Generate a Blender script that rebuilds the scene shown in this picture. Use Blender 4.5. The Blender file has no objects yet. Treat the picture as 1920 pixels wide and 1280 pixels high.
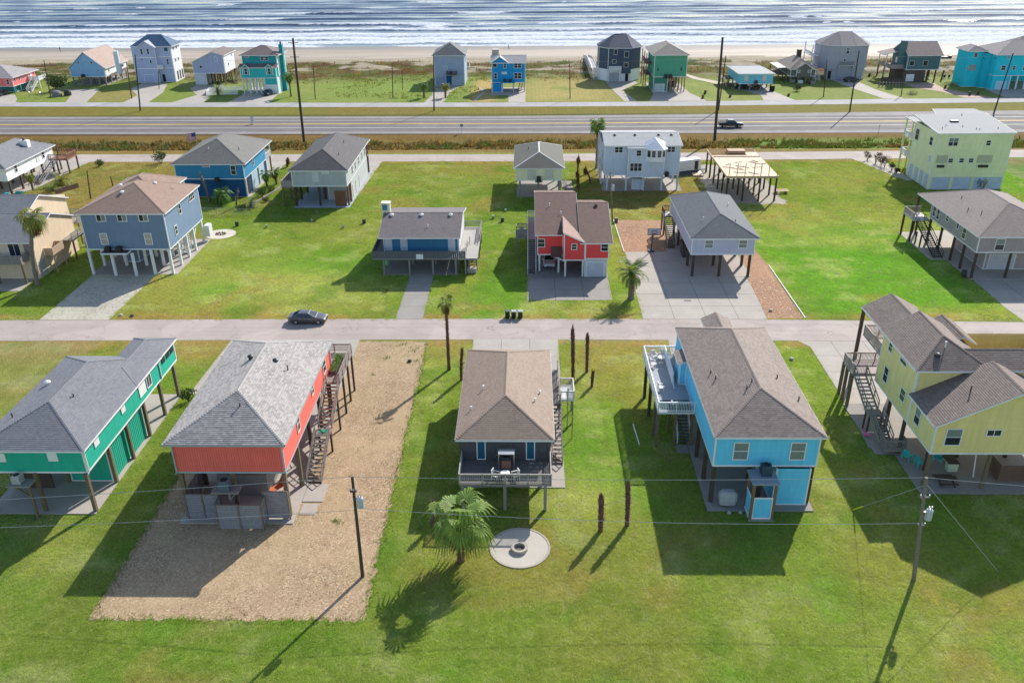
import bpy, math, random
import numpy as np
from mathutils import Vector, Matrix, Quaternion
random.seed(7)
SC = bpy.context.scene
COL = SC.collection
R = math.radians

# ------------------------------------------------------------------ camera
cam_d = bpy.data.cameras.new('camera'); cam = bpy.data.objects.new('camera', cam_d); COL.objects.link(cam)
CAM_H = 46.8; PITCH, YAW, ROLL = R(26.7), R(1.15), R(0.48); FPX = 1600.0
fw = Vector((-math.sin(YAW)*math.cos(PITCH), math.cos(YAW)*math.cos(PITCH), -math.sin(PITCH)))
rt0 = Vector((math.cos(YAW), math.sin(YAW), 0)); up0 = rt0.cross(fw)
rt = rt0*math.cos(ROLL) - up0*math.sin(ROLL); up = up0*math.cos(ROLL) + rt0*math.sin(ROLL)
cam.matrix_world = Matrix((( rt.x, up.x, -fw.x, 0), (rt.y, up.y, -fw.y, 0), (rt.z, up.z, -fw.z, CAM_H), (0, 0, 0, 1)))
cam_d.sensor_fit = 'HORIZONTAL'; cam_d.sensor_width = 36.0; cam_d.lens = 36.0*FPX/1920.0
cam_d.clip_start = 0.5; cam_d.clip_end = 60000
SC.camera = cam

# ------------------------------------------------------------------ light
SUN_AZ, SUN_EL = R(29.5), R(34.8)
w = bpy.data.worlds.new('World'); SC.world = w; w.use_nodes = True
nt = w.node_tree; bg = nt.nodes['Background']
sky = nt.nodes.new('ShaderNodeTexSky'); sky.sky_type = 'NISHITA'; sky.sun_disc = False
sky.sun_elevation = SUN_EL; sky.sun_rotation = SUN_AZ; sky.air_density = 1.0; sky.dust_density = 0.6; sky.ozone_density = 1.0
nt.links.new(sky.outputs[0], bg.inputs[0]); bg.inputs[1].default_value = 0.135
sl = bpy.data.lights.new('sun', 'SUN'); sl.energy = 4.3; sl.angle = R(0.5); sl.color = (1.0, 0.955, 0.88)
sun = bpy.data.objects.new('sun', sl); COL.objects.link(sun)
sd = Vector((math.sin(SUN_AZ)*math.cos(SUN_EL), math.cos(SUN_AZ)*math.cos(SUN_EL), math.sin(SUN_EL)))
sun.rotation_euler = (-sd).to_track_quat('-Z', 'Y').to_euler(); sun.location = sd*200
SC.view_settings.view_transform = 'Standard'; SC.view_settings.look = 'None'
SC.view_settings.exposure = 0.62; SC.view_settings.gamma = 1.0; SC.view_settings.use_curve_mapping = False

# ------------------------------------------------------------------ materials
_M = {}
def srgb(r, g, b):
    f = lambda c: (c/255/12.92 if c/255 <= .04045 else ((c/255+.055)/1.055)**2.4)
    return (f(r), f(g), f(b))
def new_mat(name):
    m = bpy.data.materials.new(name); m.use_nodes = True
    return m, m.node_tree, m.node_tree.nodes['Principled BSDF']
def ND(nt, t, **k):
    n = nt.nodes.new(t)
    for a, v in k.items(): setattr(n, a, v)
    return n
def noise(nt, scale, detail=3, rough=.55, vec=None, dim='3D'):
    n = ND(nt, 'ShaderNodeTexNoise'); n.inputs['Scale'].default_value = scale; n.inputs['Detail'].default_value = detail; n.inputs['Roughness'].default_value = rough
    if vec is not None: nt.links.new(vec, n.inputs['Vector'])
    return n.outputs['Fac']
def ramp(nt, fac, lo, hi, a=0., b=1.):
    n = ND(nt, 'ShaderNodeMapRange'); n.inputs[1].default_value = lo; n.inputs[2].default_value = hi; n.inputs[3].default_value = a; n.inputs[4].default_value = b
    nt.links.new(fac, n.inputs[0]); return n.outputs[0]
def mixc(nt, fac, a, b, mode='MIX'):
    n = ND(nt, 'ShaderNodeMix', data_type='RGBA', blend_type=mode)
    for s, v in ((n.inputs[0], fac), (n.inputs[6], a), (n.inputs[7], b)):
        if isinstance(v, (int, float)): s.default_value = v
        elif isinstance(v, tuple): s.default_value = (*v, 1) if len(v) == 3 else v
        else: nt.links.new(v, s)
    return n.outputs[2]
def bump(nt, bsdf, h, strength=.3, dist=.02):
    n = ND(nt, 'ShaderNodeBump'); n.inputs['Strength'].default_value = strength; n.inputs['Distance'].default_value = dist
    nt.links.new(h, n.inputs['Height']); nt.links.new(n.outputs[0], bsdf.inputs['Normal'])
def pos(nt): return ND(nt, 'ShaderNodeNewGeometry').outputs['Position']
def mul(c, k): return tuple(min(1, x*k) for x in c)

def paint(name, col, rough=.6, var=.10, scale=1.3, fine=9., bstr=.12, metal=0.):
    """painted or plain surface: slow weathering patches and fine grain, world-space so neighbours differ"""
    if name in _M: return _M[name]
    m, nt, b = new_mat(name); P = pos(nt)
    c = mixc(nt, ramp(nt, noise(nt, scale, 4, .6, P), .3, .7), mul(col, 1-var), mul(col, 1+var))
    c = mixc(nt, ramp(nt, noise(nt, fine, 3, .6, P), .35, .75, 0, .5), c, mul(col, 1-1.8*var))
    nt.links.new(c, b.inputs['Base Color']); b.inputs['Roughness'].default_value = rough; b.inputs['Metallic'].default_value = metal
    if bstr: bump(nt, b, noise(nt, fine*4, 2, .5, P), bstr, .01)
    _M[name] = m; return m
def siding(name, col, grooves=0., var=.10):
    """wall boards; streaks run down the wall; grooves > 0 adds vertical panel grooves of that pitch"""
    if name in _M: return _M[name]
    col = tuple(min(.84, c*1.3) for c in col)
    m, nt, b = new_mat(name); P = pos(nt)
    mp = ND(nt, 'ShaderNodeMapping'); mp.inputs['Scale'].default_value = (3, 3, .35); nt.links.new(P, mp.inputs['Vector'])
    c = mixc(nt, ramp(nt, noise(nt, 1., 4, .6, mp.outputs[0]), .3, .7), mul(col, 1-var), mul(col, 1+var))
    c = mixc(nt, ramp(nt, noise(nt, .35, 2, .5, P), .35, .7, 0, .6), c, mul(col, 1-1.2*var))
    mp3 = ND(nt, 'ShaderNodeMapping'); mp3.inputs['Scale'].default_value = (6, 6, .25); nt.links.new(P, mp3.inputs['Vector'])
    c = mixc(nt, ramp(nt, noise(nt, 1., 3, .7, mp3.outputs[0]), .58, .8, 0, .35), c, tuple(.75*x+.02 for x in col))
    mp4 = ND(nt, 'ShaderNodeMapping'); mp4.inputs['Scale'].default_value = (.4, .4, 5.4); nt.links.new(P, mp4.inputs['Vector'])
    c = mixc(nt, ramp(nt, noise(nt, 1., 1, .4, mp4.outputs[0]), .4, .65, 0, .3), c, mul(col, .86))
    nt.links.new(c, b.inputs['Base Color']); b.inputs['Roughness'].default_value = .75; b.inputs['Specular IOR Level'].default_value = .22
    bump(nt, b, noise(nt, 30, 2, .5, P), .1, .01)
    _M[name] = m; return m
def shingle(name, c1, c2, mott=.5, row=.2, streak=.25):
    if name in _M: return _M[name]
    c1 = (c1[0]*1.36, c1[1]*1.25, c1[2]*1.14); c2 = (c2[0]*1.36, c2[1]*1.25, c2[2]*1.14)
    m, nt, b = new_mat(name); P = pos(nt)
    uv = ND(nt, 'ShaderNodeTexCoord').outputs['UV']
    br = ND(nt, 'ShaderNodeTexBrick'); nt.links.new(uv, br.inputs['Vector'])
    br.inputs['Scale'].default_value = 1; br.inputs['Brick Width'].default_value = .34; br.inputs['Row Height'].default_value = row
    br.inputs['Mortar Size'].default_value = .008; br.inputs['Mortar Smooth'].default_value = .3; br.inputs['Bias'].default_value = 0
    br.offset = .37; br.offset_frequency = 2
    br.inputs['Color1'].default_value = (*c1, 1); br.inputs['Color2'].default_value = (*c2, 1); br.inputs['Mortar'].default_value = (*mul(c2, .6), 1)
    c = mixc(nt, ramp(nt, noise(nt, .45, 4, .6, P), .35, .68, 0, streak), br.outputs['Color'], mul(c1, 1.18))
    c = mixc(nt, ramp(nt, noise(nt, 2.2, 4, .7, P), .4, .75, 0, mott), c, mul(c2, .82))
    c = mixc(nt, ramp(nt, noise(nt, 26., 2, .6, P), .4, .8, 0, .55), c, mul(c2, .7))
    nt.links.new(c, b.inputs['Base Color']); b.inputs['Roughness'].default_value = .8; b.inputs['Specular IOR Level'].default_value = .3
    bump(nt, b, noise(nt, 60., 2, .6, P), .35, .012)
    _M[name] = m; return m
def wood(name, col, var=.22):
    if name in _M: return _M[name]
    m, nt, b = new_mat(name)
    P = pos(nt); mp = ND(nt, 'ShaderNodeMapping'); mp.inputs['Scale'].default_value = (9, 1.5, 2.5); nt.links.new(P, mp.inputs['Vector'])
    oi = ND(nt, 'ShaderNodeObjectInfo').outputs['Random']
    c = mixc(nt, ramp(nt, noise(nt, 1.2, 5, .65, mp.outputs[0]), .3, .7), mul(col, 1-var), mul(col, 1+var))
    c = mixc(nt, ramp(nt, oi, 0, 1, 0, .35), c, mul(col, .7))
    nt.links.new(c, b.inputs['Base Color']); b.inputs['Roughness'].default_value = .8
    bump(nt, b, noise(nt, 14, 3, .6, mp.outputs[0]), .25, .01)
    _M[name] = m; return m
def concrete(name, col, var=.12, crack=True):
    if name in _M: return _M[name]
    m, nt, b = new_mat(name); P = pos(nt)
    c = mixc(nt, ramp(nt, noise(nt, .35, 5, .65, P), .3, .7), mul(col, 1-var), mul(col, 1+var*.8))
    c = mixc(nt, ramp(nt, noise(nt, 2.1, 4, .7, P), .52, .75, 0, .5), c, mul(col, 1-2*var))
    c = mixc(nt, ramp(nt, ND(nt, 'ShaderNodeObjectInfo').outputs['Random'], 0, 1, 0, .22), c, mul(col, .72))
    c = mixc(nt, ramp(nt, noise(nt, 22, 2, .6, P), .4, .75, 0, .35), c, mul(col, .72))
    c = mixc(nt, ramp(nt, noise(nt, .9, 3, .8, P), .62, .72, 0, .35), c, mul(col, .5))
    nt.links.new(c, b.inputs['Base Color']); b.inputs['Roughness'].default_value = .85; b.inputs['Specular IOR Level'].default_value = .3
    bump(nt, b, noise(nt, 40, 2, .6, P), .2, .01)
    _M[name] = m; return m
def leafmat(name, col, var=.35, scale=1.5):
    if name in _M: return _M[name]
    m, nt, b = new_mat(name); P = pos(nt)
    oi = ND(nt, 'ShaderNodeObjectInfo').outputs['Random']
    c = mixc(nt, ramp(nt, noise(nt, scale, 4, .7, P), .3, .7), mul(col, 1-var), mul(col, 1+var))
    c = mixc(nt, ramp(nt, oi, 0, 1, 0, .4), c, (col[0]*1.3, col[1]*1.0, col[2]*.7))
    nt.links.new(c, b.inputs['Base Color']); b.inputs['Roughness'].default_value = .55
    tr = ND(nt, 'ShaderNodeBsdfTranslucent'); nt.links.new(mixc(nt, 1., c, (1.5, 1.35, .7), 'MULTIPLY'), tr.inputs['Color'])
    ms = ND(nt, 'ShaderNodeMixShader'); ms.inputs[0].default_value = .45; nt.links.new(b.outputs[0], ms.inputs[1]); nt.links.new(tr.outputs[0], ms.inputs[2])
    nt.links.new(ms.outputs[0], nt.nodes['Material Output'].inputs['Surface'])
    _M[name] = m; return m
def plain(name, col, rough=.5, metal=0., emit=0):
    if name in _M: return _M[name]
    m, nt, b = new_mat(name); P = pos(nt)
    c = mixc(nt, ramp(nt, noise(nt, 7, 3, .6, P), .35, .7), mul(col, .9), mul(col, 1.08))
    nt.links.new(c, b.inputs['Base Color'])
    b.inputs['Roughness'].default_value = rough; b.inputs['Metallic'].default_value = metal
    _M[name] = m; return m

WHITE = paint('white_trim', (.78, .78, .76), .5, .05)
GLASS = plain('window_glass', (.025, .035, .045), .06)
GLASSB = plain('blind_glass', (.20, .24, .22), .12)
GLASSG = plain('blue_glass', (.02, .12, .19), .08)
DARK = paint('dark_metal', (.03, .03, .032), .5, .1)
BLACKHOLE = paint('dark_interior', (.012, .012, .012), .9, .05)  # shade inside doorways and openings, painted as near-black on flat boards
GALV = plain('galvanised_metal', (.45, .46, .47), .35, .8)
POSTW = wood('weathered_post_wood', (.16, .125, .075))
POSTD = wood('dark_post_wood', (.075, .052, .036))
GREYW = wood('grey_weathered_wood', (.27, .245, .22))
BROWNW = wood('brown_deck_wood', (.17, .10, .065))
NEWW = wood('new_lumber', (.58, .43, .24), .12)
CONC = concrete('concrete', (.41, .365, .315))
CONCD = concrete('aged_concrete', (.31, .28, .25))

# ------------------------------------------------------------------ mesh builder
class MB:
    def __init__(s): s.v = []; s.f = []; s.m = []; s.uv = []
    def face(s, pts, m=0, uv=None):
        i = len(s.v); s.v += [tuple(p) for p in pts]; s.f.append(tuple(range(i, i+len(pts)))); s.m.append(m); s.uv.append(uv)
    def box(s, x0, x1, y0, y1, z0, z1, m=0):
        i = len(s.v)
        s.v += [(x0,y0,z0),(x1,y0,z0),(x1,y1,z0),(x0,y1,z0),(x0,y0,z1),(x1,y0,z1),(x1,y1,z1),(x0,y1,z1)]
        for f in ((0,3,2,1),(4,5,6,7),(0,1,5,4),(1,2,6,5),(2,3,7,6),(3,0,4,7)):
            s.f.append(tuple(i+k for k in f)); s.m.append(m); s.uv.append(None)
    def beam(s, p, q, w, h=None, m=0, upv=(0,0,1)):
        h = w if h is None else h
        p = Vector(p); q = Vector(q); d = (q-p).normalized(); u = Vector(upv)
        if abs(d.dot(u)) > .99: u = Vector((0,1,0))
        sd_ = d.cross(u).normalized(); u = sd_.cross(d)
        i = len(s.v)
        for c in (p, q):
            for a, b in ((-1,-1),(1,-1),(1,1),(-1,1)): s.v.append(tuple(c + sd_*(a*w/2) + u*(b*h/2)))
        for f in ((0,1,2,3),(7,6,5,4),(0,4,5,1),(1,5,6,2),(2,6,7,3),(3,7,4,0)):
            s.f.append(tuple(i+k for k in f)); s.m.append(m); s.uv.append(None)
    def tube(s, pts, rs, n=8, m=0, caps=True):
        pts = [Vector(p) for p in pts]; rs = rs if hasattr(rs, '__len__') else [rs]*len(pts)
        rings = []; ref = None
        for k, p in enumerate(pts):
            d = (pts[min(k+1, len(pts)-1)] - pts[max(k-1, 0)]).normalized()
            if ref is None: ref = Vector((1,0,0)) if abs(d.x) < .9 else Vector((0,1,0))
            a = d.cross(ref).normalized(); ref = a.cross(d).normalized()
            i = len(s.v); rings.append(i)
            for j in range(n):
                t = 2*math.pi*j/n; s.v.append(tuple(p + (a*math.cos(t) + ref*math.sin(t))*rs[k]))
        for a, b in zip(rings, rings[1:]):
            for j in range(n):
                k = (j+1) % n; s.f.append((a+j, a+k, b+k, b+j)); s.m.append(m); s.uv.append(None)
        if caps:
            s.f.append(tuple(rings[0]+j for j in reversed(range(n)))); s.m.append(m); s.uv.append(None)
            s.f.append(tuple(rings[-1]+j for j in range(n))); s.m.append(m); s.uv.append(None)
    def lathe(s, prof, n=16, c=(0,0), m=0):
        rings = []
        for r, z in prof:
            i = len(s.v); rings.append(i)
            for j in range(n): t = 2*math.pi*j/n; s.v.append((c[0]+r*math.cos(t), c[1]+r*math.sin(t), z))
        for a, b in zip(rings, rings[1:]):
            for j in range(n):
                k = (j+1) % n; s.f.append((a+j, a+k, b+k, b+j)); s.m.append(m); s.uv.append(None)
        s.f.append(tuple(rings[0]+j for j in reversed(range(n)))); s.m.append(m); s.uv.append(None)
        s.f.append(tuple(rings[-1]+j for j in range(n))); s.m.append(m); s.uv.append(None)
    def mesh(s, name, mats, smooth=False):
        me = bpy.data.meshes.new(name); me.from_pydata(s.v, [], s.f)
        for m in mats: me.materials.append(m)
        if len(mats) > 1: me.polygons.foreach_set('material_index', s.m)
        if any(u is not None for u in s.uv):
            L = me.uv_layers.new(name='UVMap'); flat = []
            for f, u in zip(s.f, s.uv):
                flat += [c for p in (u if u is not None else [(0,0)]*len(f)) for c in p]
            L.data.foreach_set('uv', flat)
        if smooth: me.polygons.foreach_set('use_smooth', [True]*len(s.f))
        me.update(); return me
    def recenter(s):
        a = np.array(s.v); c = Vector(((a[:,0].min()+a[:,0].max())/2, (a[:,1].min()+a[:,1].max())/2, a[:,2].min()))
        s.v = [(x-c.x, y-c.y, z-c.z) for x, y, z in s.v]; return c
WP = {}     # world position of every object that may carry children
def link(name, data, loc=(0,0,0), parent=None, rot=None):
    o = bpy.data.objects.new(name, data); COL.objects.link(o); loc = Vector(loc)
    if parent is not None: o.parent = parent; o.location = loc - WP[parent.name]
    else: o.location = loc
    if rot is not None: o.rotation_euler = rot if hasattr(rot, '__len__') else (0,0,rot)
    WP[o.name] = loc; return o
def build(mb, name, mats, parent=None, smooth=False, kind=None, label=None):
    mats = mats if isinstance(mats, (list, tuple)) else [mats]
    c = mb.recenter(); o = link(name, mb.mesh(name, mats, smooth), c, parent)
    if kind: o['kind'] = kind
    if label: o['label'] = label
    return o
def thing(name, label, cat, loc, group=None, rot=None):
    o = link(name, None, loc, None, rot); o.empty_display_size = .3
    o['label'] = label; o['category'] = cat
    if group: o['group'] = group
    return o
def tag(o, label, cat, group=None):
    o['label'] = label; o['category'] = cat
    if group: o['group'] = group
    return o
def struct(o): o['kind'] = 'structure'; return o
def kids(o): return KID.get(o.name, [])
def copy_tree(root, loc, rotz=0., label=None, scale=1.):
    def rec(o, par):
        c = o.copy(); COL.objects.link(c)
        if par is not None: c.parent = par
        WP[c.name] = Vector(loc)
        for ch in list(o.children): rec(ch, c)
        return c
    c = rec(root, None); c.location = loc; c.rotation_euler = (0,0,rotz); c.scale = (scale,)*3
    if label: c['label'] = label
    return c
def survey(px, py, z=0.):
    """the spot on the plane z that a sight line through the photograph's pixel meets"""
    d = fw + rt*((px-960)/FPX) - up*((py-640)/FPX); t = (z-CAM_H)/d.z
    return Vector((d.x*t, d.y*t, z))

def bands(mb, poly, upv, exposure, lip=.018, m=0, b0=0.):
    """lay a convex planar polygon as overlapping courses (shingles, lap boards): each course's lower edge stands proud"""
    P = [Vector(p) for p in poly]; n = (P[1]-P[0]).cross(P[2]-P[0]).normalized(); u = Vector(upv); u = (u - n*u.dot(n)).normalized(); sv = u.cross(n)
    o = P[0]; ab = [((p-o).dot(sv), (p-o).dot(u)) for p in P]
    lo = min(b for a, b in ab); hi = max(b for a, b in ab)
    def clip(pts, lim, keep_ge):
        out = []
        for i in range(len(pts)):
            A, B = pts[i], pts[(i+1) % len(pts)]; ia = (A[1] >= lim-1e-9) if keep_ge else (A[1] <= lim+1e-9); ib = (B[1] >= lim-1e-9) if keep_ge else (B[1] <= lim+1e-9)
            if ia: out.append(A)
            if ia != ib:
                t = (lim-A[1])/(B[1]-A[1]); out.append((A[0]+t*(B[0]-A[0]), lim))
        return out
    k = 0; b = lo
    while b < hi-1e-4:
        e = min(b+exposure, hi)
        q = clip(clip(ab, b, True), e, False)
        if len(q) >= 3:
            q2 = []
            for c in q:
                if not q2 or abs(c[0]-q2[-1][0])+abs(c[1]-q2[-1][1]) > 1e-6: q2.append(c)
            if len(q2) >= 3:
                pts = [o + sv*a + u*bb + n*(lip*(1-(bb-b)/exposure)) for a, bb in q2]
                mb.face(pts, m, [(a+o.dot(sv), bb-lo) for a, bb in q2])
                base = sorted(a for a, bb in q2 if abs(bb-b) < 1e-6)
                if len(base) >= 2:
                    A = o + sv*base[0] + u*b; B = o + sv*base[-1] + u*b
                    mb.face([A, B, B+n*lip, A+n*lip], m, [(0, b-lo)]*4)
        b = e
# ------------------------------------------------------------------ house kit
_WM = {}
EXCL = []     # paved or built ground, where no grass grows
FACE_ROT = {'S': 0., 'E': math.pi/2, 'N': math.pi, 'W': -math.pi/2}
def cached(key, fn):
    if key not in _WM: _WM[key] = fn()
    return _WM[key]
def frame_mesh(w, h, style, mt):
    b = MB(); t = .09 if w > .7 else .06; d = .055
    for x0, x1, z0, z1 in ((-w/2, w/2, h/2-t, h/2), (-w/2, w/2, -h/2, -h/2+t), (-w/2, -w/2+t, -h/2+t, h/2-t), (w/2-t, w/2, -h/2+t, h/2-t)):
        b.box(x0, x1, -d, .0, z0, z1)
    if style == 'dh': b.box(-w/2+t, w/2-t, -d+.012, 0, -.03, .03)
    if style == 'sl': b.box(-.03, .03, -d+.012, 0, -h/2+t, h/2-t)
    if style == 'tri':
        for k in (-1, 1): b.box(k*w/6-.04, k*w/6+.04, -d+.004, 0, -h/2+t, h/2-t); 
        b.box(-w/2+t, w/2-t, -d+.014, 0, -.025, .025)
    if style == 'pair':
        b.box(-.05, .05, -d+.004, 0, -h/2+t, h/2-t); b.box(-w/2+t, w/2-t, -d+.014, 0, -.025, .025)
    return b.mesh('window_frame', [mt])
def slab_mesh(w, h, d, mt, name='pane'):
    b = MB(); b.box(-w/2, w/2, -d, 0, -h/2, h/2); return b.mesh(name, [mt])
class House:
    def __init__(s, label, x, y, cat='house', name='house', group='raised houses of the seaside neighbourhood'):
        s.root = thing(name, label, cat, (x, y, 0), group)
    # walls ----------------------------------------------------------
    def block(s, x0, x1, y0, y1, z0, z1, m, lap=.2, gable=None, trim=WHITE, name='wall', corners=True, skirt=True, lip=.016, tops=None):
        """four walls under a roof; gable=('x'|'y', ridge_z[, ridge_pos]); tops overrides the eave heights: (z at W, z at E) for a shed roof"""
        b = MB(); zW, zE = tops if tops else (z1, z1)
        S_ = [(x0,y0,z0),(x1,y0,z0),(x1,y0,zE),(x0,y0,zW)]; N_ = [(x1,y1,z0),(x0,y1,z0),(x0,y1,zW),(x1,y1,zE)]
        E_ = [(x1,y0,z0),(x1,y1,z0),(x1,y1,zE),(x1,y0,zE)]; W_ = [(x0,y1,z0),(x0,y0,z0),(x0,y0,zW),(x0,y1,zW)]
        if gable:
            if gable[0] == 'y':
                g = gable[2] if len(gable) > 2 else (x0+x1)/2
                S_.insert(3, (g, y0, gable[1])); N_.insert(3, (g, y1, gable[1]))
            else:
                g = gable[2] if len(gable) > 2 else (y0+y1)/2
                E_.insert(3, (x1, g, gable[1])); W_.insert(3, (x0, g, gable[1]))
        for p in (S_, E_, N_, W_):
            if lap: bands(b, p, (0,0,1), lap, lip, 0)
            else: b.face(p, 0)
        b.face([(x0,y0,z0),(x0,y1,z0),(x1,y1,z0),(x1,y0,z0)], 0)
        o = build(b, name, m, s.root)
        t = MB(); k = .028; c = .11
        if corners:
            for X, Y, zt in ((x0,y0,zW),(x1,y0,zE),(x1,y1,zE),(x0,y1,zW)):
                sx = -1 if X == x0 else 1; sy = -1 if Y == y0 else 1
                t.box(min(X+sx*k, X-sx*c), max(X+sx*k, X-sx*c), min(Y+sy*k, Y-sy*c), max(Y+sy*k, Y-sy*c), z0+.002, zt-.02)
        if skirt:
            e = .024
            t.box(x0-e, x1+e, y0-e, y0+.05, z0-.06, z0+.10); t.box(x0-e, x1+e, y1-.05, y1+e, z0-.06, z0+.10)
            t.box(x0-e, x0+.05, y0+.051, y1-.051, z0-.06, z0+.10); t.box(x1-.05, x1+e, y0+.051, y1-.051, z0-.06, z0+.10)
        if t.v: build(t, 'corner_trim', trim, o)
        return o
    # roofs ----------------------------------------------------------
    def roof(s, polys, m, exposure=.2, fascia=WHITE, thick=.17, caps=True, capm=None, lip=.02, flat=False, name='roof'):
        b = MB(); edges = {}
        for p in polys:
            P = [Vector(q) for q in p]; n = (P[1]-P[0]).cross(P[2]-P[0])
            if n.z < 0: P.reverse()
            n = (P[1]-P[0]).cross(P[2]-P[0]).normalized()
            if flat: b.face(P, 0, [(q.x, q.y) for q in P])
            else: bands(b, P, (0,0,1) if abs(n.z) < .999 else (0,1,0), exposure, lip, 0)
            for A, B in zip(P, P[1:]+P[:1]):
                k = tuple(sorted((tuple(round(c, 2) for c in A), tuple(round(c, 2) for c in B)))); edges.setdefault(k, []).append((A, B, P))
        o = build(b, name, m, s.root)
        f = MB()
        for p in polys: f.face([(q[0], q[1], q[2]-thick) for q in reversed([Vector(c) for c in p])], 0)
        for k, L in edges.items():
            if len(L) == 1:
                A, B, P = L[0]; d = (B-A).normalized(); out = d.cross(Vector((0,0,1))).normalized(); cen = sum(P, Vector())/len(P)
                if out.dot((A+B)/2-cen) < 0: out = -out
                z = Vector((0,0,thick)); w_ = out*.03
                q = [A-z, B-z, B-Vector((0,0,.005)), A-Vector((0,0,.005))]
                f.face([c+w_ for c in q]); f.face([q[3]+w_, q[2]+w_, q[2], q[3]]); f.face([q[0], q[1], q[1]+w_, q[0]+w_])
        build(f, 'fascia', fascia, o)
        if caps:
            c = MB()
            for k, L in edges.items():
                if len(L) == 2:
                    A, B, P = L[0]; Q = L[1][2]
                    n1 = (P[1]-P[0]).cross(P[2]-P[0]).normalized(); n2 = (Q[1]-Q[0]).cross(Q[2]-Q[0]).normalized()
                    mid = (sum(P, Vector())/len(P) + sum(Q, Vector())/len(Q))/2 - (A+B)/2
                    if mid.z > 0: continue                      # a valley carries no cap
                    if A.z > B.z: A, B = B, A
                    L_ = (B-A).length; d = (B-A)/L_; N = max(1, int(L_/.24)); nu = (n1+n2).normalized()
                    if abs(d.dot(nu)) > .3: nu = Vector((0,0,1))
                    s1 = n1.cross(d).normalized(); s1 = s1 if s1.dot(n2-n1) < 0 else -s1
                    s2 = n2.cross(d).normalized(); s2 = s2 if s2.dot(n1-n2) < 0 else -s2
                    for i in range(N):
                        a = A + d*(L_*i/N) + nu*.05; e = A + d*(L_*(i+1)/N) + nu*.026
                        for sd_ in (s1, s2):
                            q = [a, e, e+sd_*.15, a+sd_*.15]
                            if (q[1]-q[0]).cross(q[2]-q[0]).dot(nu) < 0: q.reverse()
                            c.face(q, 0, [(0,0),(.2,0),(.2,.1),(0,.1)])
                            c.face([a, a+sd_*.15, a+sd_*.15-nu*.03, a-nu*.03], 0, [(0,0),(.2,0),(.2,.1),(0,.1)])
            if c.v: build(c, 'ridge_cap', capm or m, o, kind='stuff')
        s.lastroof = o; return o
    def hip(s, x0, x1, y0, y1, z, zr, m, **k):
        wx, wy = x1-x0, y1-y0; xc, yc = (x0+x1)/2, (y0+y1)/2
        A, B, C, D = (x0,y0,z), (x1,y0,z), (x1,y1,z), (x0,y1,z)
        if wy > wx + .2:
            i = k.pop('inset', wx/2); F, K = (xc, y0+i, zr), (xc, y1-i, zr)
            P = [[A,B,F],[B,C,K,F],[C,D,K],[D,A,F,K]]
        elif wx > wy + .2:
            i = k.pop('inset', wy/2); F, K = (x0+i, yc, zr), (x1-i, yc, zr)
            P = [[A,B,K,F],[B,C,K],[C,D,F,K],[D,A,F]]
        else:
            F = (xc, yc, zr); P = [[A,B,F],[B,C,F],[C,D,F],[D,A,F]]
        return s.roof(P, m, **k)
    def gab(s, axis, x0, x1, y0, y1, z, zr, m, rp=None, **k):
        if axis == 'y':
            g = rp if rp is not None else (x0+x1)/2
            P = [[(x0,y0,z),(g,y0,zr),(g,y1,zr),(x0,y1,z)], [(x1,y0,z),(x1,y1,z),(g,y1,zr),(g,y0,zr)]]
        else:
            g = rp if rp is not None else (y0+y1)/2
            P = [[(x0,y0,z),(x1,y0,z),(x1,g,zr),(x0,g,zr)], [(x1,y1,z),(x0,y1,z),(x0,g,zr),(x1,g,zr)]]
        return s.roof(P, m, **k)
    def vent(s, x, y, z, h=.45, r=.06, m=None, kind='pipe'):
        b = MB()
        if kind == 'pipe': b.tube([(x,y,z-.2),(x,y,z+h)], r, 8); b.lathe([(r+.01, z+h-.02),(r+.05, z+h),(0.01, z+h+.04)], 8, (x,y))
        else: b.lathe([(.22,z-.15),(.22,z+.08),(.30,z+.10),(.30,z+.17),(.12,z+.28),(.01,z+.3)], 12, (x,y))
        return build(b, 'roof_vent', m or (GALV if kind != 'pipe' else DARK), s.lastroof)
    # openings -------------------------------------------------------
    def win(s, face, at, u, z, w, h, style='dh', glass=None, frame=WHITE, blind=False, name=None, label=None):
        eps = .022; g1 = glass or GLASS; g2 = glass or (GLASSB if blind else GLASS)
        loc = {'S': (u, at-eps, z), 'N': (u, at+eps, z), 'E': (at+eps, u, z), 'W': (at-eps, u, z)}[face]
        key = (round(w,2), round(h,2), style, frame.name)
        o = link(name or 'window', cached(key, lambda: frame_mesh(w, h, style, frame)), loc, s.root, FACE_ROT[face])
        WP[o.name] = Vector((0,0,0))      # its panes sit in its own turned space
        t = .09 if w > .7 else .06
        def pane(x, zz, pw, ph, mt):
            k = ('p', round(pw,2), round(ph,2), mt.name); link('pane', cached(k, lambda: slab_mesh(pw, ph, .025, mt)), (x, -.004, zz), o)
        iw, ih = w-2*t, h-2*t
        if style == 'dh': pane(0, ih/4, iw, ih/2, g2); pane(0, -ih/4, iw, ih/2, g1)
        elif style == 'sl': pane(-iw/4, 0, iw/2, ih, g1); pane(iw/4, 0, iw/2, ih, g2)
        elif style == 'pair':
            for q in (-1, 1): pane(q*(iw/4+.012), ih/4, iw/2-.03, ih/2, g2); pane(q*(iw/4+.012), -ih/4, iw/2-.03, ih/2, g1)
        elif style == 'tri':
            for q in (-1, 0, 1): pane(q*w/3, ih/4, w/3-.12, ih/2, g2); pane(q*w/3, -ih/4, w/3-.12, ih/2, g1)
        else: pane(0, 0, iw, ih, g1)
        if label: o['label'] = label
        return o
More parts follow.
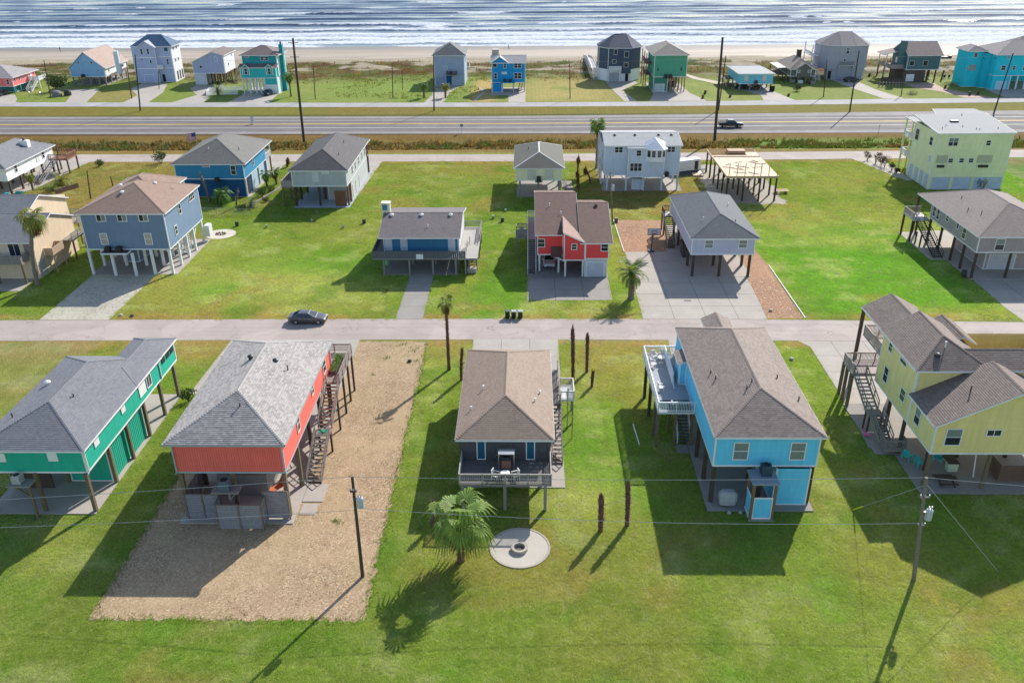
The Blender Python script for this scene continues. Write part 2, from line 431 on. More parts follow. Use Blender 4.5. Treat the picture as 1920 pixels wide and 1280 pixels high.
    def panelboard(s, face, at, u, z, w, h, m, name='shutter', d=.05):
        loc = {'S': (u, at-.02, z), 'N': (u, at+.02, z), 'E': (at+.02, u, z), 'W': (at-.02, u, z)}[face]
        return link(name, cached(('b', name, round(w,2), round(h,2), m.name, d), lambda: slab_mesh(w, h, d, m, name)), loc, s.root, FACE_ROT[face])
    def garage(s, face, at, u, z0, w, h, m, n=4, frame=WHITE):
        loc = {'S': (u, at-.02, z0), 'E': (at+.02, u, z0), 'W': (at-.02, u, z0)}[face]
        b = MB(); t = .12
        b.box(-w/2-t, -w/2, -.06, 0, 0, h+t); b.box(w/2, w/2+t, -.06, 0, 0, h+t); b.box(-w/2, w/2, -.06, 0, h, h+t)
        o = link('garage_door', b.mesh('garage_door', [frame]), loc, s.root, FACE_ROT[face]); WP[o.name] = Vector((0,0,0))
        me = cached(('g', round(w,2), round(h/n,2), m.name), lambda: slab_mesh(w-.01, h/n-.03, .03, m, 'door_panel'))
        for i in range(n): link('door_panel', me, (0, 0, h/n*(i+.5)), o)
        return o
    # stilts, slabs, decks --------------------------------------------
    def posts(s, pts, z1, r=.14, m=POSTW, z0=0., square=True, name='post'):
        for p in pts:
            zt = p[2] if len(p) > 2 else z1
            def mk():
                b = MB()
                if square: b.box(-r, r, -r, r, 0, zt-z0)
                else: b.tube([(0,0,0),(0,0,zt-z0)], [r*1.05, r*.92], 9)
                return b.mesh('post', [m])
            link(name, cached(('post', r, round(zt-z0,2), m.name, square), mk), (p[0], p[1], z0), s.root)
    def braces(s, segs, w_=.09, m=POSTW):
        for a, b_ in segs:
            b = MB(); b.beam(a, b_, w_); build(b, 'brace', m, s.root)
    def slab(s, x0, x1, y0, y1, z=.1, m=CONC):
        EXCL.append(([(x0,y0),(x1,y0),(x1,y1),(x0,y1)])); b = MB(); b.box(x0, x1, y0, y1, -.1, z); o = build(b, 'concrete_slab', m, s.root); return o
    def deck(s, x0, x1, y0, y1, z, m=GREYW, run='x', joist=None, t=.22):
        b = MB(); j = joist or m
        for X in (x0, x1-.06): b.box(X, X+.06, y0, y1, z-t, z-.04)
        for Y in (y0, y1-.06): b.box(x0+.06, x1-.06, Y, Y+.06, z-t, z-.04)
        n = max(1, int((y1-y0)/.6))
        for i in range(1, n): Y = y0+(y1-y0)*i/n; b.box(x0+.06, x1-.06, Y-.03, Y+.03, z-t, z-.042)
        o = build(b, 'deck', j, s.root)
        p = MB(); W_ = .15
        if run == 'x':
            k = int((y1-y0)/W_)
            for i in range(k): p.box(x0, x1, y0+W_*i+.006, y0+W_*(i+1)-.006, z-.038, z+random.uniform(-.004,.004))
        else:
            k = int((x1-x0)/W_)
            for i in range(k): p.box(x0+W_*i+.006, x0+W_*(i+1)-.006, y0, y1, z-.038, z+random.uniform(-.004,.004))
        if p.v: build(p, 'plank', m, o, kind='stuff')
        return o
    def railing(s, pts, h=1.0, m=GREYW, pitch=.14, style='picket', capm=None, post=True, topw=.10):
        pts = [Vector(p) for p in pts]; b = MB(); q = MB()
        for A, B in zip(pts, pts[1:]):
            L = (B-A).length; z = Vector((0,0,1))
            b.beam(A+z*h, B+z*h, topw, .05)
            b.beam(A+z*(h-.1), B+z*(h-.1), .05, .08)
            if style == 'picket': b.beam(A+z*.1, B+z*.1, .05, .08)
            if style == 'picket':
                n = max(2, int(L/pitch))
                for i in range(1, n): c = A+(B-A)*i/n; q.beam(c+z*.1, c+z*(h-.06), .04, .04, 0, (0,1,0))
            elif style == 'bars':
                for k in (.2, .42, .64): q.beam(A+z*(h*k+.05), B+z*(h*k+.05), .04, .09)
            elif style == 'boards':
                b.beam(A+z*.06, B+z*.06, .05, .08)
                n = max(2, int(L/.3))
                for i in range(n): c = A+(B-A)*(i+.5)/n; d=(B-A).normalized(); q.beam(c-d*.13+z*(h*.5), c+d*.13+z*(h*.5), .025, h*.84)
            elif style == 'x':
                n = max(1, round(L/1.6))
                for i in range(n):
                    c = A+(B-A)*i/n; e = A+(B-A)*(i+1)/n; q.beam(c+z*.1, e+z*(h-.1), .04, .07); q.beam(e+z*.1, c+z*(h-.1), .05, .07)
        o = build(b, 'railing', capm or m, s.root)
        if q.v: build(q, 'baluster', m, o, kind='stuff')
        if post:
            for i, (A, B) in enumerate(zip(pts, pts[1:])):
                L = (B-A).length; n = max(1, round(L/1.8))
                for k in range(0 if i == 0 else 1, n+1):
                    c = A+(B-A)*k/n; link('rail_post', cached(('rp', round(h,2), m.name), lambda: (lambda bb: (bb.box(-.05,.05,-.05,.05,-.1,h+.04), bb.mesh('rail_post',[m]))[1])(MB())), c, o)
        return o
    def stairs(s, bot, top, w_, m=GREYW, tm=None, rail=None, n=None, h=.9, railm=None):
        """a straight flight between two points on its centre line; treads one by one"""
        A = Vector(bot); B = Vector(top); d = B-A; run = Vector((d.x, d.y, 0)); side = Vector((-run.y, run.x, 0)).normalized()*(w_/2)
        b = MB()
        for k in (-1, 1): b.beam(A+side*k-Vector((0,0,.1)), B+side*k-Vector((0,0,.1)), .07, .28)
        o = build(b, 'staircase', m, s.root); n = n or max(3, round(d.z/.2))
        along = abs(run.y) > abs(run.x)
        def mk():
            t = MB(); a, c = (w_/2-.03, .14) if along else (.14, w_/2-.03); t.box(-a, a, -c, c, -.025, .025); return t.mesh('tread', [tm or m])
        me = cached(('tread', round(w_,2), along, (tm or m).name), mk)
        for i in range(n): link('tread', me, A + d*((i+.7)/n), o)
        if rail:
            for k in rail:
                r_ = MB(); off = side*k*1.02; z = Vector((0,0,h))
                r_.beam(A+off+z, B+off+z, .1, .06); r_.beam(A+off+z*.5, B+off+z*.5, .05, .07)
                for i in range(4): c = A + d*(i/3) + off; r_.beam(c-Vector((0,0,.1)), c+z, .08)
                build(r_, 'handrail', railm or m, o)
        return o
    def piece(s, mb, name, m, parent=None, **k): return build(mb, name, m, parent or s.root, **k)

def box_at(name, parent, mt, *a, kind=None):
    b = MB(); b.box(*a); return build(b, name, mt, parent, kind=kind)

ACM = plain('condenser_casing', (.13, .14, .15), .45, .3); ACL = plain('light_condenser_casing', (.5, .5, .48), .5, .1)
def air_con(x, y, z, label, m=None, sz=.72, h=.8):
    t = thing('air_conditioner', label, 'air conditioner', (x, y, z), 'outdoor air conditioning units')
    b = MB(); a = sz/2
    for X in (-a, a-.04):
        for Y in (-a, a-.04): b.box(x+X, x+X+.04, y+Y, y+Y+.04, z, z+h)
    for k in range(9): zz = z+.06+k*(h-.1)/9; b.box(x-a+.012, x+a-.012, y-a+.012, y+a-.012, zz, zz+.045)
    b.box(x-a+.04, x+a-.04, y-a+.04, y+a-.04, z+.02, z+h-.03)
    build(b, 'casing', m or ACM, t)
    b = MB(); b.lathe([(a*.98, z+h-.03), (a*.98, z+h+.02), (a*.8, z+h+.04), (a*.8, z+h-.02)], 14, (x, y)); build(b, 'top_ring', m or ACM, t)
    b = MB(); b.lathe([(a*.78, z+h-.02), (.02, z+h-.015)], 14, (x, y))
    for k in range(6): an = k*math.pi/3; b.beam((x, y, z+h+.03), (x+math.cos(an)*a*.8, y+math.sin(an)*a*.8, z+h+.03), .02)
    build(b, 'fan_grille', DARK, t)
    return t

DSP = paint('downspout_white', (.70,.70,.68), .5, .06)
def downspout(h, x, y, z0, z1, m=DSP):
    b = MB(); b.box(x-.045, x+.045, y-.04, y+.04, z0, z1); b.beam((x, y, z0+.02), (x, y-.25, z0-.12), .08); h.piece(b, 'downspout', m)
# ------------------------------------------------------------------ the land
def vnoise(x, y, seed=0):
    xi = np.floor(x).astype(np.int64); yi = np.floor(y).astype(np.int64); xf = x-xi; yf = y-yi
    def h(a, b):
        n = (a*374761393 + b*668265263 + seed*1442695041) & 0xFFFFFFFF
        n = ((n ^ (n >> 13)) * 1274126177) & 0xFFFFFFFF
        return ((n ^ (n >> 16)) & 0xFFFF)/65535.0
    u = xf*xf*(3-2*xf); v = yf*yf*(3-2*yf)
    return (h(xi,yi)*(1-u)+h(xi+1,yi)*u)*(1-v) + (h(xi,yi+1)*(1-u)+h(xi+1,yi+1)*u)*v
def fbm(x, y, seed=0, o=4):
    s = 0; a = .5; t = 0
    for i in range(o): s = s + a*vnoise(x*2**i, y*2**i, seed+i); t += a; a *= .55
    return s/t
def sstep(a, b, x): t = np.clip((x-a)/(b-a), 0, 1); return t*t*(3-2*t)
def grid_mesh(name, xs, ys, zf):
    X, Y = np.meshgrid(xs, ys); Z = zf(X, Y); nx, ny = len(xs), len(ys)
    me = bpy.data.meshes.new(name); co = np.stack([X, Y, Z], -1).reshape(-1, 3).astype(np.float32)
    me.vertices.add(len(co)); me.vertices.foreach_set('co', co.ravel())
    i = np.arange(nx*ny).reshape(ny, nx); q = np.stack([i[:-1,:-1], i[:-1,1:], i[1:,1:], i[1:,:-1]], -1).reshape(-1, 4)
    me.loops.add(q.size); me.polygons.add(len(q)); me.loops.foreach_set('vertex_index', q.ravel().astype(np.int32))
    me.polygons.foreach_set('loop_start', np.arange(0, q.size, 4, dtype=np.int32)); me.update(calc_edges=True)
    me.polygons.foreach_set('use_smooth', np.ones(len(q), dtype=bool))
    return me, X, Y
def vcol(me, name, rgb):
    a = me.attributes.new(name, 'FLOAT_COLOR', 'POINT'); n = rgb.reshape(-1, 3); a.data.foreach_set('color', np.concatenate([n, np.ones((len(n), 1))], 1).astype(np.float32).ravel())

G1 = (.145, .205, .038)   # green lawn
SANDC = np.array((.44, .36, .275))
def L(c): return np.array(c)
def ground_tint(X, Y):
    n1 = fbm(X*.05, Y*.05, 3); n2 = fbm(X*.22, Y*.22, 11); n3 = fbm(X*.9, Y*.9, 23, 3)
    green = L((.118, .178, .034)); yel = L((.168, .178, .052)); lush = L((.075, .190, .022)); dry = L((.195, .165, .066)); olive = L((.150, .140, .050)); pale = L((.19, .22, .07))
    c = np.zeros(X.shape+(3,)) + green
    def mixin(col, wgt):
        nonlocal c
        wgt = np.clip(wgt, 0, 1)[..., None]; c = c*(1-wgt) + col*wgt
    def rect(x0, x1, y0, y1, f=3.): return sstep(x0-f, x0+f, X)*(1-sstep(x1-f, x1+f, X))*sstep(y0-f, y0+f, Y)*(1-sstep(y1-f, y1+f, Y))
    def blob(x, y, rx, ry): return np.exp(-((X-x)/rx)**2-((Y-y)/ry)**2)
    mixin(pale, sstep(.5, .75, n1)*.55); mixin(lush, sstep(.56, .78, n2)*.35)
    # front row lots
    mixin(yel, rect(-90, -47, 40, 90)*.55*sstep(.25, .6, n1+.2*n3)); mixin(dry, rect(-90, -31, 88, 95, 2.5)*.8*sstep(.2, .6, n2+.1))
    mixin(green*.8, rect(-37, -31, 40, 92, .8)*.5); mixin(dry, rect(-12, -6.5, 88, 95, 2)*.5*n2*1.6)
    mixin(lush*1.1, blob(6, 68, 4, 9)*.55); mixin(pale*1.1, blob(5, 62, 4, 4)*.8); mixin(yel, rect(4, 15, 80, 95, 3)*.7); mixin(dry, rect(6, 16, 86, 95, 3)*.35)
    mixin(yel, rect(2, 12, 40, 60, 3)*.45); mixin(yel*1.0, rect(25, 33, 50, 68, 2)*.55); mixin(dry, rect(26, 32, 70, 76, 2)*.35)
    mixin(green*1.05, rect(26, 34, 78, 94, 2)*.6)
    mixin(dry, rect(42, 75, 89, 96, 2)*.8)
    # middle row lots
    mixin(pale, rect(-54, -20, 100, 116, 6)*.55); mixin(yel, rect(-54, -17, 98, 104, 3.)*.75*sstep(.2, .6, n2)); mixin(yel, rect(-54, -46, 99, 114, 4)*.6); mixin(lush*1.05, blob(-30, 118, 9, 5)*.55); mixin(lush*1.1, blob(-42, 109, 5, 3)*.6); mixin(pale*1.05, blob(-33, 112, 9, 4)*.7)
    mixin(yel, rect(-40, -22, 128, 141, 4)*.4); mixin(pale, rect(-30, -2, 140, 176, 6)*.2); mixin(yel, rect(-30, -2, 166, 178, 4)*.55)
    mixin(lush, blob(-10, 130, 6, 8)*.35); mixin(lush*1.05, rect(-13, 0, 99, 114, 2)*.5); mixin(yel, rect(-13, -8, 99, 112, 2)*.5); mixin(yel, rect(0, 15, 99, 105.5, 2)*.45); mixin(lush, rect(12, 15, 99, 122, 1.5)*.25); mixin(yel, rect(12, 16, 112, 130, 2)*.6)
    mixin(olive*1.12, rect(10, 36, 140, 180, 3)*.9); mixin(yel, rect(8, 34, 136, 144, 3)*.5)
    mixin(lush*1.0, rect(36, 62, 99, 136, 4)*.75); mixin(lush*1.0, blob(52, 122, 6, 4)*.9); mixin(pale*1.05, blob(50, 128, 6, 3)*.7); mixin(pale, rect(36, 48, 128, 146, 5)*.5); mixin(yel, rect(50, 62, 98, 103, 2)*.6)
    mixin(yel*1.0, rect(44, 75, 136, 178, 6)*.15); mixin(lush*1.1, rect(80, 120, 120, 180, 5)*.6)
    mixin(olive*1.15, rect(-95, -62, 134, 178, 3)*.92); mixin(dry, rect(-95, -62, 134, 150, 4)*.15); mixin(green*1.05, rect(-66, -50, 130, 150, 3)*.6)
    mixin(green*.9, rect(-78, -62, 98, 128, 3)*.5)
    # verges, ditch, far row
    mixin(L((.125, .085, .026)), rect(-300, 300, 184.2, 188, .8)*.85); mixin(L((.062, .048, .014)), rect(-300, 300, 188, 197, 1.2)*.9*sstep(.2, .5, n2+.2*n3)); mixin(L((.115, .082, .022)), rect(-300, 300, 197, 203.5, 1.)*.95)
    mixin(lush, rect(50, 90, 187, 198, 2)*.5*n2*2); mixin(L((.045, .03, .02)), rect(-300, 300, 201.2, 203.6, .5)*.75)
    mixin(L((.105, .105, .017)), rect(-300, 300, 222, 240, 1.5)*.8); mixin(L((.13, .10, .02)), rect(-300, 300, 225, 234, 2)*.5*sstep(.4, .65, n1)); mixin(L((.05, .06, .018)), rect(-300, 300, 221.5, 224.2, .6)*.75)
    mixin(L((.12, .195, .035)), rect(-60, -20, 242, 290, 6)*.8); mixin(lush*1.1, blob(-45, 285, 12, 6)*.7); mixin(L((.30, .25, .10)), rect(0, 28, 240, 278, 9)*.6*sstep(.25, .6, n2+.15)); mixin(L((.31, .25, .10)), rect(-16, -9, 240, 275, 2)*.8); mixin(dry, rect(-128, -112, 243, 260, 3)*.6); mixin(yel, rect(20, 32, 242, 256, 4)*.5)
    mixin(L((.16, .19, .06)), rect(80, 150, 242, 275, 4)*.35)
    # worn, dry shoulders along the streets and tan, thin spots in the turf
    n4 = fbm(X*.4, Y*.5, 29, 3)
    mixin(L((.20, .165, .068)), rect(-300, 300, 99.3, 100.9, .7)*sstep(.35, .6, n4)*.8); mixin(L((.20, .165, .068)), rect(-300, 300, 91.4, 93.6, .8)*sstep(.35, .6, n4)*.85); mixin(L((.19, .155, .062)), rect(-300, 300, 175.8, 178, .6)*.7)
    mixin(L((.19, .165, .06)), sstep(.60, .78, fbm(X*.13, Y*.16, 41, 3))*(Y < 178)*.5); mixin(L((.20, .245, .10)), sstep(.58, .74, fbm(X*.3, Y*.34, 43, 3))*(Y < 178)*.55); mixin(L((.07, .15, .02)), sstep(.60, .76, fbm(X*.18, Y*.2, 47, 3))*(Y < 178)*.5)
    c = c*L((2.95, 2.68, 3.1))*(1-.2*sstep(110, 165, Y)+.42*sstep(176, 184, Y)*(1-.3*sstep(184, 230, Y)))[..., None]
    # dunes and sand
    d = sstep(268, 292, Y+14*(n1-.5)); mixin(L((.19, .18, .07)), d*.85); mixin(L((.18, .105, .05)), d*sstep(.5, .62, n2)*.9); mixin(L((.12, .165, .045)), d*sstep(.55, .7, fbm(X*.09, Y*.12, 51))*.8)
    sandy = sstep(.56, .64, fbm(X*.08, Y*.16, 77)+.06*n3)*sstep(276, 296, Y) + sstep(306, 312, Y+8*(n2-.5)); mixin(SANDC*L((1.62, 1.8, 1.95)), sandy)
    
    c *= (.85+.3*n3)[..., None]
    return c
def ground_z(X, Y):
    z = -.55*sstep(186.5, 190, Y)*(1-sstep(196, 201.5, Y))*(.7+.6*fbm(X*.2, Y*.4, 5, 2))
    d = sstep(286, 300, Y)*(1-sstep(308, 320, Y)); z = z + d*1.5*np.clip(fbm(X*.07, Y*.12, 61)-.35, 0, 1)
    return z
xs = np.arange(-230, 230.1, 1.0); ys = np.arange(20, 322.1, .8)
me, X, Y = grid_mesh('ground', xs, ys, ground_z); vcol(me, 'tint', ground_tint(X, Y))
def grass_mat():
    m, nt, b = new_mat('lawn'); P = pos(nt)
    at = ND(nt, 'ShaderNodeAttribute'); at.attribute_name = 'tint'
    c = mixc(nt, ramp(nt, noise(nt, .55, 5, .68, P), .34, .7, 0, .6), mixc(nt, 1., at.outputs['Color'], (.62, .56, .52), 'MULTIPLY'), (.62, .62, .5), 'MULTIPLY')
    c = mixc(nt, ramp(nt, noise(nt, 3.2, 5, .72, P), .5, .72, 0, .55), c, (1.55, 1.45, 1.5), 'MULTIPLY')
    mp = ND(nt, 'ShaderNodeMapping'); mp.inputs['Rotation'].default_value = (0, 0, .5); mp.inputs['Scale'].default_value = (9, 3.2, 5); nt.links.new(P, mp.inputs['Vector'])
    fine = noise(nt, 1.0, 4, .7, mp.outputs[0])
    c = mixc(nt, ramp(nt, fine, .40, .66, .75, 0), c, (.42, .47, .38), 'MULTIPLY')
    mw = ND(nt, 'ShaderNodeTexWave'); mw.inputs['Scale'].default_value = .28; mw.inputs['Distortion'].default_value = 2.5; mw.inputs['Detail'].default_value = 2; nt.links.new(P, mw.inputs['Vector'])
    c = mixc(nt, ramp(nt, mw.outputs['Fac'], .2, .8, 0, .16), c, (1.5, 1.4, 1.3), 'MULTIPLY')
    nt.links.new(c, b.inputs['Base Color']); b.inputs['Roughness'].default_value = .9; b.inputs['Specular IOR Level'].default_value = .08
    bump(nt, b, fine, .6, .06); return m
LAWN = grass_mat()
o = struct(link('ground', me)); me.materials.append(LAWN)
# the land beyond the surveyed lots, running out to the horizon behind and beside
b = MB(); b.face([(-9000,-9000,-1.0),(9000,-9000,-1.0),(9000,322,-1.0),(-9000,322,-1.0)])
m_, nt, bs = new_mat('distant_fields'); nt.links.new(mixc(nt, noise(nt, .02, 5, .6, pos(nt)), (.10, .14, .035), (.2, .19, .06)), bs.inputs['Base Color']); bs.inputs['Roughness'].default_value = .95
o = link('surrounding_land', b.mesh('surrounding_land', [m_])); struct(o)

# beach, sloping under the sea
def beach_z(X, Y): return -.02-1.25*sstep(318, 392, Y) - .02*(Y-392)*(Y > 392) + .05*fbm(X*.1, Y*.3, 8, 2)
xs = np.concatenate([[-9000, -3000, -1000], np.arange(-420, 420.1, 3.0), [1000, 3000, 9000]]); ys = np.concatenate([np.arange(319, 400, 1.2), [420, 500, 700, 1200]])
me, X, Y = grid_mesh('beach', xs, ys, beach_z)
n1 = fbm(X*.03, Y*.12, 31); n2 = fbm(X*.02, Y*.5, 32)
wet = sstep(336, 350, Y+12*(n1-.5)); c = SANDC*.88*(1-.22*sstep(.45, .7, n2))[..., None]; c = c*(1-wet[..., None]) + wet[..., None]*L((.20, .175, .155))
vcol(me, 'tint', c)
m_, nt, bs = new_mat('beach_sand'); at = ND(nt, 'ShaderNodeAttribute'); at.attribute_name = 'tint'; P = pos(nt)
mp = ND(nt, 'ShaderNodeMapping'); mp.inputs['Scale'].default_value = (.05, .7, 1); nt.links.new(P, mp.inputs['Vector'])
c = mixc(nt, ramp(nt, noise(nt, 1., 5, .65, mp.outputs[0]), .42, .7, 0, .5), at.outputs['Color'], (.72, .70, .68), 'MULTIPLY')
c = mixc(nt, ramp(nt, noise(nt, .9, 4, .7, P), .5, .8, 0, .4), c, (.7, .68, .64), 'MULTIPLY')
nt.links.new(c, bs.inputs['Base Color']); bs.inputs['Roughness'].default_value = .75; bump(nt, bs, noise(nt, 1.2, 4, .6, P), .35, .12)
o = struct(link('beach', me)); me.materials.append(m_)

# the sea: real swells and breakers, foam where they break
SEA_Z = -.62
def sea_fields(X, Y):
    wob = 9*(fbm(X*.012, Y*.01, 91, 3)-.5) + 3*(fbm(X*.05, Y*.03, 95, 2)-.5)
    z = np.zeros_like(X); foam = np.zeros_like(X)
    for k, (y0, amp, wd, cover, back) in enumerate([(354, .18, 2.2, 1.0, 7), (364, .45, 3, .95, 9), (376, .6, 3.4, .9, 10), (391, .8, 4, .85, 12), (409, .8, 4, .48, 11), (429, .75, 4.5, .22, 9), (452, .7, 5, .10, 7), (478, .6, 5.5, .05, 6), (509, .55, 6, .04, 5), (540, .5, 6, .03, 5)]):
        yc = y0 + wob + 7*(fbm(X*.02+k*7.3, X*0+k, 100+k, 3)-.5)
        along = fbm(X*.016+13.7*k, X*0+k*3.1, 200+k, 3); on = sstep(.5-.45*cover, .68-.45*cover, along)
        d = Y-yc
        z = z + .7*amp*np.exp(-np.where(d < 0, d/(wd*.55), d/(wd*1.5))**2)*(.55+.6*along)
        foam = foam + on*np.where(d < 0, np.exp(-(d/(wd*.6))**2), np.exp(-(d/back)**2))*(.65+.5*fbm(X*.08, Y*.15, 300+k, 3))
    z = z + .22*np.sin((Y+wob*1.5)*2*math.pi/13)*sstep(390, 430, Y)*fbm(X*.03, Y*.05, 71, 2)*1.6 + .22*(fbm(X*.11, Y*.27, 73, 4)-.5)*sstep(362, 400, Y)
    foam = foam + .35*sstep(352, 358, Y)*(1-sstep(384, 410, Y))
    foam = foam + 1.1*sstep(.72, .80, fbm(X*.045, Y*.11, 79, 4))*sstep(400, 430, Y)*(1-.6*sstep(480, 600, Y))
    fade = 1-sstep(700, 1500, Y)
    return SEA_Z + z*fade*sstep(348, 362, Y), np.clip(foam, 0, 1.3)*sstep(349, 353.5, Y + wob*.5)*fade
xs = np.concatenate([[-20000, -6000, -2000, -900, -600], np.arange(-430, 430.1, 1.25), [600, 900, 2000, 6000, 20000]]); yy = [338.]
while yy[-1] < 20000: yy.append(yy[-1] + (.75 if yy[-1] < 450 else .95 if yy[-1] < 570 else (yy[-1]-560)*.12+.95))
fz = {}
def sea_z(X, Y): z, f = sea_fields(X, Y); fz['f'] = f; return z
me, X, Y = grid_mesh('sea', xs, np.array(yy), sea_z)
a = me.attributes.new('foam', 'FLOAT', 'POINT'); a.data.foreach_set('value', fz['f'].astype(np.float32).ravel())
m_, nt, bs = new_mat('sea_water'); P = pos(nt)
at = ND(nt, 'ShaderNodeAttribute'); at.attribute_name = 'foam'
mp = ND(nt, 'ShaderNodeMapping'); mp.inputs['Scale'].default_value = (.38, .8, .5); nt.links.new(P, mp.inputs['Vector'])
mp2 = ND(nt, 'ShaderNodeMapping'); mp2.inputs['Scale'].default_value = (.95, 1.7, 1); nt.links.new(P, mp2.inputs['Vector'])
fn = noise(nt, 1., 6, .68, mp.outputs[0]); fn2 = noise(nt, 1., 4, .65, mp2.outputs[0])
inv = ND(nt, 'ShaderNodeMath', operation='MULTIPLY_ADD'); nt.links.new(at.outputs['Fac'], inv.inputs[0]); inv.inputs[1].default_value = .62; nt.links.new(fn, inv.inputs[2])
mask = ramp(nt, inv.outputs[0], .84, 1.04)
wat = mixc(nt, ramp(nt, fn2, .35, .7), (.014, .03, .068), (.04, .068, .125))
c = mixc(nt, mask, wat, mixc(nt, ramp(nt, noise(nt, 1., 5, .7, mp2.outputs[0]), .36, .66), (.36, .39, .44), (.72, .74, .77))); nt.links.new(c, bs.inputs['Base Color'])
nt.links.new(ramp(nt, mask, 0, 1, .07, .9), bs.inputs['Roughness']); bs.inputs['IOR'].default_value = 1.33; bs.inputs['Specular IOR Level'].default_value = .05
ad = ND(nt, 'ShaderNodeMath', operation='ADD'); nt.links.new(fn2, ad.inputs[0]); nt.links.new(fn, ad.inputs[1])
bump(nt, bs, ad.outputs[0], .2, .12)
o = struct(link('sea', me)); me.materials.append(m_)

# ------------------------------------------------------------------ roads and paved sheets
def strip(name, south, north, z, m, kerb=None):
    """a paved strip between two surveyed edges (lists of x,y)"""
    b = MB(); xs = sorted(set([p[0] for p in south]+[p[0] for p in north]))
    S = [np.interp(x, [p[0] for p in south], [p[1] for p in south]) for x in xs]; N = [np.interp(x, [p[0] for p in north], [p[1] for p in north]) for x in xs]
    for i in range(len(xs)-1):
        b.face([(xs[i], S[i], z), (xs[i+1], S[i+1], z), (xs[i+1], N[i+1], z), (xs[i], N[i], z)])
    return struct(link(name, b.mesh(name, [m])))
JOINT = paint('slab_joint', (.10, .09, .08), .9, .2)
def clip_rect(pts, x0, x1, y0, y1):
    for ax, lim, sg in ((0, x0, 1), (0, x1, -1), (1, y0, 1), (1, y1, -1)):
        out = []
        for a, c in zip(pts, pts[1:]+pts[:1]):
            ia = (a[ax]-lim)*sg >= 0; ic = (c[ax]-lim)*sg >= 0
            if ia: out.append(a)
            if ia != ic: t = (lim-a[ax])/(c[ax]-a[ax]); out.append((a[0]+t*(c[0]-a[0]), a[1]+t*(c[1]-a[1])))
        pts = out
        if len(pts) < 3: return []
    return pts
def paved(name, pts, z, m, cell):
    """a drive poured in panels: every panel a piece of its own, an open joint between neighbours"""
    b = MB(); b.face([(x, y, z-.010) for x, y in pts]); root = struct(build(b, name, JOINT))
    X0, Y0 = min(p[0] for p in pts), min(p[1] for p in pts); nx = max(1, round((max(p[0] for p in pts)-X0)/cell)); ny = max(1, round((max(p[1] for p in pts)-Y0)/cell)); wx = (max(p[0] for p in pts)-X0)/nx; wy = (max(p[1] for p in pts)-Y0)/ny
    for i in range(nx):
        for k in range(ny):
            q = clip_rect(list(pts), X0+i*wx+(.025 if i else 0), X0+(i+1)*wx-(.025 if i < nx-1 else 0), Y0+k*wy+(.025 if k else 0), Y0+(k+1)*wy-(.025 if k < ny-1 else 0))
            if len(q) >= 3: b = MB(); zz = z+random.uniform(0, .006); b.face([(x, y, zz) for x, y in q]); build(b, 'concrete_panel', m, root)
    return root
def sheet(name, pts, z, m):
    EXCL.append(pts)
    if name == 'driveway' and m in (CONC, CONCD) and pts[0][1] < 180: return paved(name, pts, z+.012, m, 4.)
    b = MB(); b.face([(x, y, z) for x, y in pts]); return struct(link(name, b.mesh(name, [m])))
def road_mat(name, col, track=0.1, axis=0, tscale=1., cracks=True):
    m, nt, b = new_mat(name); P = pos(nt)
    c = mixc(nt, ramp(nt, noise(nt, .25, 5, .65, P), .3, .7), mul(col, .88), mul(col, 1.1))
    mp = ND(nt, 'ShaderNodeMapping'); mp.inputs['Scale'].default_value = (.03, 1.1*tscale, 1); nt.links.new(P, mp.inputs['Vector'])
    c = mixc(nt, ramp(nt, noise(nt, 1., 3, .5, mp.outputs[0]), .45, .66, 0, track), c, mul(col, .6))
    c = mixc(nt, ramp(nt, noise(nt, 9, 3, .7, P), .4, .8, 0, .4), c, mul(col, .68))
    c = mixc(nt, ramp(nt, noise(nt, .13, 2, .5, P), .56, .6, 0, .35), c, mul(col, 1.25)); c = mixc(nt, ramp(nt, noise(nt, .8, 3, .8, P), .6, .7, 0, .4), c, mul(col, .6))
    if cracks:
        v = ND(nt, 'ShaderNodeTexVoronoi', feature='DISTANCE_TO_EDGE'); v.inputs['Scale'].default_value = .11; v.inputs['Randomness'].default_value = 1.
        mw = ND(nt, 'ShaderNodeVectorMath', operation='MULTIPLY_ADD'); nn = ND(nt, 'ShaderNodeTexNoise'); nn.inputs['Scale'].default_value = .5; nt.links.new(P, nn.inputs['Vector']); nt.links.new(nn.outputs['Color'], mw.inputs[0]); mw.inputs[1].default_value = (3,3,3); nt.links.new(P, mw.inputs[2]); nt.links.new(mw.outputs[0], v.inputs['Vector'])
        c = mixc(nt, ramp(nt, v.outputs['Distance'], .0, .007, .5, 0), c, mul(col, .45))
    nt.links.new(c, b.inputs['Base Color']); b.inputs['Roughness'].default_value = .88; b.inputs['Specular IOR Level'].default_value = .3
    bump(nt, b, noise(nt, 30, 2, .6, P), .25, .012); return m
ROADC = road_mat('pale_street_surface', (.40, .335, .295), .28)
HWY = road_mat('highway_asphalt', (.16, .143, .138), .5, tscale=.55)
HWS = road_mat('highway_shoulder', (.25, .23, .222), .2)
BROAD = road_mat('beach_street_surface', (.36, .345, .34), .25)
strip('near_street', [(-260, 92.9), (-68, 93.05), (-35, 93.4), (-2, 93.6), (30, 93.35), (62, 92.8), (260, 91)], [(-260, 98.6), (-68, 99.0), (-35, 99.4), (-2, 99.6), (31, 99.3), (63, 98.5), (260, 96.5)], .012, ROADC)
strip('middle_street', [(-400, 178), (-112, 177.9), (-57, 177.6), (-3, 177.1), (50, 178), (105, 179.2), (400, 183)], [(-400, 184.3), (-116, 184.1), (-59, 183.5), (-3, 182.9), (52, 184.2), (107, 185.5), (400, 189)], .012, ROADC)
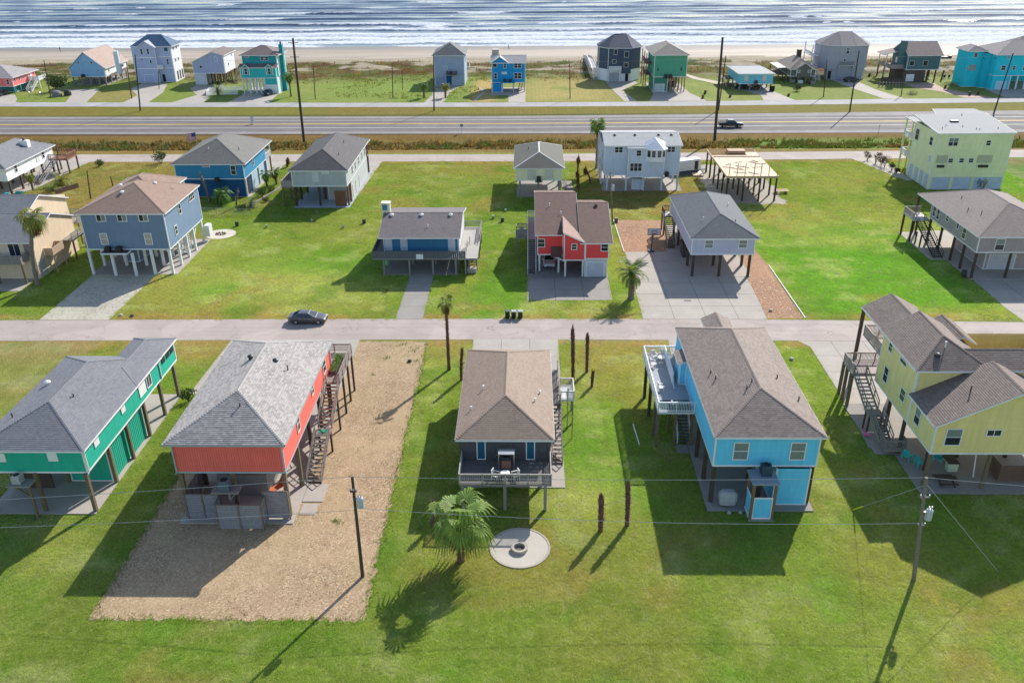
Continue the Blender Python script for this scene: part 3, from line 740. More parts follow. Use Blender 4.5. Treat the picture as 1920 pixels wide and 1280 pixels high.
strip('highway', [(-600, 204.5), (-126, 203.5), (-64, 202.8), (-3, 202.4), (56, 202), (116, 201.8), (600, 201)], [(-600, 224), (-138, 223.2), (-48, 221.8), (-4, 221.6), (40, 222.8), (100, 225.2), (600, 236)], .014, HWS)
strip('highway_lanes', [(-600, 206.3), (-126, 205.6), (-64, 205), (-3, 204.6), (56, 204.6), (116, 204.8), (600, 206)], [(-600, 221.6), (-138, 220.8), (-48, 219.6), (-4, 219.4), (40, 219.9), (100, 221), (600, 226)], .020, HWY)
CL = [(-600, 214.6), (-132, 213.9), (-67, 213.3), (-4, 212.9), (59.5, 213.6), (120, 214.2), (600, 218)]
YEL = paint('yellow_road_paint', (.72, .46, .03), .7, .15); WHT = paint('white_road_paint', (.6, .6, .58), .7, .15)
off = lambda dy: [(x, y+dy) for x, y in CL]
b = MB()
for k, (dy, wd) in enumerate(((-.36, .26), (.12, .26))):
    strip('centre_line', off(dy), off(dy+wd), .026, YEL)
strip('edge_line', off(-4.3), off(-4.05), .026, WHT); strip('edge_line', off(4.05), off(4.3), .026, WHT)
strip('beach_street', [(-400, 240), (-145, 236.6), (-50, 233.9), (-4, 233.4), (42, 233.5), (134, 236.7), (400, 246)], [(-400, 246.5), (-148, 242.5), (-51, 239.7), (-4, 239.1), (43, 239.5), (137, 243), (400, 253)], .012, BROAD)

# loose stone lots
def gravel(name, col, col2, sc=7.):
    m, nt, b = new_mat(name); P = pos(nt)
    v = ND(nt, 'ShaderNodeTexVoronoi'); v.inputs['Scale'].default_value = sc; nt.links.new(P, v.inputs['Vector'])
    sx = ND(nt, 'ShaderNodeSeparateColor'); nt.links.new(v.outputs['Color'], sx.inputs[0])
    c = mixc(nt, sx.outputs[0], col, col2)
    c = mixc(nt, ramp(nt, sx.outputs[1], .78, .9, 0, .75), c, mul(col2, .45)); c = mixc(nt, ramp(nt, sx.outputs[2], .86, .95, 0, .7), c, (.60, .48, .34))
    c = mixc(nt, ramp(nt, noise(nt, .11, 4, .65, P), .45, .7, 0, .5), c, (col[0]*.95, col[1]*1.08, col[2]*.85)); mpr = ND(nt, 'ShaderNodeMapping'); mpr.inputs['Scale'].default_value = (.7, .05, 1); nt.links.new(P, mpr.inputs['Vector']); c = mixc(nt, ramp(nt, noise(nt, 1., 3, .6, mpr.outputs[0]), .5, .75, 0, .3), c, mul(col2, .8))
    c = mixc(nt, ramp(nt, noise(nt, .16, 4, .6, P), .35, .7, 0, .45), c, mul(col, 1.3)); c = mixc(nt, ramp(nt, noise(nt, .7, 4, .7, P), .5, .8, 0, .5), c, mul(col2, .72))
    nt.links.new(c, b.inputs['Base Color']); b.inputs['Roughness'].default_value = .9; b.inputs['Specular IOR Level'].default_value = .2
    bump(nt, b, v.outputs['Distance'], -1., .08); return m
GRAV = gravel('tan_gravel', (.40, .285, .175), (.265, .175, .10), 10.); GRAVR = gravel('reddish_gravel', (.36, .20, .12), (.27, .15, .09)); GRAVY = gravel('shell_gravel', (.44, .40, .33), (.34, .31, .26), 5.)
def rough_rect(x0, x1, y0, y1, a=.2, st=.35):
    p = []; r = lambda: random.uniform(-a, a)
    n = int((x1-x0)/st); k = int((y1-y0)/st)
    p += [(x0+(x1-x0)*i/n, y0+r()) for i in range(n)]; p += [(x1+r(), y0+(y1-y0)*i/k) for i in range(k)]
    p += [(x1-(x1-x0)*i/n, y1+r()) for i in range(n)]; p += [(x0+r(), y1-(y1-y0)*i/k) for i in range(k)]
    return p
sheet('gravel_lot', rough_rect(-32.6, -12.1, 47.0, 92.9), .008, GRAV)
sheet('gravel_yard', rough_rect(14.7, 22.9, 123.5, 138.9, .08), .008, GRAVR)
sheet('gravel_strip', [(30.8, 99.6), (35.55, 99.5), (35.5, 118), (35.2, 124), (34.5, 134), (33, 134), (32.8, 122), (31.0, 122)], .008, GRAVR)
# drives and pads
sheet('driveway', [(-37, 80.2), (-20.6, 80.2), (-20.6, 93.5), (-36.4, 93.5)], .016, CONC)
sheet('driveway', [(-6.6, 80), (3.7, 80), (3.75, 93.6), (-6.6, 93.6)], .016, CONC)
sheet('driveway', [(16.5, 82.5), (26, 82.5), (26, 93.4), (17.2, 93.4)], .016, CONC)
sheet('driveway', [(33.2, 70), (44, 70), (44, 78), (60, 80), (60, 86), (43.5, 89), (43, 93), (32.9, 93.2), (33.9, 91.6), (33.8, 80)], .016, CONC)
sheet('driveway', [(-63.3, 99.2), (-54.2, 99.2), (-54.05, 111.7), (-54.0, 114.7), (-63.4, 114.7)], .016, GRAVY)
sheet('driveway', [(-17.0, 99.4), (-13.5, 99.4), (-13.55, 115), (-16.95, 115)], .016, CONCD)
sheet('driveway', [(0.0, 105.3), (11.5, 105.4), (11.5, 128), (0, 128)], .016, CONCD)
sheet('driveway', [(14.85, 99.4), (30.7, 99.3), (31.2, 110), (31.2, 136), (23, 136), (23, 123.6), (15.0, 123.6)], .016, CONC)
sheet('driveway', [(63.0, 98.0), (75, 98), (75, 113), (62.8, 113), (62.6, 103)], .016, CONC)
sheet('driveway', [(-41.0, 145.6), (-31.7, 145.9), (-30.6, 177.5), (-41.5, 177.5)], .016, CONC)
sheet('driveway', [(-66, 166), (-51, 166), (-50.5, 177.6), (-66, 177.6)], .016, CONC)
sheet('driveway', [(-104, 156), (-94.6, 156), (-93, 178), (-104, 178)], .016, CONC)
sheet('driveway', [(14, 155.5), (29, 155.5), (29, 177.3), (14, 177.3)], .016, CONCD)
sheet('construction_sand', rough_rect(33.5, 46.5, 147.5, 174, .5, 1.), .012, concrete('site_sand', (.36, .32, .25), .2))
sheet('driveway', [(72.5, 162), (74.3, 162), (74.3, 178.6), (68, 178.6), (70.5, 170)], .016, CONC)
# far row
for p in ([(-163, 239), (-143.5, 241), (-146, 247), (-150.5, 254), (-163, 256)], [(-129.5, 241.4), (-123.5, 241), (-126, 251), (-129, 262), (-138, 262), (-133, 252)],
          [(-113, 240.6), (-105.8, 240.6), (-107.5, 256), (-112, 272), (-120, 272), (-119.5, 262), (-113.5, 252)],
          [(-99.5, 240.3), (-90, 240.3), (-92.5, 255), (-93, 268), (-101.5, 268), (-101.5, 262), (-96, 252)], [(-83.5, 240.2), (-71.8, 240), (-72.4, 253.5), (-82.5, 253.5)],
          [(-28.5, 239.3), (-23.3, 239.3), (-22.6, 254), (-20, 265.5), (-28, 265.5), (-27.5, 250)], [(-10.5, 249.5), (-5.5, 249.5), (-5.2, 239.5), (-0.6, 239.5), (-0.6, 262), (-10.5, 262)],
          [(26.7, 240), (30.2, 240), (27.6, 256), (33.5, 268), (33, 272), (24, 272), (24.5, 262), (25.5, 252)], [(33.5, 240), (49.5, 240), (46.5, 252), (46, 268), (36, 268), (36, 250)],
          [(65, 240.5), (73.5, 240.5), (72, 248), (70.5, 256), (62, 256), (66, 248)], [(98.5, 242), (104, 242), (101, 256), (100, 274), (93, 274), (95, 258)], [(121, 243), (128.5, 243), (121, 257), (122, 266), (113, 266), (113, 258), (118, 253)],
          [(132, 243.5), (155, 244.5), (155, 262), (132, 256)]):
    sheet('driveway', p, .016, CONC if p[0][0] not in (121,) else concrete('pink_paving', (.45, .30, .24)))
sheet('sand_path', [(49, 285), (50.5, 285), (54, 276), (60, 268), (57, 266), (51.5, 275)], .012, concrete('path_sand', (.50, .43, .33)))
sheet('sand_path', [(-14.6, 262), (-14.1, 262), (-12, 255), (-13.6, 247), (-14.4, 241), (-15, 241), (-14.3, 247.5), (-13, 255)], .012, CONC)
# round patios
def disc(name, x, y, r, z, m, rim=None):
    EXCL.append([(x+(r+.1)*math.cos(k*.4), y+(r+.1)*math.sin(k*.4)) for k in range(16)])
    b = MB(); b.lathe([(r, -.05), (r, z), (.001, z+.001)], 40, (x, y), 0)
    if rim: b.lathe([(r+.16, -.05), (r+.16, z+.03), (r+.01, z+.03), (r+.01, -.05)], 40, (x, y), 1)
    return struct(link(name, b.mesh(name, [m] + ([rim] if rim else []))))
disc('round_patio', -.6, 55.2, 2.35, .05, concrete('shell_patio', (.50, .45, .38)), concrete('patio_edging', (.40, .35, .29)))
disc('round_patio', -50.2, 132.0, 2.4, .05, concrete('pale_patio', (.60, .54, .45)))

EDG = paint('pale_edging', (.58,.55,.50), .7, .12)
for a, c, l in (((35.62, 99.6, .04), (35.55, 118, .04), 'pale edging strip along the right side of the reddish gravel strip'), ((14.6, 138.8, .04), (14.85, 123.6, .04), 'pale edging strip along the left side of the reddish gravel yard')):
    b = MB(); b.beam(a, c, .14, .16); tag(build(b, 'edging', EDG), l, 'garden edging')
# ------------------------------------------------------------------ the front row
RA1 = shingle('blue_grey_shingles', (.175,.19,.22), (.125,.138,.165)); RA2 = shingle('pale_mottled_shingles', (.36,.36,.365), (.19,.19,.195), .25)
RA3 = shingle('tan_brown_shingles', (.265,.215,.18), (.20,.16,.13)); RA4 = shingle('grey_brown_shingles', (.235,.205,.19), (.15,.128,.118)); RA5 = shingle('dark_brown_shingles', (.195,.168,.155), (.13,.108,.10))
# teal house, far left
TEAL = siding('teal_siding', (.02,.33,.225)); TEALP = siding('teal_panel', (.02,.30,.205))
h = House('teal green raised house with grey hip roof, leftmost of the nearest row', -42.3, 68)
wl = h.block(-46.9, -37.7, 59.8, 76.3, 4.1, 6.4, TEAL, lap=0)
h.block(-41.4, -37.7, 76.32, 80.5, 4.1, 6.38, TEAL, lap=0, name='porch_wall')
h.hip(-47.2, -37.4, 59.5, 76.7, 6.5, 8.5, RA1); h.vent(-41, 66, 7.8); h.vent(-45.6, 63.8, 7.1); h.vent(-45.3, 69.5, 7.4, kind='cap', m=WHITE)
h.hip(-41.95, -37.42, 70.5, 80.9, 6.51, 7.45, RA1, inset=2.26)
for y, w_, hh, z in ((62.1, .85, .8, 5.75), (67.6, .8, .75, 5.75)): h.panelboard('E', -37.7, y, z, w_, hh, WHITE)
h.panelboard('E', -37.7, 71.9, 5.45, 1.5, 1.35, WHITE); h.win('E', -37.7, 73.5, 5.45, 1.1, 1.35, 'sl')
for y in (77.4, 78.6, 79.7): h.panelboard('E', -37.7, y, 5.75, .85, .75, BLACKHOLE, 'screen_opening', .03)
h.panelboard('S', 59.8, -40.36, 5.73, .85, .86, WHITE); h.panelboard('S', 59.8, -44.85, 5.65, .85, .88, WHITE)
for y in (59.75, 64.0, 67.8, 71.8, 75.8, 79.7): h.posts([(-37.9, y), (-42.3, y)] + ([(-46.7, y)] if y < 77 else []), 4.08, .15, POSTW)
h.block(-42.1, -38.2, 64.1, 71.9, .1, 4.05, TEALP, lap=0, name='ground_floor_wall')
for y0, y1 in ((64.3, 67.55), (68.05, 71.5)):
    b = MB(); n = int((y1-y0)/.16)
    for i in range(n): y = y0+(y1-y0)*i/n; b.box(-38.19, -38.13 if i % 2 else -38.15, y, y+.155, .15, 4.0)
    h.piece(b, 'ribbed_panel', TEALP)
h.slab(-47.4, -37.75, 59.3, 80.0, .1, CONC)
b = MB(); b.box(-44.3, -42.3, 58.5, 59.7, 3.42, 3.55); h.piece(b, 'platform', GREYW); h.posts([(-42.6, 58.9)], 3.42, .1, POSTW); h.braces([((-42.6, 58.9, 2.2), (-44, 58.9, 3.4))], .1)
air_con(-43.5, 59.1, 3.55, 'light sided air conditioner on a platform outside the teal green house wall', ACL)
b = MB(); b.box(-46.9, -43.2, 63.0, 63.1, .1, 2.0); h.piece(b, 'storage_partition', POSTD)
downspout(h, -37.6, 59.85, 4.2, 6.4); downspout(h, -37.62, 76.2, 4.2, 6.4)
# coral house
CORAL = siding('coral_siding', (.66,.13,.10), 0, .09); TEALTRIM = paint('grey_blue_fascia', (.34,.42,.44), .5, .08)
h = House('coral red raised house with a mottled pale grey hip roof and long outside stair', -25.1, 68)
h.block(-29.7, -20.4, 59.1, 77.8, 4.65, 7.45, CORAL, lap=0, trim=TEALTRIM)
b = MB()
for i in range(46): x = -29.6+9.1*i/45; b.box(x, x+.012, 59.085, 59.1, 4.75, 7.4)
h.piece(b, 'board_joint', paint('coral_joint', (.40,.07,.055)), kind='stuff')
h.hip(-30.3, -20.05, 58.85, 78.2, 7.6, 9.9, RA2, fascia=TEALTRIM, lip=.03); h.vent(-25.9, 70.3, 9.75, kind='cap', m=DARK); h.vent(-23.7, 70.6, 9.2, kind='cap', m=DARK); h.vent(-24.6, 62.4, 9.05); h.vent(-22.4, 69.8, 8.7)
h.win('E', -20.4, 64.2, 6.35, .9, 1.6); h.win('E', -20.4, 69.9, 6.6, .8, 1.25); h.win('E', -20.4, 75, 6.3, 1.2, 1.5)
for y in (59.25, 63.6, 68, 72.3, 76.8): h.posts([(-20.6, y), (-25, y), (-29.4, y)], 4.63, .16, POSTW if y < 64 else POSTD)
h.slab(-29.9, -20.1, 58.1, 78, .1, CONC); box_at('step_pad', h.root, CONC, -20.05, -18.2, 61.2, 63.8, -.05, .07); box_at('step_pad', h.root, CONC, -19.9, -18.5, 59.4, 60.9, -.05, .06)
downspout(h, -20.3, 77.6, 4.8, 7.5); downspout(h, -29.6, 59.0, 4.8, 7.5, TEALTRIM)
# slatted screen fence below it: every board can be told apart
FENCE = wood('grey_fence_boards', (.25,.25,.27), .2); FPOST = wood('fence_post_wood', (.20,.16,.12))
def screen(x0, x1, y, z0, z1, bays, parent, rot=None):
    """horizontal boards between posts, along x (or along y when rot)"""
    P = lambda a, c: (a, c) if not rot else (c, a)
    for i in range(bays+1):
        a = x0+(x1-x0)*i/bays; b = MB(); X, Y = P(a, y); b.box(X-.06, X+.06, Y-.075, Y+.045, z0, z1+.05); build(b, 'fence_post', FPOST, parent)
    n = int((z1-z0)/.19)
    for i in range(bays):
        a0 = x0+(x1-x0)*i/bays+.07; a1 = x0+(x1-x0)*(i+1)/bays-.07
        me = cached(('fb', round(a1-a0,2), bool(rot)), lambda: (lambda b: (b.box(*((-(a1-a0)/2, (a1-a0)/2, -.015, .015) if not rot else (-.015, .015, -(a1-a0)/2, (a1-a0)/2)), 0, .175), b.mesh('fence_board', [FENCE]))[1])(MB()))
        for k in range(n):
            X, Y = P((a0+a1)/2, y); link('fence_board', me, (X, Y+random.uniform(-.006,.006), z0+.08+k*.19), parent)
        X0, Y0 = P(a0, y); X1, Y1 = P(a1, y); b = MB(); b.beam((X0, Y0-.03, z1), (X1, Y1-.03, z1), .09, .06); build(b, 'top_rail', FPOST, parent)
f = thing('fence', 'grey slatted screen fence boxed round the ground floor of the coral house', 'fence', (-25, 58.6, 0))
screen(-29.3, -26.35, 58.75, .1, 2.65, 2, f); screen(-22.55, -20.45, 58.75, .1, 2.95, 1, f); screen(-26.2, -22.4, 57.35, .02, 2.6, 2, f); screen(57.4, 58.7, -26.25, .05, 2.6, 1, f, True); screen(57.4, 58.7, -22.4, .05, 2.6, 1, f, True); screen(59, 64, -29.5, .1, 2.4, 3, f, True)
b = MB(); b.box(-26.6, -24.3, 57.9, 59.0, 3.3, 3.42); h.piece(b, 'platform', GREYW); b = MB(); b.tube([(-25.2, 58.3, 2), (-25.2, 58.3, 3.3)], .1); b.beam((-25.2, 58.3, 2.4), (-24.5, 58.3, 3.3), .08); h.piece(b, 'platform_bracket', GREYW)
air_con(-25.5, 58.45, 3.42, 'dark air conditioner on a bracket above the slatted screen of the coral house', plain('blue_grey_condenser', (.13,.19,.23), .45, .2), .85, .95)
b = MB(); b.box(-27.6, -23.2, 62, 66, .1, 2.3); h.piece(b, 'storage_box', paint('pale_store', (.22,.22,.21)))
# its stair: two flights and a long landing walk
WARMW = wood('red_brown_treads', (.20,.095,.06)); RAILW = wood('grey_brown_rail', (.26,.21,.18))
h.stairs((-19.56, 63.9, .05), (-19.56, 68.5, 2.4), 1.3, RAILW, wood('weathered_treads', (.20,.165,.13)), (-1, 1), 12); h.deck(-20.2, -18.9, 68.5, 69.7, 2.42, RAILW); box_at('mat', h.root, plain('green_mat', (.02,.22,.14), .8), -20.0, -19.1, 68.7, 69.3, 2.44, 2.46)
h.stairs((-19.56, 69.75, 2.45), (-19.56, 74.6, 4.65), 1.3, RAILW, WARMW, (-1, 1), 12)
h.deck(-20.35, -18.85, 74.6, 81.2, 4.66, RAILW, joist=RAILW); h.deck(-22.6, -20.37, 78.1, 81.2, 4.66, RAILW); h.railing([(-18.9, 74.6, 4.66), (-18.9, 81.15, 4.66), (-22.5, 81.15, 4.66), (-22.5, 78.2, 4.66)], 1.0, RAILW, style='bars')
for x, y in ((-18.95, 81.0), (-18.95, 78.8), (-18.95, 76.3), (-22.4, 81.0)): h.posts([(x, y)], 4.5, .1, POSTD)
for x, y in ((-18.95, 73.1, ), (-18.95, 69.2), (-20.1, 69.2), (-20.2, 74.7)): h.posts([(x, y)], 4.45 if y > 72 else 2.3, .09, POSTD)
t = thing('planter', 'long planter of bright green plants on the landing of the coral house stair', 'planter', (-19.9, 78.0, 4.66))
b = MB(); b.box(-20.2, -19.6, 76.2, 79.8, 4.66, 5.05); build(b, 'planter_box', BROWNW, t); b = MB()
for i in range(260):
    x, y = random.uniform(-20.25, -19.5), random.uniform(76.2, 79.8); a = random.uniform(0, 6.3); l = random.uniform(.2, .4); d = Vector((math.cos(a), math.sin(a), 0))*.12
    b.face([(x-d.y*.4, y+d.x*.4, 5.0), (x+d.y*.4, y-d.x*.4, 5.0), (x+d.x, y+d.y, 5.0+l)])
build(b, 'foliage', leafmat('planter_green', (.06,.20,.03)), t, kind='stuff')
# small dark house
DKW = wood('charcoal_weathered_boards', (.078,.075,.082), .25)
h = House('small dark grey raised house with tan brown hip roof and back deck', -2, 68)
h.block(-6.0, 2.05, 63.65, 80.4, 2.75, 5.12, DKW, lap=.2, trim=DKW)
h.hip(-6.4, 2.42, 63.35, 80.75, 5.2, 7.25, RA3); h.vent(-5.2, 67.6, 5.8, .3, m=WHITE); h.vent(-4.2, 70.6, 6.3, .3, m=WHITE); h.vent(1.2, 70.5, 5.8, .3, m=WHITE); h.vent(.7, 68.6, 6.1, .3, kind='pipe', m=WHITE)
for x in (-4.11, .29): h.win('S', 63.65, x, 4.05, .82, 2.18, 'fx', GLASSG, name='glazed_door')
h.deck(-5.9, 2.1, 60.0, 63.62, 2.9, wood('dark_deck_boards', (.14,.125,.115)), 'y', GREYW)
h.railing([(-5.85, 63.5, 2.9), (-5.85, 60.05, 2.9), (2.05, 60.05, 2.9), (2.05, 63.5, 2.9)], 1.0, wood('pale_grey_rail', (.36,.33,.30)), .16)
for y in (60.2, 64.2, 68.3, 72.4, 76.5, 80): h.posts([(-5.6, y), (-1.94, y), (1.56, y)], 2.7, .13, POSTW if y > 61 else GREYW)
h.slab(-5.8, 3.45, 63.4, 80.5, .08, CONC)
h.deck(2.2, 3.3, 73.4, 80.6, 2.9, GREYW); h.railing([(3.25, 80.6, 2.9), (3.25, 73.5, 2.9)], 1., GREYW, style='bars'); h.posts([(3.2, 80.5), (3.2, 77), (3.2, 73.6)], 2.7, .08)
h.stairs((2.85, 66.9, .08), (2.85, 73.4, 2.9), .95, GREYW, wood('dark_treads', (.16,.13,.11)), (-1, 1), 15)
h.deck(3.4, 4.75, 74.3, 77.0, 2.9, WHITE); h.railing([(3.4, 74.3, 2.9), (4.7, 74.3, 2.9), (4.7, 77, 2.9), (3.4, 77, 2.9)], .95, paint('cream_rail', (.62,.60,.54), .6)); h.posts([(4.6, 74.4), (4.6, 76.9)], 2.7, .07, GREYW)
t = thing('gas_grill', 'grey frame grill cabinet with a copper coloured front on the back deck', 'grill', (-1.85, 62.4, 2.9))
b = MB(); b.box(-2.25, -1.45, 62.2, 62.8, 3.0, 3.75); build(b, 'cabinet', plain('copper_front', (.34,.16,.10), .5), t)
b = MB()
for x in (-2.55, -1.2): b.box(x, x+.08, 62.1, 62.18, 2.9, 4.5); b.box(x, x+.08, 62.9, 62.98, 2.9, 4.5)
b.box(-2.55, -1.12, 62.1, 62.98, 4.5, 4.56); build(b, 'frame', GALV, t)
b = MB(); b.tube([(-2.2, 62.5, 3.78), (-1.5, 62.5, 3.78)], .28, 10); build(b, 'lid', DARK, t)
WPLAST = plain('white_plastic', (.72,.70,.66), .4)
def patio_chair(x, y, z, rot, label, m=WPLAST, group='loose patio chairs', s=1.):
    t = thing('patio_chair', label, 'chair', (x, y, z), group, rot)
    WP[t.name] = Vector((0,0,0))
    b = MB(); b.box(-.26*s, .26*s, -.26*s, .26*s, .38*s, .43*s); build(b, 'seat', m, t)
    b = MB()
    for k in range(4): b.box(-.24*s+k*.125*s, -.24*s+k*.125*s+.1*s, .25*s, .30*s, .43*s, .95*s)
    b.box(-.26*s, .26*s, .24*s, .31*s, .9*s, .97*s); build(b, 'backrest', m, t)
    for a in (-1, 1):
        b = MB(); b.box(a*.30*s-.04*s, a*.30*s+.04*s, -.28*s, .28*s, .62*s, .66*s); build(b, 'armrest', m, t)
        for c in (-1, 1): b = MB(); b.box(a*.28*s-.03*s, a*.28*s+.03*s, c*.25*s-.03*s, c*.25*s+.03*s, 0, .62*s); build(b, 'leg', m, t)
    return t
def round_table(x, y, z, label, m=WPLAST, r=.42, hh=.7):
    t = thing('patio_table', label, 'table', (x, y, z)); b = MB(); b.lathe([(r, z+hh-.04), (r, z+hh), (.01, z+hh)], 16, (x, y)); build(b, 'table_top', m, t)
    b = MB(); b.tube([(x, y, z+.03), (x, y, z+hh-.04)], .04, 8); b.lathe([(r*.6, z), (.05, z+.05)], 12, (x, y)); build(b, 'pedestal', m, t)
patio_chair(-2.75, 60.75, 2.9, 1.2, 'white plastic chair on the dark house deck, left of the round table'); patio_chair(-1.0, 60.75, 2.9, -1.2, 'white plastic chair on the dark house deck, right of the round table'); round_table(-1.9, 60.7, 2.9, 'small round white table by the rail of the dark house deck')
# sky-blue house
SKYB = siding('sky_blue_siding', (.115,.46,.70)); RAW = paint('white_rail', (.76,.77,.78), .5, .05)
h = House('sky blue raised house with grey brown hip roof and white railed side deck', 20.5, 70)
h.block(16.0, 24.9, 61.25, 82.0, 4.0, 7.0, SKYB, lap=.18)
h.hip(15.8, 25.3, 60.95, 82.3, 7.1, 9.25, RA4)
for x, y, z in ((17.3, 70.9, 7.75), (17.5, 69.6, 7.9), (19.5, 66.2, 8.8), (20.1, 67.0, 9.05), (23.1, 69.4, 8.1), (24.3, 66.3, 7.6)): h.vent(x, y, z, .35)
h.gab('y', 19.3, 22.4, 80.0, 86.3, 6.3, 7.05, RA4); h.block(19.6, 22.1, 82.02, 85.4, 4.0, 6.25, SKYB, lap=.18, name='porch_wall')
for x in (18.25, 23.08): h.win('S', 61.25, x, 5.55, 1.35, 1.8, 'dh', blind=True, glass=GLASSB)
for y in (61.4, 64.8, 68.4, 72, 76, 80.5): h.posts([(16.2, y), (20.3, y), (24.6, y)], 3.98, .17, POSTD)
h.slab(15.7, 24.9, 60.1, 82, .12, CONCD)
h.block(21.45, 24.4, 60.95, 68, .13, 3.95, SKYB, lap=.18, name='ground_floor_wall'); h.win('E', 24.4, 64, 2, .8, 1.1)
b = MB(); b.box(18.9, 21.2, 58.8, 60.9, 3.72, 3.9); h.piece(b, 'platform', paint('grey_platform', (.25,.29,.33)))
h.posts([(19.1, 58.95), (20.95, 58.95), (19.1, 60.6)], 3.7, .11, wood('shower_post', (.20,.12,.07)))
for a in ((19.2, 20.85, 58.93, 58.99), ): b = MB(); b.box(a[0], a[1], a[2], a[3], .25, 2.3); o = h.piece(b, 'shower_panel', SKYB); b = MB(); b.box(19.15, 20.9, 58.89, 58.93, 2.25, 2.4); b.box(19.15, 20.9, 58.89, 58.93, .15, .3); b.box(19.15, 19.3, 58.89, 58.93, .3, 2.25); b.box(20.75, 20.9, 58.89, 58.93, .3, 2.25); build(b, 'panel_trim', WHITE, o)
b = MB(); b.box(19.03, 19.09, 59.1, 60.5, .25, 2.3); o = h.piece(b, 'shower_panel', SKYB); b = MB(); b.box(18.98, 19.03, 59.05, 60.5, 2.25, 2.4); b.box(18.98, 19.03, 59.05, 60.5, .15, .3); build(b, 'panel_trim', WHITE, o)
box_at('shower_floor', h.root, CONCD, 18.95, 21.1, 58.7, 60.9, -.05, .14)
air_con(20.3, 60.2, 3.9, 'dark air conditioner on the grey platform outside the sky blue house', plain('blue_grey_condenser2', (.06,.10,.13), .45, .2), .85, .95)
h.deck(12.5, 15.97, 70.1, 82.0, 4.0, wood('blue_grey_deck', (.34,.36,.38), .1), 'x', RAW); h.railing([(15.95, 70.15, 4.0), (12.55, 70.15, 4.0), (12.55, 81.95, 4.0), (15.95, 81.95, 4.0)], 1.05, RAW, .15)
for y in (70.3, 72.3, 75.9, 79.6): h.posts([(12.6, y)], 3.8, .15, POSTW if y < 73 else POSTD)
h.posts([(14.3, 70.4), (14.2, 73), (15.9, 70.4)], 3.8, .12, POSTW)
h.stairs((15.35, 70.6, .15), (15.35, 75.8, 3.95), 1.25, paint('blue_grey_stringer', (.3,.36,.42)), wood('grey_treads', (.11,.115,.125)), (-1, 1), 18, railm=RAW); box_at('step_pad', h.root, CONCD, 14.5, 15.65, 69.0, 70.4, -.05, .1)
h.block(15.25, 15.98, 75.4, 77.6, 4.0, 6.45, SKYB, lap=.18, name='entry_wall'); h.roof([[(15.0, 75.1, 6.5), (17.3, 75.1, 7.35), (17.3, 77.9, 7.35), (15.0, 77.9, 6.5)]], RA4, caps=False)
h.railing([(14.7, 75.6, 4.0), (14.7, 81.6, 4.0)], 1.3, RAW, .15); box_at('stair_side', h.root, RAW, 14.66, 14.72, 75.7, 81.5, 4.02, 4.95)
box_at('rug', h.root, plain('dark_green_rug', (.01,.05,.05), .9), 12.8, 15.7, 70.5, 72.3, 4.01, 4.03)
t = thing('storage_bench', 'dark green deck box at the rail end of the sky blue house deck', 'storage box', (14.9, 71.0, 4.03)); b = MB(); b.box(13.9, 15.5, 70.5, 71.3, 4.05, 4.55); build(b, 'box_body', plain('green_deck_box', (.012,.075,.07), .6), t); b = MB(); b.box(13.85, 15.55, 70.45, 71.35, 4.56, 4.64); build(b, 'lid', plain('green_deck_lid', (.015,.09,.085), .5), t)
for i, (x, y, r_, l) in enumerate(((13.5, 80.9, .3, 'white patio chair at the far left corner of the sky blue house deck'), (14.5, 81.2, -.2, 'white patio chair nearest the far rail of the sky blue house deck'), (13.2, 79.2, 1.5, 'white patio chair against the left rail of the sky blue house deck'), (13.3, 74.2, 1.7, 'white reclining chair alone midway along the sky blue house deck'))): patio_chair(x, y, 4.0, r_, l)
round_table(14.2, 80.1, 4.0, 'round white table among the chairs on the sky blue house deck')
t = thing('covered_grill', 'grill under a pale grey cover on the slab below the sky blue house', 'covered grill', (17.57, 60.9, .12)); b = MB()
prof = [(0, .75, .45), (.5, .8, .5), (.95, .82, .45), (1.25, .62, .36), (1.32, .5, .22)]; rings = []
for z, a, c in prof:
    i = len(b.v)
    for k in range(12): an = 2*math.pi*k/12; b.v.append((17.57+a*(abs(math.cos(an))**.6)*(1 if math.cos(an) > 0 else -1)+random.uniform(-.03,.03), 60.95+c*(abs(math.sin(an))**.6)*(1 if math.sin(an) > 0 else -1)+random.uniform(-.03,.03), .3+z))
    rings.append(i)
for p, q in zip(rings, rings[1:]):
    for k in range(12): b.f.append((p+k, p+(k+1) % 12, q+(k+1) % 12, q+k)); b.m.append(0); b.uv.append(None)
b.f.append(tuple(rings[-1]+k for k in range(12))); b.m.append(0); b.uv.append(None); build(b, 'cover', paint('grey_tarpaulin', (.40,.40,.41), .6, .15), t)
for x in (17.0, 18.1): b = MB(); b.tube([(x-.05, 60.8, .25), (x+.05, 60.8, .25)], .13, 10); build(b, 'wheel', DARK, t)
for x, y in ((17.5, 59.75), (18.5, 59.8)): t = tag(build((lambda b: (b.lathe([(.12, 0), (.2, .12), (.14, .3), (.02, .36)], 7, (x, y)), b)[1])(MB()), 'stone', concrete('pale_stone', (.36,.35,.33))), ('left' if x < 18 else 'right')+' one of two pale stones on the grass before the covered grill', 'stone', 'stones by the grill slab')
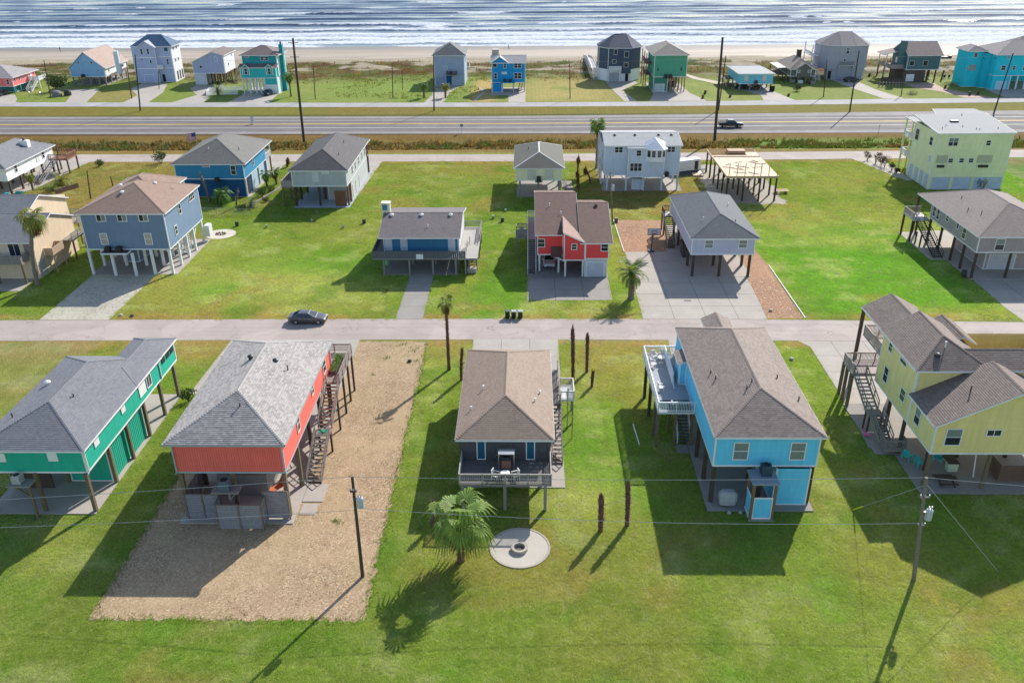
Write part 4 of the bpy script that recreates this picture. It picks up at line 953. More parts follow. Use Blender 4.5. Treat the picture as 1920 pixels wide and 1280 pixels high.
# yellow house
YELO = siding('yellow_siding', (.64,.52,.21)); BLEACH = wood('bleached_rail', (.38,.32,.29))
h = House('yellow raised house with dark brown roofs, rightmost of the nearest row', 40, 70)
h.block(35.4, 48.4, 63.2, 68.35, 4.0, 6.95, YELO, lap=.18, gable=('y', 10.25))
h.block(35.4, 41.9, 68.4, 76.5, 4.0, 9.45, YELO, lap=.18, name='upper_wall'); h.block(41.95, 50, 68.45, 76, 4.0, 9.45, YELO, lap=.18, name='upper_wall')
h.gab('y', 35.05, 48.75, 62.8, 68.5, 7.0, 10.4, RA5); h.vent(38.9, 65.6, 9.0, .5)
rg = 9.6+3.45*.56
h.roof([[(35.05, 68.05, 9.6), (42.0, 68.05, 9.6), (38.52, 71.5, rg)], [(42.0, 68.05, 9.6), (42.0, 76.9, 9.6), (38.52, 76.9, rg), (38.52, 71.5, rg)], [(35.05, 76.9, 9.6), (35.05, 68.05, 9.6), (38.52, 71.5, rg), (38.52, 76.9, rg)]], RA5)
h.vent(38.3, 70.3, 10.9, .55, m=WHITE); h.vent(37.4, 69.5, 10.4, .35, kind='cap', m=DARK)
h.gab('y', 35.07, 40.7, 76.3, 82.2, 9.58, 11.1, RA5); h.gab('x', 38.6, 50.4, 68.1, 72.4, 9.62, 10.75, RA5); h.gab('y', 40.3, 43.0, 73.5, 78.5, 9.6, 10.4, RA5)
h.win('S', 63.2, 37.05, 5.75, 1.45, 1.75, 'dh', blind=True); h.win('S', 63.2, 40.45, 6.2, 1.35, .72, 'sl')
for y, z, w_, hh in ((66.6, 5.75, 1.15, 1.75), (70.15, 5.9, 1.15, 1.3), (74.3, 5.8, 1.1, 1.7), (74.5, 8.75, .95, 1.1)): h.win('W', 35.4, y, z, w_, hh, 'dh', blind=z < 6 and y < 68)
h.win('W', 35.4, 71.4, 8.75, 1.5, .55, 'fx')
for p in ((35.7, 63.6), (40.9, 63.5), (45.5, 63.5), (35.65, 69.2), (36.2, 73.9), (40.9, 68.5), (45.5, 68.5), (40.9, 74), (37, 66.3)): h.posts([p], 3.98, .2, POSTD if p[1] > 66 else POSTW, square=False)
h.slab(35.2, 48, 62.7, 78.3, .1, CONCD); box_at('concrete_slab', h.root, CONCD, 33.4, 35.18, 68.9, 78.3, -.1, .09)
h.deck(33.6, 38.6, 77.7, 80.7, 3.95, BLEACH); h.railing([(34.9, 77.75, 3.95), (33.65, 77.75, 3.95), (33.65, 80.65, 3.95), (38.5, 80.65, 3.95)], 1.0, BLEACH); h.deck(35.4, 40.2, 76.55, 81.3, 6.9, BLEACH); h.railing([(35.45, 76.7, 6.9), (35.45, 81.25, 6.9), (40.1, 81.25, 6.9)], 1.0, BLEACH)
h.posts([(35.25, 81.9)], 9.5, .15, POSTD); h.posts([(33.7, 79.5), (33.65, 77.9), (33.7, 80.6)], 3.85, .14, POSTW); h.posts([(40.1, 81.9)], 9.5, .15, POSTD)
h.stairs((34.35, 73.6, 2.3), (34.35, 77.7, 3.93), 1.2, GREYW, BLEACH, (-1, 1), 9); h.deck(33.7, 35.1, 72.4, 73.6, 2.3, GREYW); h.railing([(33.75, 73.6, 2.3), (33.75, 72.4, 2.3)], .95, GREYW, style='bars')
h.stairs((34.7, 69.9, .7), (34.4, 72.4, 2.28), 1.15, GREYW, wood('grey_treads2', (.17,.155,.14)), (-1, 1), 9); h.deck(34.1, 36.1, 68.7, 69.9, .7, GREYW); h.railing([(34.1, 69.9, .7), (34.1, 68.75, .7), (36.1, 68.75, .7), (36.1, 69.5, .7)], 1.0, GREYW)
h.posts([(33.8, 72.5), (35, 72.5), (33.8, 73.5)], 2.2, .07, POSTD)
AQUA = plain('aqua_plastic', (.02,.42,.42), .5)
for x, y, r_, l in ((36.0, 67.9, 2.2, 'turquoise slatted chair nearest the stair, under the yellow house'), (36.7, 66.8, 1.6, 'turquoise slatted chair at the slab edge behind the corner post of the yellow house'), (38.7, 67.5, -.6, 'turquoise slatted chair deepest under the yellow house')): patio_chair(x, y, .1, r_, l, AQUA, 'turquoise chairs under the yellow house', 1.25)
t = thing('cooler', 'pale green and white box on the slab under the yellow house', 'cooler', (39.4, 66.3, .1)); b = MB(); b.box(39.0, 39.9, 66.0, 66.6, .1, .95); build(b, 'cabinet', paint('pale_green_paint', (.52,.60,.40)), t); b = MB(); b.box(38.95, 39.95, 65.95, 67.6, .96, 1.03); build(b, 'counter_top', POSTD, t)
t = thing('wooden_bin_store', 'brown timber enclosure under the right end of the yellow house', 'wooden enclosure', (44.2, 64.8, .1))
for k in range(9):
    b = MB(); b.box(42.9, 45.6, 64.5, 64.56, .12+k*.19, .29+k*.19); build(b, 'plank', BROWNW, t); b = MB(); b.box(42.85, 42.9, 64.5, 66.5, .12+k*.19, .29+k*.19); build(b, 'plank', BROWNW, t)
t = thing('picnic_table', 'dark low picnic bench on the slab front under the yellow house', 'bench', (37.9, 64.1, .1)); b = MB()
for k in range(3): b.box(37.1, 38.9, 63.9+k*.2, 64.06+k*.2, .72, .77)
build(b, 'table_top', POSTD, t)
for y in (63.45, 64.85): b = MB(); b.box(37.1, 38.9, y, y+.25, .42, .47); build(b, 'bench_seat', POSTD, t)
for x in (37.4, 38.6): b = MB(); b.beam((x, 63.5, .1), (x, 64.5, .72), .08); b.beam((x, 64.9, .1), (x, 63.95, .72), .08); b.box(x-.04, x+.04, 63.5, 65, .34, .42); build(b, 'leg', POSTD, t)
b = MB(); b.tube([(41, 65.2, .1), (40.7, 65.5, 3.9)], .06, 8); h.piece(b, 'drain_pipe', WHITE)
t = thing('toy', 'pink plastic toy at the foot of the yellow house stair', 'toy', (33.7, 72.1, .09)); b = MB(); b.lathe([(.22, .09), (.3, .25), (.2, .4), (.05, .45)], 10, (33.7, 72.1)); build(b, 'toy_body', plain('pink_plastic', (.75,.12,.35), .4), t); b = MB(); b.tube([(33.5, 72.3, .3), (33.4, 72.4, .75)], .05); build(b, 'handle', plain('pink_plastic', (.75,.12,.35), .4), t)

# ------------------------------------------------------------------ the middle rows
RB1 = shingle('warm_brown_shingles', (.275,.205,.175), (.21,.155,.13)); RB2 = shingle('cool_grey_shingles', (.185,.205,.235), (.14,.155,.18)); RB3 = shingle('mauve_grey_shingles', (.175,.165,.175), (.12,.115,.125)); RB4 = shingle('dark_red_brown_shingles', (.165,.112,.10), (.115,.078,.07)); RB5 = shingle('slate_shingles', (.095,.115,.138), (.065,.08,.096)); RB6 = shingle('dusk_brown_shingles', (.21,.185,.18), (.15,.13,.128))
RC2 = shingle('green_grey_shingles', (.165,.175,.17), (.125,.132,.13)); RC3 = shingle('charcoal_shingles', (.10,.10,.108), (.065,.066,.072)); RC4 = shingle('moss_grey_shingles', (.10,.105,.095), (.075,.08,.072)); RC5 = shingle('silver_shingles', (.37,.40,.43), (.31,.34,.37)); RC7 = paint('white_roof_membrane', (.30,.30,.295), .85, .05)
PW = paint('white_post', (.72,.72,.71), .55, .06)
SLATE = siding('slate_blue_siding', (.14,.195,.275))
h = House('slate blue two storey raised house with brown hip roof on white posts', -57.5, 121)
h.block(-63.4, -51.4, 114.9, 128.6, 3.8, 9.1, SLATE); h.block(-63.35, -55, 128.63, 132.7, 3.8, 9.08, SLATE)
h.hip(-64.2, -51.1, 114.7, 129.0, 9.2, 11.85, RB1, inset=6.55); h.hip(-64.15, -54.6, 122, 133.1, 9.22, 11.3, RB1, inset=4.77)
h.vent(-58.6, 119.0, 11.0, kind='cap', m=WHITE); h.vent(-55.6, 123.5, 11.0, kind='cap', m=WHITE); h.vent(-60.5, 122.8, 10.9, kind='cap', m=WHITE); h.vent(-53.2, 124, 10, m=WHITE)
for x in (-60.4, -57.4, -54.35): h.win('S', 114.9, x, 8.55, 1.4, 1.12, 'sl', blind=True)
for x in (-60.65, -54.26): h.win('S', 114.9, x, 5.4, 1.1, 1.75, 'dh', blind=True, glass=plain('pale_blind', (.42,.38,.35), .3))
h.win('E', -51.4, 120.6, 8.0, .95, 1.55); h.win('E', -51.4, 125.6, 8.3, 2.3, 1.15, 'tri'); h.win('E', -51.4, 118.0, 5.65, .95, 1.4)
for x, y in [(-63.25, 114.75), (-59.8, 114.3), (-56.8, 114.3), (-54.2, 114.75), (-51.65, 114.95)] + [(-51.65, y) for y in (118.35, 121.6, 124.5, 128.2)] + [(x, y) for x in (-63.1, -59.8, -56.8, -54.2) for y in (118.1, 121.8, 125.4, 128.3)]: h.posts([(x, y)], 3.45 if y == 114.3 else 3.78, .17, PW)
for y in (118.35, 124.5): h.braces([((-51.65, y, 2.2), (-51.65, y+1.5, 3.7))], .1, PW)
b = MB(); b.box(-61.0, -57.1, 113.5, 114.84, 3.5, 3.72); h.piece(b, 'platform', PW); b = MB(); b.box(-60.9, -57.2, 113.6, 114.8, 3.722, 3.76); h.piece(b, 'platform_top', POSTD)
h.slab(-54.0, -51.0, 114.6, 129.5, .08, CONC); h.slab(-63.5, -54.03, 114.6, 129, .08, CONCD)
h.block(-60.8, -58.4, 119.5, 124, .1, 3.75, SLATE, name='ground_floor_wall')
h.stairs((-52.6, 122.6, .1), (-52.6, 127.9, 3.75), 1.1, PW, PW, (1,), 16); b = MB(); b.box(-51.35, -50.6, 128.4, 129.8, .9, 2.7); h.piece(b, 'porch_box', PW)
for x, l in ((-60.1, 'left of the two dark air conditioners on the slate blue house platform'), (-58.5, 'right of the two dark air conditioners on the slate blue house platform')): air_con(x, 114.15, 3.76, l, DARK, .75, .7)
# beige house
BEIGE = siding('beige_siding', (.56,.44,.31)); BEIGE2 = paint('beige_box', (.50,.36,.25))
h = House('beige house with grey gable roofs and front deck at the left picture edge', -75, 119)
h.block(-95, -70.2, 113.0, 124.9, .1, 5.55, BEIGE, lap=.2, gable=('x', 7.75, 119), trim=BEIGE)
h.gab('x', -95.2, -69.95, 112.6, 125.2, 5.65, 7.95, RB2, rp=119, lip=.015); h.block(-95, -74.2, 117, 131.5, 3, 7.0, BEIGE, gable=('x', 9.0, 124)); h.gab('x', -95.2, -73.9, 116.3, 132, 6.35, 9.2, RB2, rp=124)
h.win('S', 113.0, -72.85, 4.5, 1.75, 1.95, 'sl', name='sliding_door'); h.panelboard('S', 113.0, -71.0, 4.4, .9, 1.9, paint('taupe_wall', (.24,.2,.185)), 'wall_panel')
h.deck(-90, -71.0, 110.9, 112.95, 3.2, GREYW); h.railing([(-90, 110.95, 3.2), (-71.1, 110.95, 3.2), (-71.1, 112.9, 3.2)], 1.05, GREYW, style='boards'); h.posts([(-71.2, 111.1), (-75, 111.1), (-79, 111.1)], 3.0, .12, POSTW); h.slab(-95, -70.9, 108.5, 113, .06, CONC)
b = MB(); b.box(-70.15, -68.9, 115.4, 118.6, 2.7, 2.8); b.box(-70.15, -68.95, 115.4, 115.48, 2.8, 3.8); b.box(-68.98, -68.9, 115.4, 118.6, 2.8, 3.8); b.box(-70.15, -68.98, 118.52, 118.6, 2.8, 3.8); h.piece(b, 'screen_box', BEIGE2); h.posts([(-69.0, 115.6), (-69, 118.4)], 2.7, .07, BEIGE2); h.braces([((-70.1, 117.5, 1.6), (-69, 117.5, 2.7))], .1, BEIGE2)
h.panelboard('E', -70.2, 114.3, 1.3, 1.6, 2.3, paint('grey_store_door', (.4,.4,.4)), 'store_door')
h.deck(-73.8, -70.8, 127.5, 131.5, 3.6, GREYW); h.railing([(-70.9, 127.5, 3.6), (-70.9, 131.4, 3.6), (-73.8, 131.4, 3.6)], 1., GREYW, style='bars'); h.posts([(-70.9, 131.3), (-70.9, 127.6)], 3.4, .1); h.stairs((-69.2, 126, .05), (-70.4, 129.8, 3.6), 1., GREYW, None, (1,), 14)
h.deck(-70.1, -68.4, 120.5, 124.4, 3.2, GREYW); h.railing([(-68.5, 120.5, 3.2), (-68.5, 124.4, 3.2)], 1, GREYW, style='bars'); h.posts([(-68.5, 120.6), (-68.5, 124.3)], 3.0, .1)
# small blue house with decks all round
BLU3 = siding('blue_board_siding', (.045,.17,.29)); LAV = paint('pale_shutter', (.60,.63,.70), .5, .05)
h = House('small blue raised house with mauve grey gable roof and board railed deck all round', -15.5, 120)
h.block(-20.9, -10.0, 117.0, 127.9, 2.6, 5.3, BLU3, gable=('x', 6.85, 121.4)); 
h.roof([[(-21.3, 115.0, 5.45), (-9.55, 115.0, 5.45), (-9.55, 121.4, 7.12), (-21.3, 121.4, 7.12)], [(-9.55, 128.4, 5.62), (-21.0, 128.4, 5.62), (-21.3, 121.4, 7.12), (-9.55, 121.4, 7.12)]], RB3)
for x in (-20.0, -15.6, -11.3): h.vent(x, 120.6, 6.95, kind='cap', m=WHITE)
h.vent(-14.4, 117.6, 6.1, m=WHITE)
b = MB(); b.box(-21.55, -20.35, 121.3, 122.3, 3, 8.5); o = h.piece(b, 'chimney', paint('cream_chimney', (.66,.64,.48))); b = MB(); b.box(-21.62, -20.28, 121.23, 122.37, 8.5, 8.6); build(b, 'chimney_cap', WHITE, o); b = MB(); b.box(-21.45, -20.75, 121.27, 121.3, 7.5, 8.35); build(b, 'chimney_panel', BLU3, o)
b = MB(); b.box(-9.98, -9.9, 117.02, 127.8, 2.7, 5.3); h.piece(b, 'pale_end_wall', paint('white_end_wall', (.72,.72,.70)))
for x in (-20.2, -17.95, -11.0): h.panelboard('S', 117, x, 3.75, 1.05, 1.95, LAV)
h.deck(-22.25, -9.95, 114.3, 116.97, 2.6, GREYW); h.deck(-22.25, -20.95, 117, 127, 2.6, GREYW); h.deck(-9.9, -7.15, 114.3, 128.0, 2.6, wood('pale_deck', (.42,.39,.36), .12), 'x')
DKR = wood('slate_rail', (.13,.135,.15)); h.railing([(-22.2, 127, 2.6), (-22.2, 114.35, 2.6), (-8.9, 114.35, 2.6)], 1.05, DKR, style='boards'); h.railing([(-7.2, 121.5, 2.6), (-7.2, 127.95, 2.6), (-9.8, 127.95, 2.6)], 1.0, GREYW, style='bars'); h.railing([(-8.9, 114.4, 2.6), (-8.9, 119, 2.6)], 1.0, GREYW, style='bars')
h.stairs((-8.0, 116.6, .1), (-8.0, 121.2, 2.55), 1.25, GREYW, wood('red_treads', (.10,.05,.035)), (-1, 1), 12); h.posts([(-8.5, 116.2), (-7.4, 116.2), (-7.3, 121.4), (-7.3, 127.8), (-7.3, 124.6), (-8.9, 114.5)], 2.4, .1, GREYW)
for x in (-20.7, -17.0, -13.6, -10.3): h.posts([(x, 114.6), (x, 118.4), (x, 122.6), (x, 127)], 2.4, .12, GREYW)
h.slab(-20.9, -10.0, 114.3, 127.5, .07, CONCD); b = MB(); b.box(-15.9, -14.9, 114.22, 114.27, 2.5, 3.25); h.piece(b, 'notice_panel', WHITE)
b = MB(); b.lathe([(.22, 1.6), (.24, 1.7), (.24, 2.2), (.1, 2.35)], 10, (-20.3, 114.5)); h.piece(b, 'hanging_tank', plain('green_white_tank', (.10,.38,.22)))
b = MB(); b.box(-8.7, -7.4, 114.9, 115.9, .05, .75); h.piece(b, 'step_block', CONC)
# red house
RED = siding('red_siding', (.68,.065,.065), 0, .08); WG = paint('pale_grey_garage', (.56,.60,.68))
h = House('red raised house with dark brown roof and a slanted front bay over its garage', 6.5, 119)
h.block(1.45, 5.13, 115.7, 130, 2.6, 5.65, RED, lap=0); h.block(8.17, 11.5, 113.4, 128, 2.85, 5.2, RED, lap=0)
h.block(5.16, 8.14, 113.5, 122, 2.6, 0, RED, lap=0, tops=(6.6, 5.15))
h.roof([[(1.1, 115.3, 5.75), (5.12, 115.3, 5.75), (7.4, 115.9, 5.91), (7.4, 126.2, 8.66), (1.1, 126.2, 8.66)], [(7.4, 137, 5.75), (1.1, 137, 5.75), (1.1, 126.2, 8.66), (7.4, 126.2, 8.66)]], RB4)
h.roof([[(7.42, 113.0, 5.33), (12.0, 113.0, 5.33), (12.0, 123.2, 8.05), (7.42, 123.2, 8.05)], [(12.0, 133, 5.33), (7.42, 133, 5.33), (7.42, 123.2, 8.05), (12.0, 123.2, 8.05)]], RB4)
h.roof([[(5.02, 113.15, 6.85), (8.35, 113.15, 5.28), (8.35, 113.6, 5.30), (5.02, 119.9, 6.85)]], shingle('sunlit_bay_shingles', (.30,.21,.185), (.24,.165,.14)), caps=False)  # sun on the bay slope put into a paler, tanner shingle colour
h.vent(3.3, 122.5, 7.7, m=WHITE); h.vent(4.9, 120.5, 7.1, m=WHITE); h.vent(10.2, 122.2, 7.85, kind='cap', m=RB4)
h.win('S', 115.7, 1.98, 4.4, 1.1, 1.3); h.win('S', 113.5, 6.6, 4.65, .82, .95); h.win('S', 113.4, 10.87, 4.6, 1.1, 1.25)
h.block(8.15, 11.35, 113.6, 121, .06, 2.8, WG, lap=0, name='garage_wall', trim=WHITE); h.garage('S', 113.6, 9.7, .08, 2.35, 2.2, paint('garage_panel', (.50,.55,.65)), 5)
b = MB(); b.box(8.12, 8.14, 113.7, 121, .1, 2.7); h.piece(b, 'side_panel', SLATE)
h.posts([(5.4, 113.7), (4.5, 115.3), (1.75, 115.9), (7.9, 113.8), (1.75, 120), (4.9, 120), (1.75, 125), (5, 125), (1.75, 129.7), (8, 127)], 2.58, .12, PW)
h.braces([((5.4, 113.7, 2.35), (3.6, 114.9, 2.75)), ((3.6, 114.9, 2.7), (5.3, 114.9, 2.7))], .12, PW); b = MB(); b.face([(3.4, 114.5, 2.85), (4.9, 114.5, 2.85), (4.9, 115.65, 3.9), (3.4, 115.65, 3.9)]); b.box(3.4, 4.9, 114.45, 115.6, 2.7, 2.84); h.piece(b, 'hood', RB4)
h.deck(.02, 1.4, 121.2, 131.8, 3.0, wood('pale_side_deck', (.50,.45,.40), .1)); h.railing([(1.4, 131.75, 3.0), (.06, 131.75, 3.0), (.06, 121.3, 3.0)], 1.0, PW, style='bars'); h.stairs((.65, 114.7, .08), (.65, 121.2, 3.0), 1.15, GREYW, wood('dark_grey_treads', (.10,.10,.11)), (-1, 1), 15, railm=PW)
h.deck(-1.75, -.02, 122.2, 126.0, 2.9, GREYW); h.railing([(-.05, 122.25, 2.9), (-1.7, 122.25, 2.9), (-1.7, 125.9, 2.9), (-.05, 125.9, 2.9)], .95, GREYW, style='bars'); h.posts([(-1.65, 122.3), (-1.65, 125.9), (.1, 127), (.1, 131), (.1, 131.7)], 2.7, .08, GREYW)
for y, l in ((123.0, 'grey deck chair on the small side platform of the red house, nearer one'), (124.8, 'grey deck chair on the small side platform of the red house, farther one')): patio_chair(-.9, y, 2.9, 1.5, l, plain('grey_chair_plastic', (.32,.34,.38)))
h.slab(0, 11.6, 113.2, 128, .05, concrete('stained_slab', (.23,.215,.20), .2))
# lavender grey house
LAVS = siding('lavender_grey_siding', (.40,.41,.49))
h = House('lavender grey raised house with slate hip roof on a wide concrete drive', 27.5, 122)
h.block(23.1, 31.95, 113.6, 133.2, 3.4, 5.8, LAVS); h.hip(22.8, 32.5, 113.2, 133.7, 5.9, 8.0, RB5); h.vent(25.3, 118, 7, m=WHITE); h.vent(29.7, 117, 7.0); h.vent(30.3, 125, 6.9, m=WHITE)
for x in (25.5, 30.25): h.win('S', 113.6, x, 4.97, 1.25, 1.25, 'dh', glass=GLASSB)
h.posts([(x, y) for x in (23.55, 27.35, 31.5) for y in (113.8, 117.9, 122, 126.5, 131)], 3.38, .17, POSTD)
h.slab(23.0, 31.9, 113.5, 133, .06, concrete('warm_slab', (.40,.35,.31)))
h.deck(21.9, 23.05, 131.3, 134.1, 3.15, wood('pale_landing', (.48,.44,.42), .1)); h.railing([(21.95, 131.4, 3.15), (21.95, 134.05, 3.15), (23.0, 134.05, 3.15)], 1.0, BROWNW); h.stairs((22.3, 124.9, .05), (22.5, 131.3, 3.12), 1.35, POSTD, wood('dark_treads2', (.085,.08,.08)), (-1, 1), 16, railm=wood('pale_rail2', (.40,.36,.33))); h.posts([(22.0, 131.5), (22.0, 134.0)], 3.0, .12, BROWNW)
h.block(24.3, 29, 127, 132.5, .07, 3.3, LAVS, lap=0, name='store_wall'); b = MB(); b.box(23.3, 24.2, 121.0, 123.6, 1.5, 2.1); b.box(23.4, 24.1, 121.2, 123.4, .06, 1.5); h.piece(b, 'storage_cabinet', plain('dark_cabinet', (.05,.05,.055)))
box_at('step_pad', h.root, CONC, 21.4, 23.2, 122.6, 125.0, -.05, .08)
# grey brown house at the right edge
TAUPE = siding('grey_brown_siding', (.30,.255,.245))
h = House('grey brown raised house with dusky hip roof and long stair, right edge of middle row', 69, 120)
h.block(62.5, 75.5, 112.8, 128.2, 3.95, 6.3, TAUPE); h.hip(62.05, 76, 112.3, 132.8, 6.4, 9.1, RB6)
for x, y, z in ((65.3, 119, 7.75), (64.5, 121.3, 7.4), (65.6, 126, 7.7)): h.vent(x, y, z, .35)
h.win('S', 112.8, 65.5, 5.15, 1.35, 1.75, blind=True)
for y, w_, hh, st in ((127.0, 1.0, 1.65, 'dh'), (125.6, 1.0, 1.65, 'dh'), (122.6, 1.0, 1.0, 'dh'), (119.2, .8, .95, 'fx'), (117.0, 1.15, 1.7, 'dh')): h.win('W', 62.5, y, 5.3 if hh > 1.2 else 5.65, w_, hh, st)
h.posts([(x, y) for x in (62.75, 67.5, 72.5) for y in (113.0, 116.6, 119.8, 124, 128)], 3.93, .2, POSTD, square=False)
h.block(65.9, 75, 116.2, 126, .1, 3.9, siding('mauve_wall', (.33,.27,.27)), name='ground_floor_wall'); h.garage('S', 116.2, 68.3, .12, 3.6, 2.2, paint('pale_garage', (.55,.56,.60)), 4)
h.slab(62.4, 76, 112.4, 133, .09, CONC); b = MB(); b.box(60.0, 62.39, 120, 132.4, -.1, .08); h.piece(b, 'concrete_slab', CONC)
h.deck(60.0, 62.6, 128.0, 131.8, 3.6, wood('white_deck', (.55,.53,.51), .1)); h.railing([(60.05, 128.1, 3.6), (60.05, 131.75, 3.6), (62.5, 131.75, 3.6)], 1.0, BLEACH, style='picket'); h.posts([(60.1, 131.6), (60.1, 128.2), (62.4, 131.6)], 3.4, .13, POSTD); h.posts([(62.3, 132.5)], 6.3, .13, POSTD)
h.stairs((61.5, 120.8, .1), (61.1, 128.3, 3.55), 1.3, POSTD, wood('charcoal_treads', (.075,.07,.07)), (-1, 1), 18, railm=wood('charcoal_rail', (.09,.085,.085))); h.posts([(60.6, 125.5), (60.5, 127)], 2, .1, POSTD)
b = MB(); b.lathe([(.35, .1), (.4, .5), (.32, .95), (.05, 1.0)], 12, (62.0, 113.6)); h.piece(b, 'water_drum', DARK)

# ------------------------------------------------------------------ the row along the middle street
WSID = siding('white_siding', (.74,.74,.72))
h = House('white raised house with blue grey hip roof, chimney and red brown side deck', -101, 162)
h.block(-106, -96.4, 153.3, 170.5, 2.9, 5.2, WSID); h.hip(-106.4, -95.9, 152.7, 171.3, 5.3, 7.7, RB2, inset=4.5)
o = box_at('chimney', h.root, WSID, -99.4, -97.9, 165.0, 166.1, 5.5, 7.6); box_at('flue', o, plain('flue_brown', (.2,.12,.08)), -98.9, -98.4, 165.3, 165.8, 7.6, 8.1); h.vent(-101.8, 160, 7.3, m=WHITE)
h.win('E', -96.4, 156.7, 4.35, .95, 1.4); h.win('E', -96.4, 166.8, 4.35, .95, 1.4); h.panelboard('E', -96.4, 164.6, 4.3, 1.1, 1.4, paint('pale_panel', (.66,.66,.63)))
h.posts([(x, y) for x in (-96.7, -100.9, -105.5) for y in (154, 158, 162, 166, 170)], 2.88, .16, POSTD); h.slab(-106, -96, 153, 171, .05, CONC)
REDD = wood('red_brown_deck', (.27,.13,.075)); h.deck(-96.35, -92.6, 168.4, 172.6, 3.0, REDD); h.railing([(-96.3, 168.5, 3.0), (-92.7, 168.5, 3.0), (-92.7, 172.5, 3.0), (-96, 172.5, 3)], 1.0, REDD, style='picket'); h.posts([(-92.8, 168.6), (-92.8, 172.4), (-95, 168.6), (-96.1, 171.8, 5.2)], 2.8, .12, POSTD)
h.stairs((-95.4, 160.6, .05), (-95.2, 168.2, 2.95), 1.1, wood('blue_grey_stringers', (.2,.22,.26)), REDD, (-1, 1), 16, railm=wood('blue_grey_rail', (.25,.27,.30)))
b = MB(); b.box(-97.9, -97.2, 153.4, 154, .05, .5); b.box(-96.5, -95.3, 154.6, 155.3, .05, .4); h.piece(b, 'stored_tubs', AQUA)
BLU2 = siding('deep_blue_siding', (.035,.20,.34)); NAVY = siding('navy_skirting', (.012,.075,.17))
h = House('blue house with green grey hip roof and enclosed navy ground floor behind a fan palm', -58.3, 160)
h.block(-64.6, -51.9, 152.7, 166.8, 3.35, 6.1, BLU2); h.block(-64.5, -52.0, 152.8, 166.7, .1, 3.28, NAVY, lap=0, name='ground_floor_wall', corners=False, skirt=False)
h.hip(-65.2, -51.4, 152.3, 170.7, 6.2, 9.3, RC2); h.vent(-59, 156.2, 7.9, m=WHITE); h.vent(-54, 158, 7.4)
h.win('S', 152.7, -58.7, 5.82, 1.45, .46, 'fx', glass=plain('vent_slats', (.3,.22,.2))); h.win('S', 152.7, -53.8, 5.0, 1.0, 1.75); h.win('E', -51.9, 158.7, 5.0, 1.0, 1.5)
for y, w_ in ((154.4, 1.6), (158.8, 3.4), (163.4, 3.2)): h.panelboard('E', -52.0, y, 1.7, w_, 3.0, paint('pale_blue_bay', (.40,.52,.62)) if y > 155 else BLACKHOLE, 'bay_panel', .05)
h.posts([(-51.9, y) for y in (152.9, 156.6, 161.2, 166.5)], 3.25, .13, PW); h.deck(-64.6, -51.9, 166.85, 170.4, 3.4, GREYW); h.railing([(-51.95, 166.9, 3.4), (-51.95, 170.3, 3.4), (-64.5, 170.3, 3.4)], 1.0, PW); h.posts([(-52.0, 170.2, 6.1), (-58, 170.2, 6.1), (-64.4, 170.2, 6.1)], 6.1, .1, PW); h.posts([(-52.0, 169.9), (-58, 169.9)], 3.2, .13, POSTD)
b = MB(); b.box(-57.6, -55.4, 151.9, 152.66, 2.9, 3.0); b.beam((-56.5, 152.6, 2.2), (-56.5, 152, 2.9), .08); h.piece(b, 'platform', NAVY); air_con(-56.9, 152.2, 3.0, 'dark air conditioner on the wall bracket of the blue house with navy ground floor', DARK, .7, .75)
h.slab(-65, -51.2, 152.3, 171, .06, CONC)
GREY3 = siding('cool_grey_siding', (.36,.375,.37))
h = House('long grey raised house with charcoal hip roof open below at its near end', -36.7, 157)
h.block(-41.5, -31.85, 146.5, 166.2, 3.75, 6.5, GREY3); h.hip(-42.0, -31.4, 146.1, 169.4, 6.65, 9.15, RC3); h.vent(-34, 152, 7.9); h.vent(-34.6, 160, 8.2)
h.panelboard('S', 146.5, -37.3, 5.5, 1.1, 2.0, paint('pale_door', (.58,.6,.63)), 'door'); h.win('S', 146.5, -35.5, 6.25, 1.35, .46, 'fx', glass=paint('white_louvre', (.6,.6,.6)))
h.block(-36.2, -31.9, 150.3, 167, .12, 3.7, GREY3, name='ground_floor_wall', skirt=False)
for y in (152, 155, 158.5, 162, 165): h.win('E', -31.85, y, 5.2, .8, 1.5, 'dh', frame=WHITE)
for y in (151.5, 154.5, 158): h.panelboard('E', -31.9, y, 1.5, .8, 2.3, paint('pale_door2', (.6,.58,.54)), 'door')
BDR = wood('brown_red_boards', (.20,.085,.045)); b = MB()
for k in range(9): b.box(-34.25+k*.225, -34.25+k*.225+.21, 146.62, 146.7, .12, 2.9)
h.piece(b, 'board_gate', BDR); h.posts([(-31.95, 147.2), (-31.95, 149.5)], 3.7, .14, BDR)
h.posts([(-41.2, 146.8), (-37.0, 146.9), (-41.2, 150.5), (-37, 151), (-41.2, 155), (-37, 156), (-41.2, 160), (-41.2, 165)], 3.7, .17, POSTD); h.posts([(-32.0, 168.9), (-36.7, 168.9), (-41.6, 168.9), (-32, 167.3)], 6.5, .13, POSTD)
h.slab(-41.6, -31.6, 145.8, 170, .1, concrete('shade_blue_slab', (.36,.42,.46)))  # blue tone of the shade under the house put into the slab colour
h.deck(-43.6, -41.55, 146.6, 156, 3.7, GREYW); h.railing([(-41.6, 146.65, 3.7), (-43.55, 146.65, 3.7), (-43.55, 156, 3.7)], 1.0, BLEACH, style='boards'); h.posts([(-43.4, 146.8), (-43.4, 151.5), (-43.4, 155.9)], 3.5, .13, POSTW); h.deck(-41.5, -31.9, 166.3, 169.2, 3.75, GREYW); h.railing([(-31.95, 166.3, 3.75), (-31.95, 169.1, 3.75), (-41.4, 169.1, 3.75)], 1., BROWNW)
CREAM = siding('cream_siding', (.63,.60,.40))
h = House('small cream raised house with moss grey hip roof and two pale shutters', 2.1, 157)
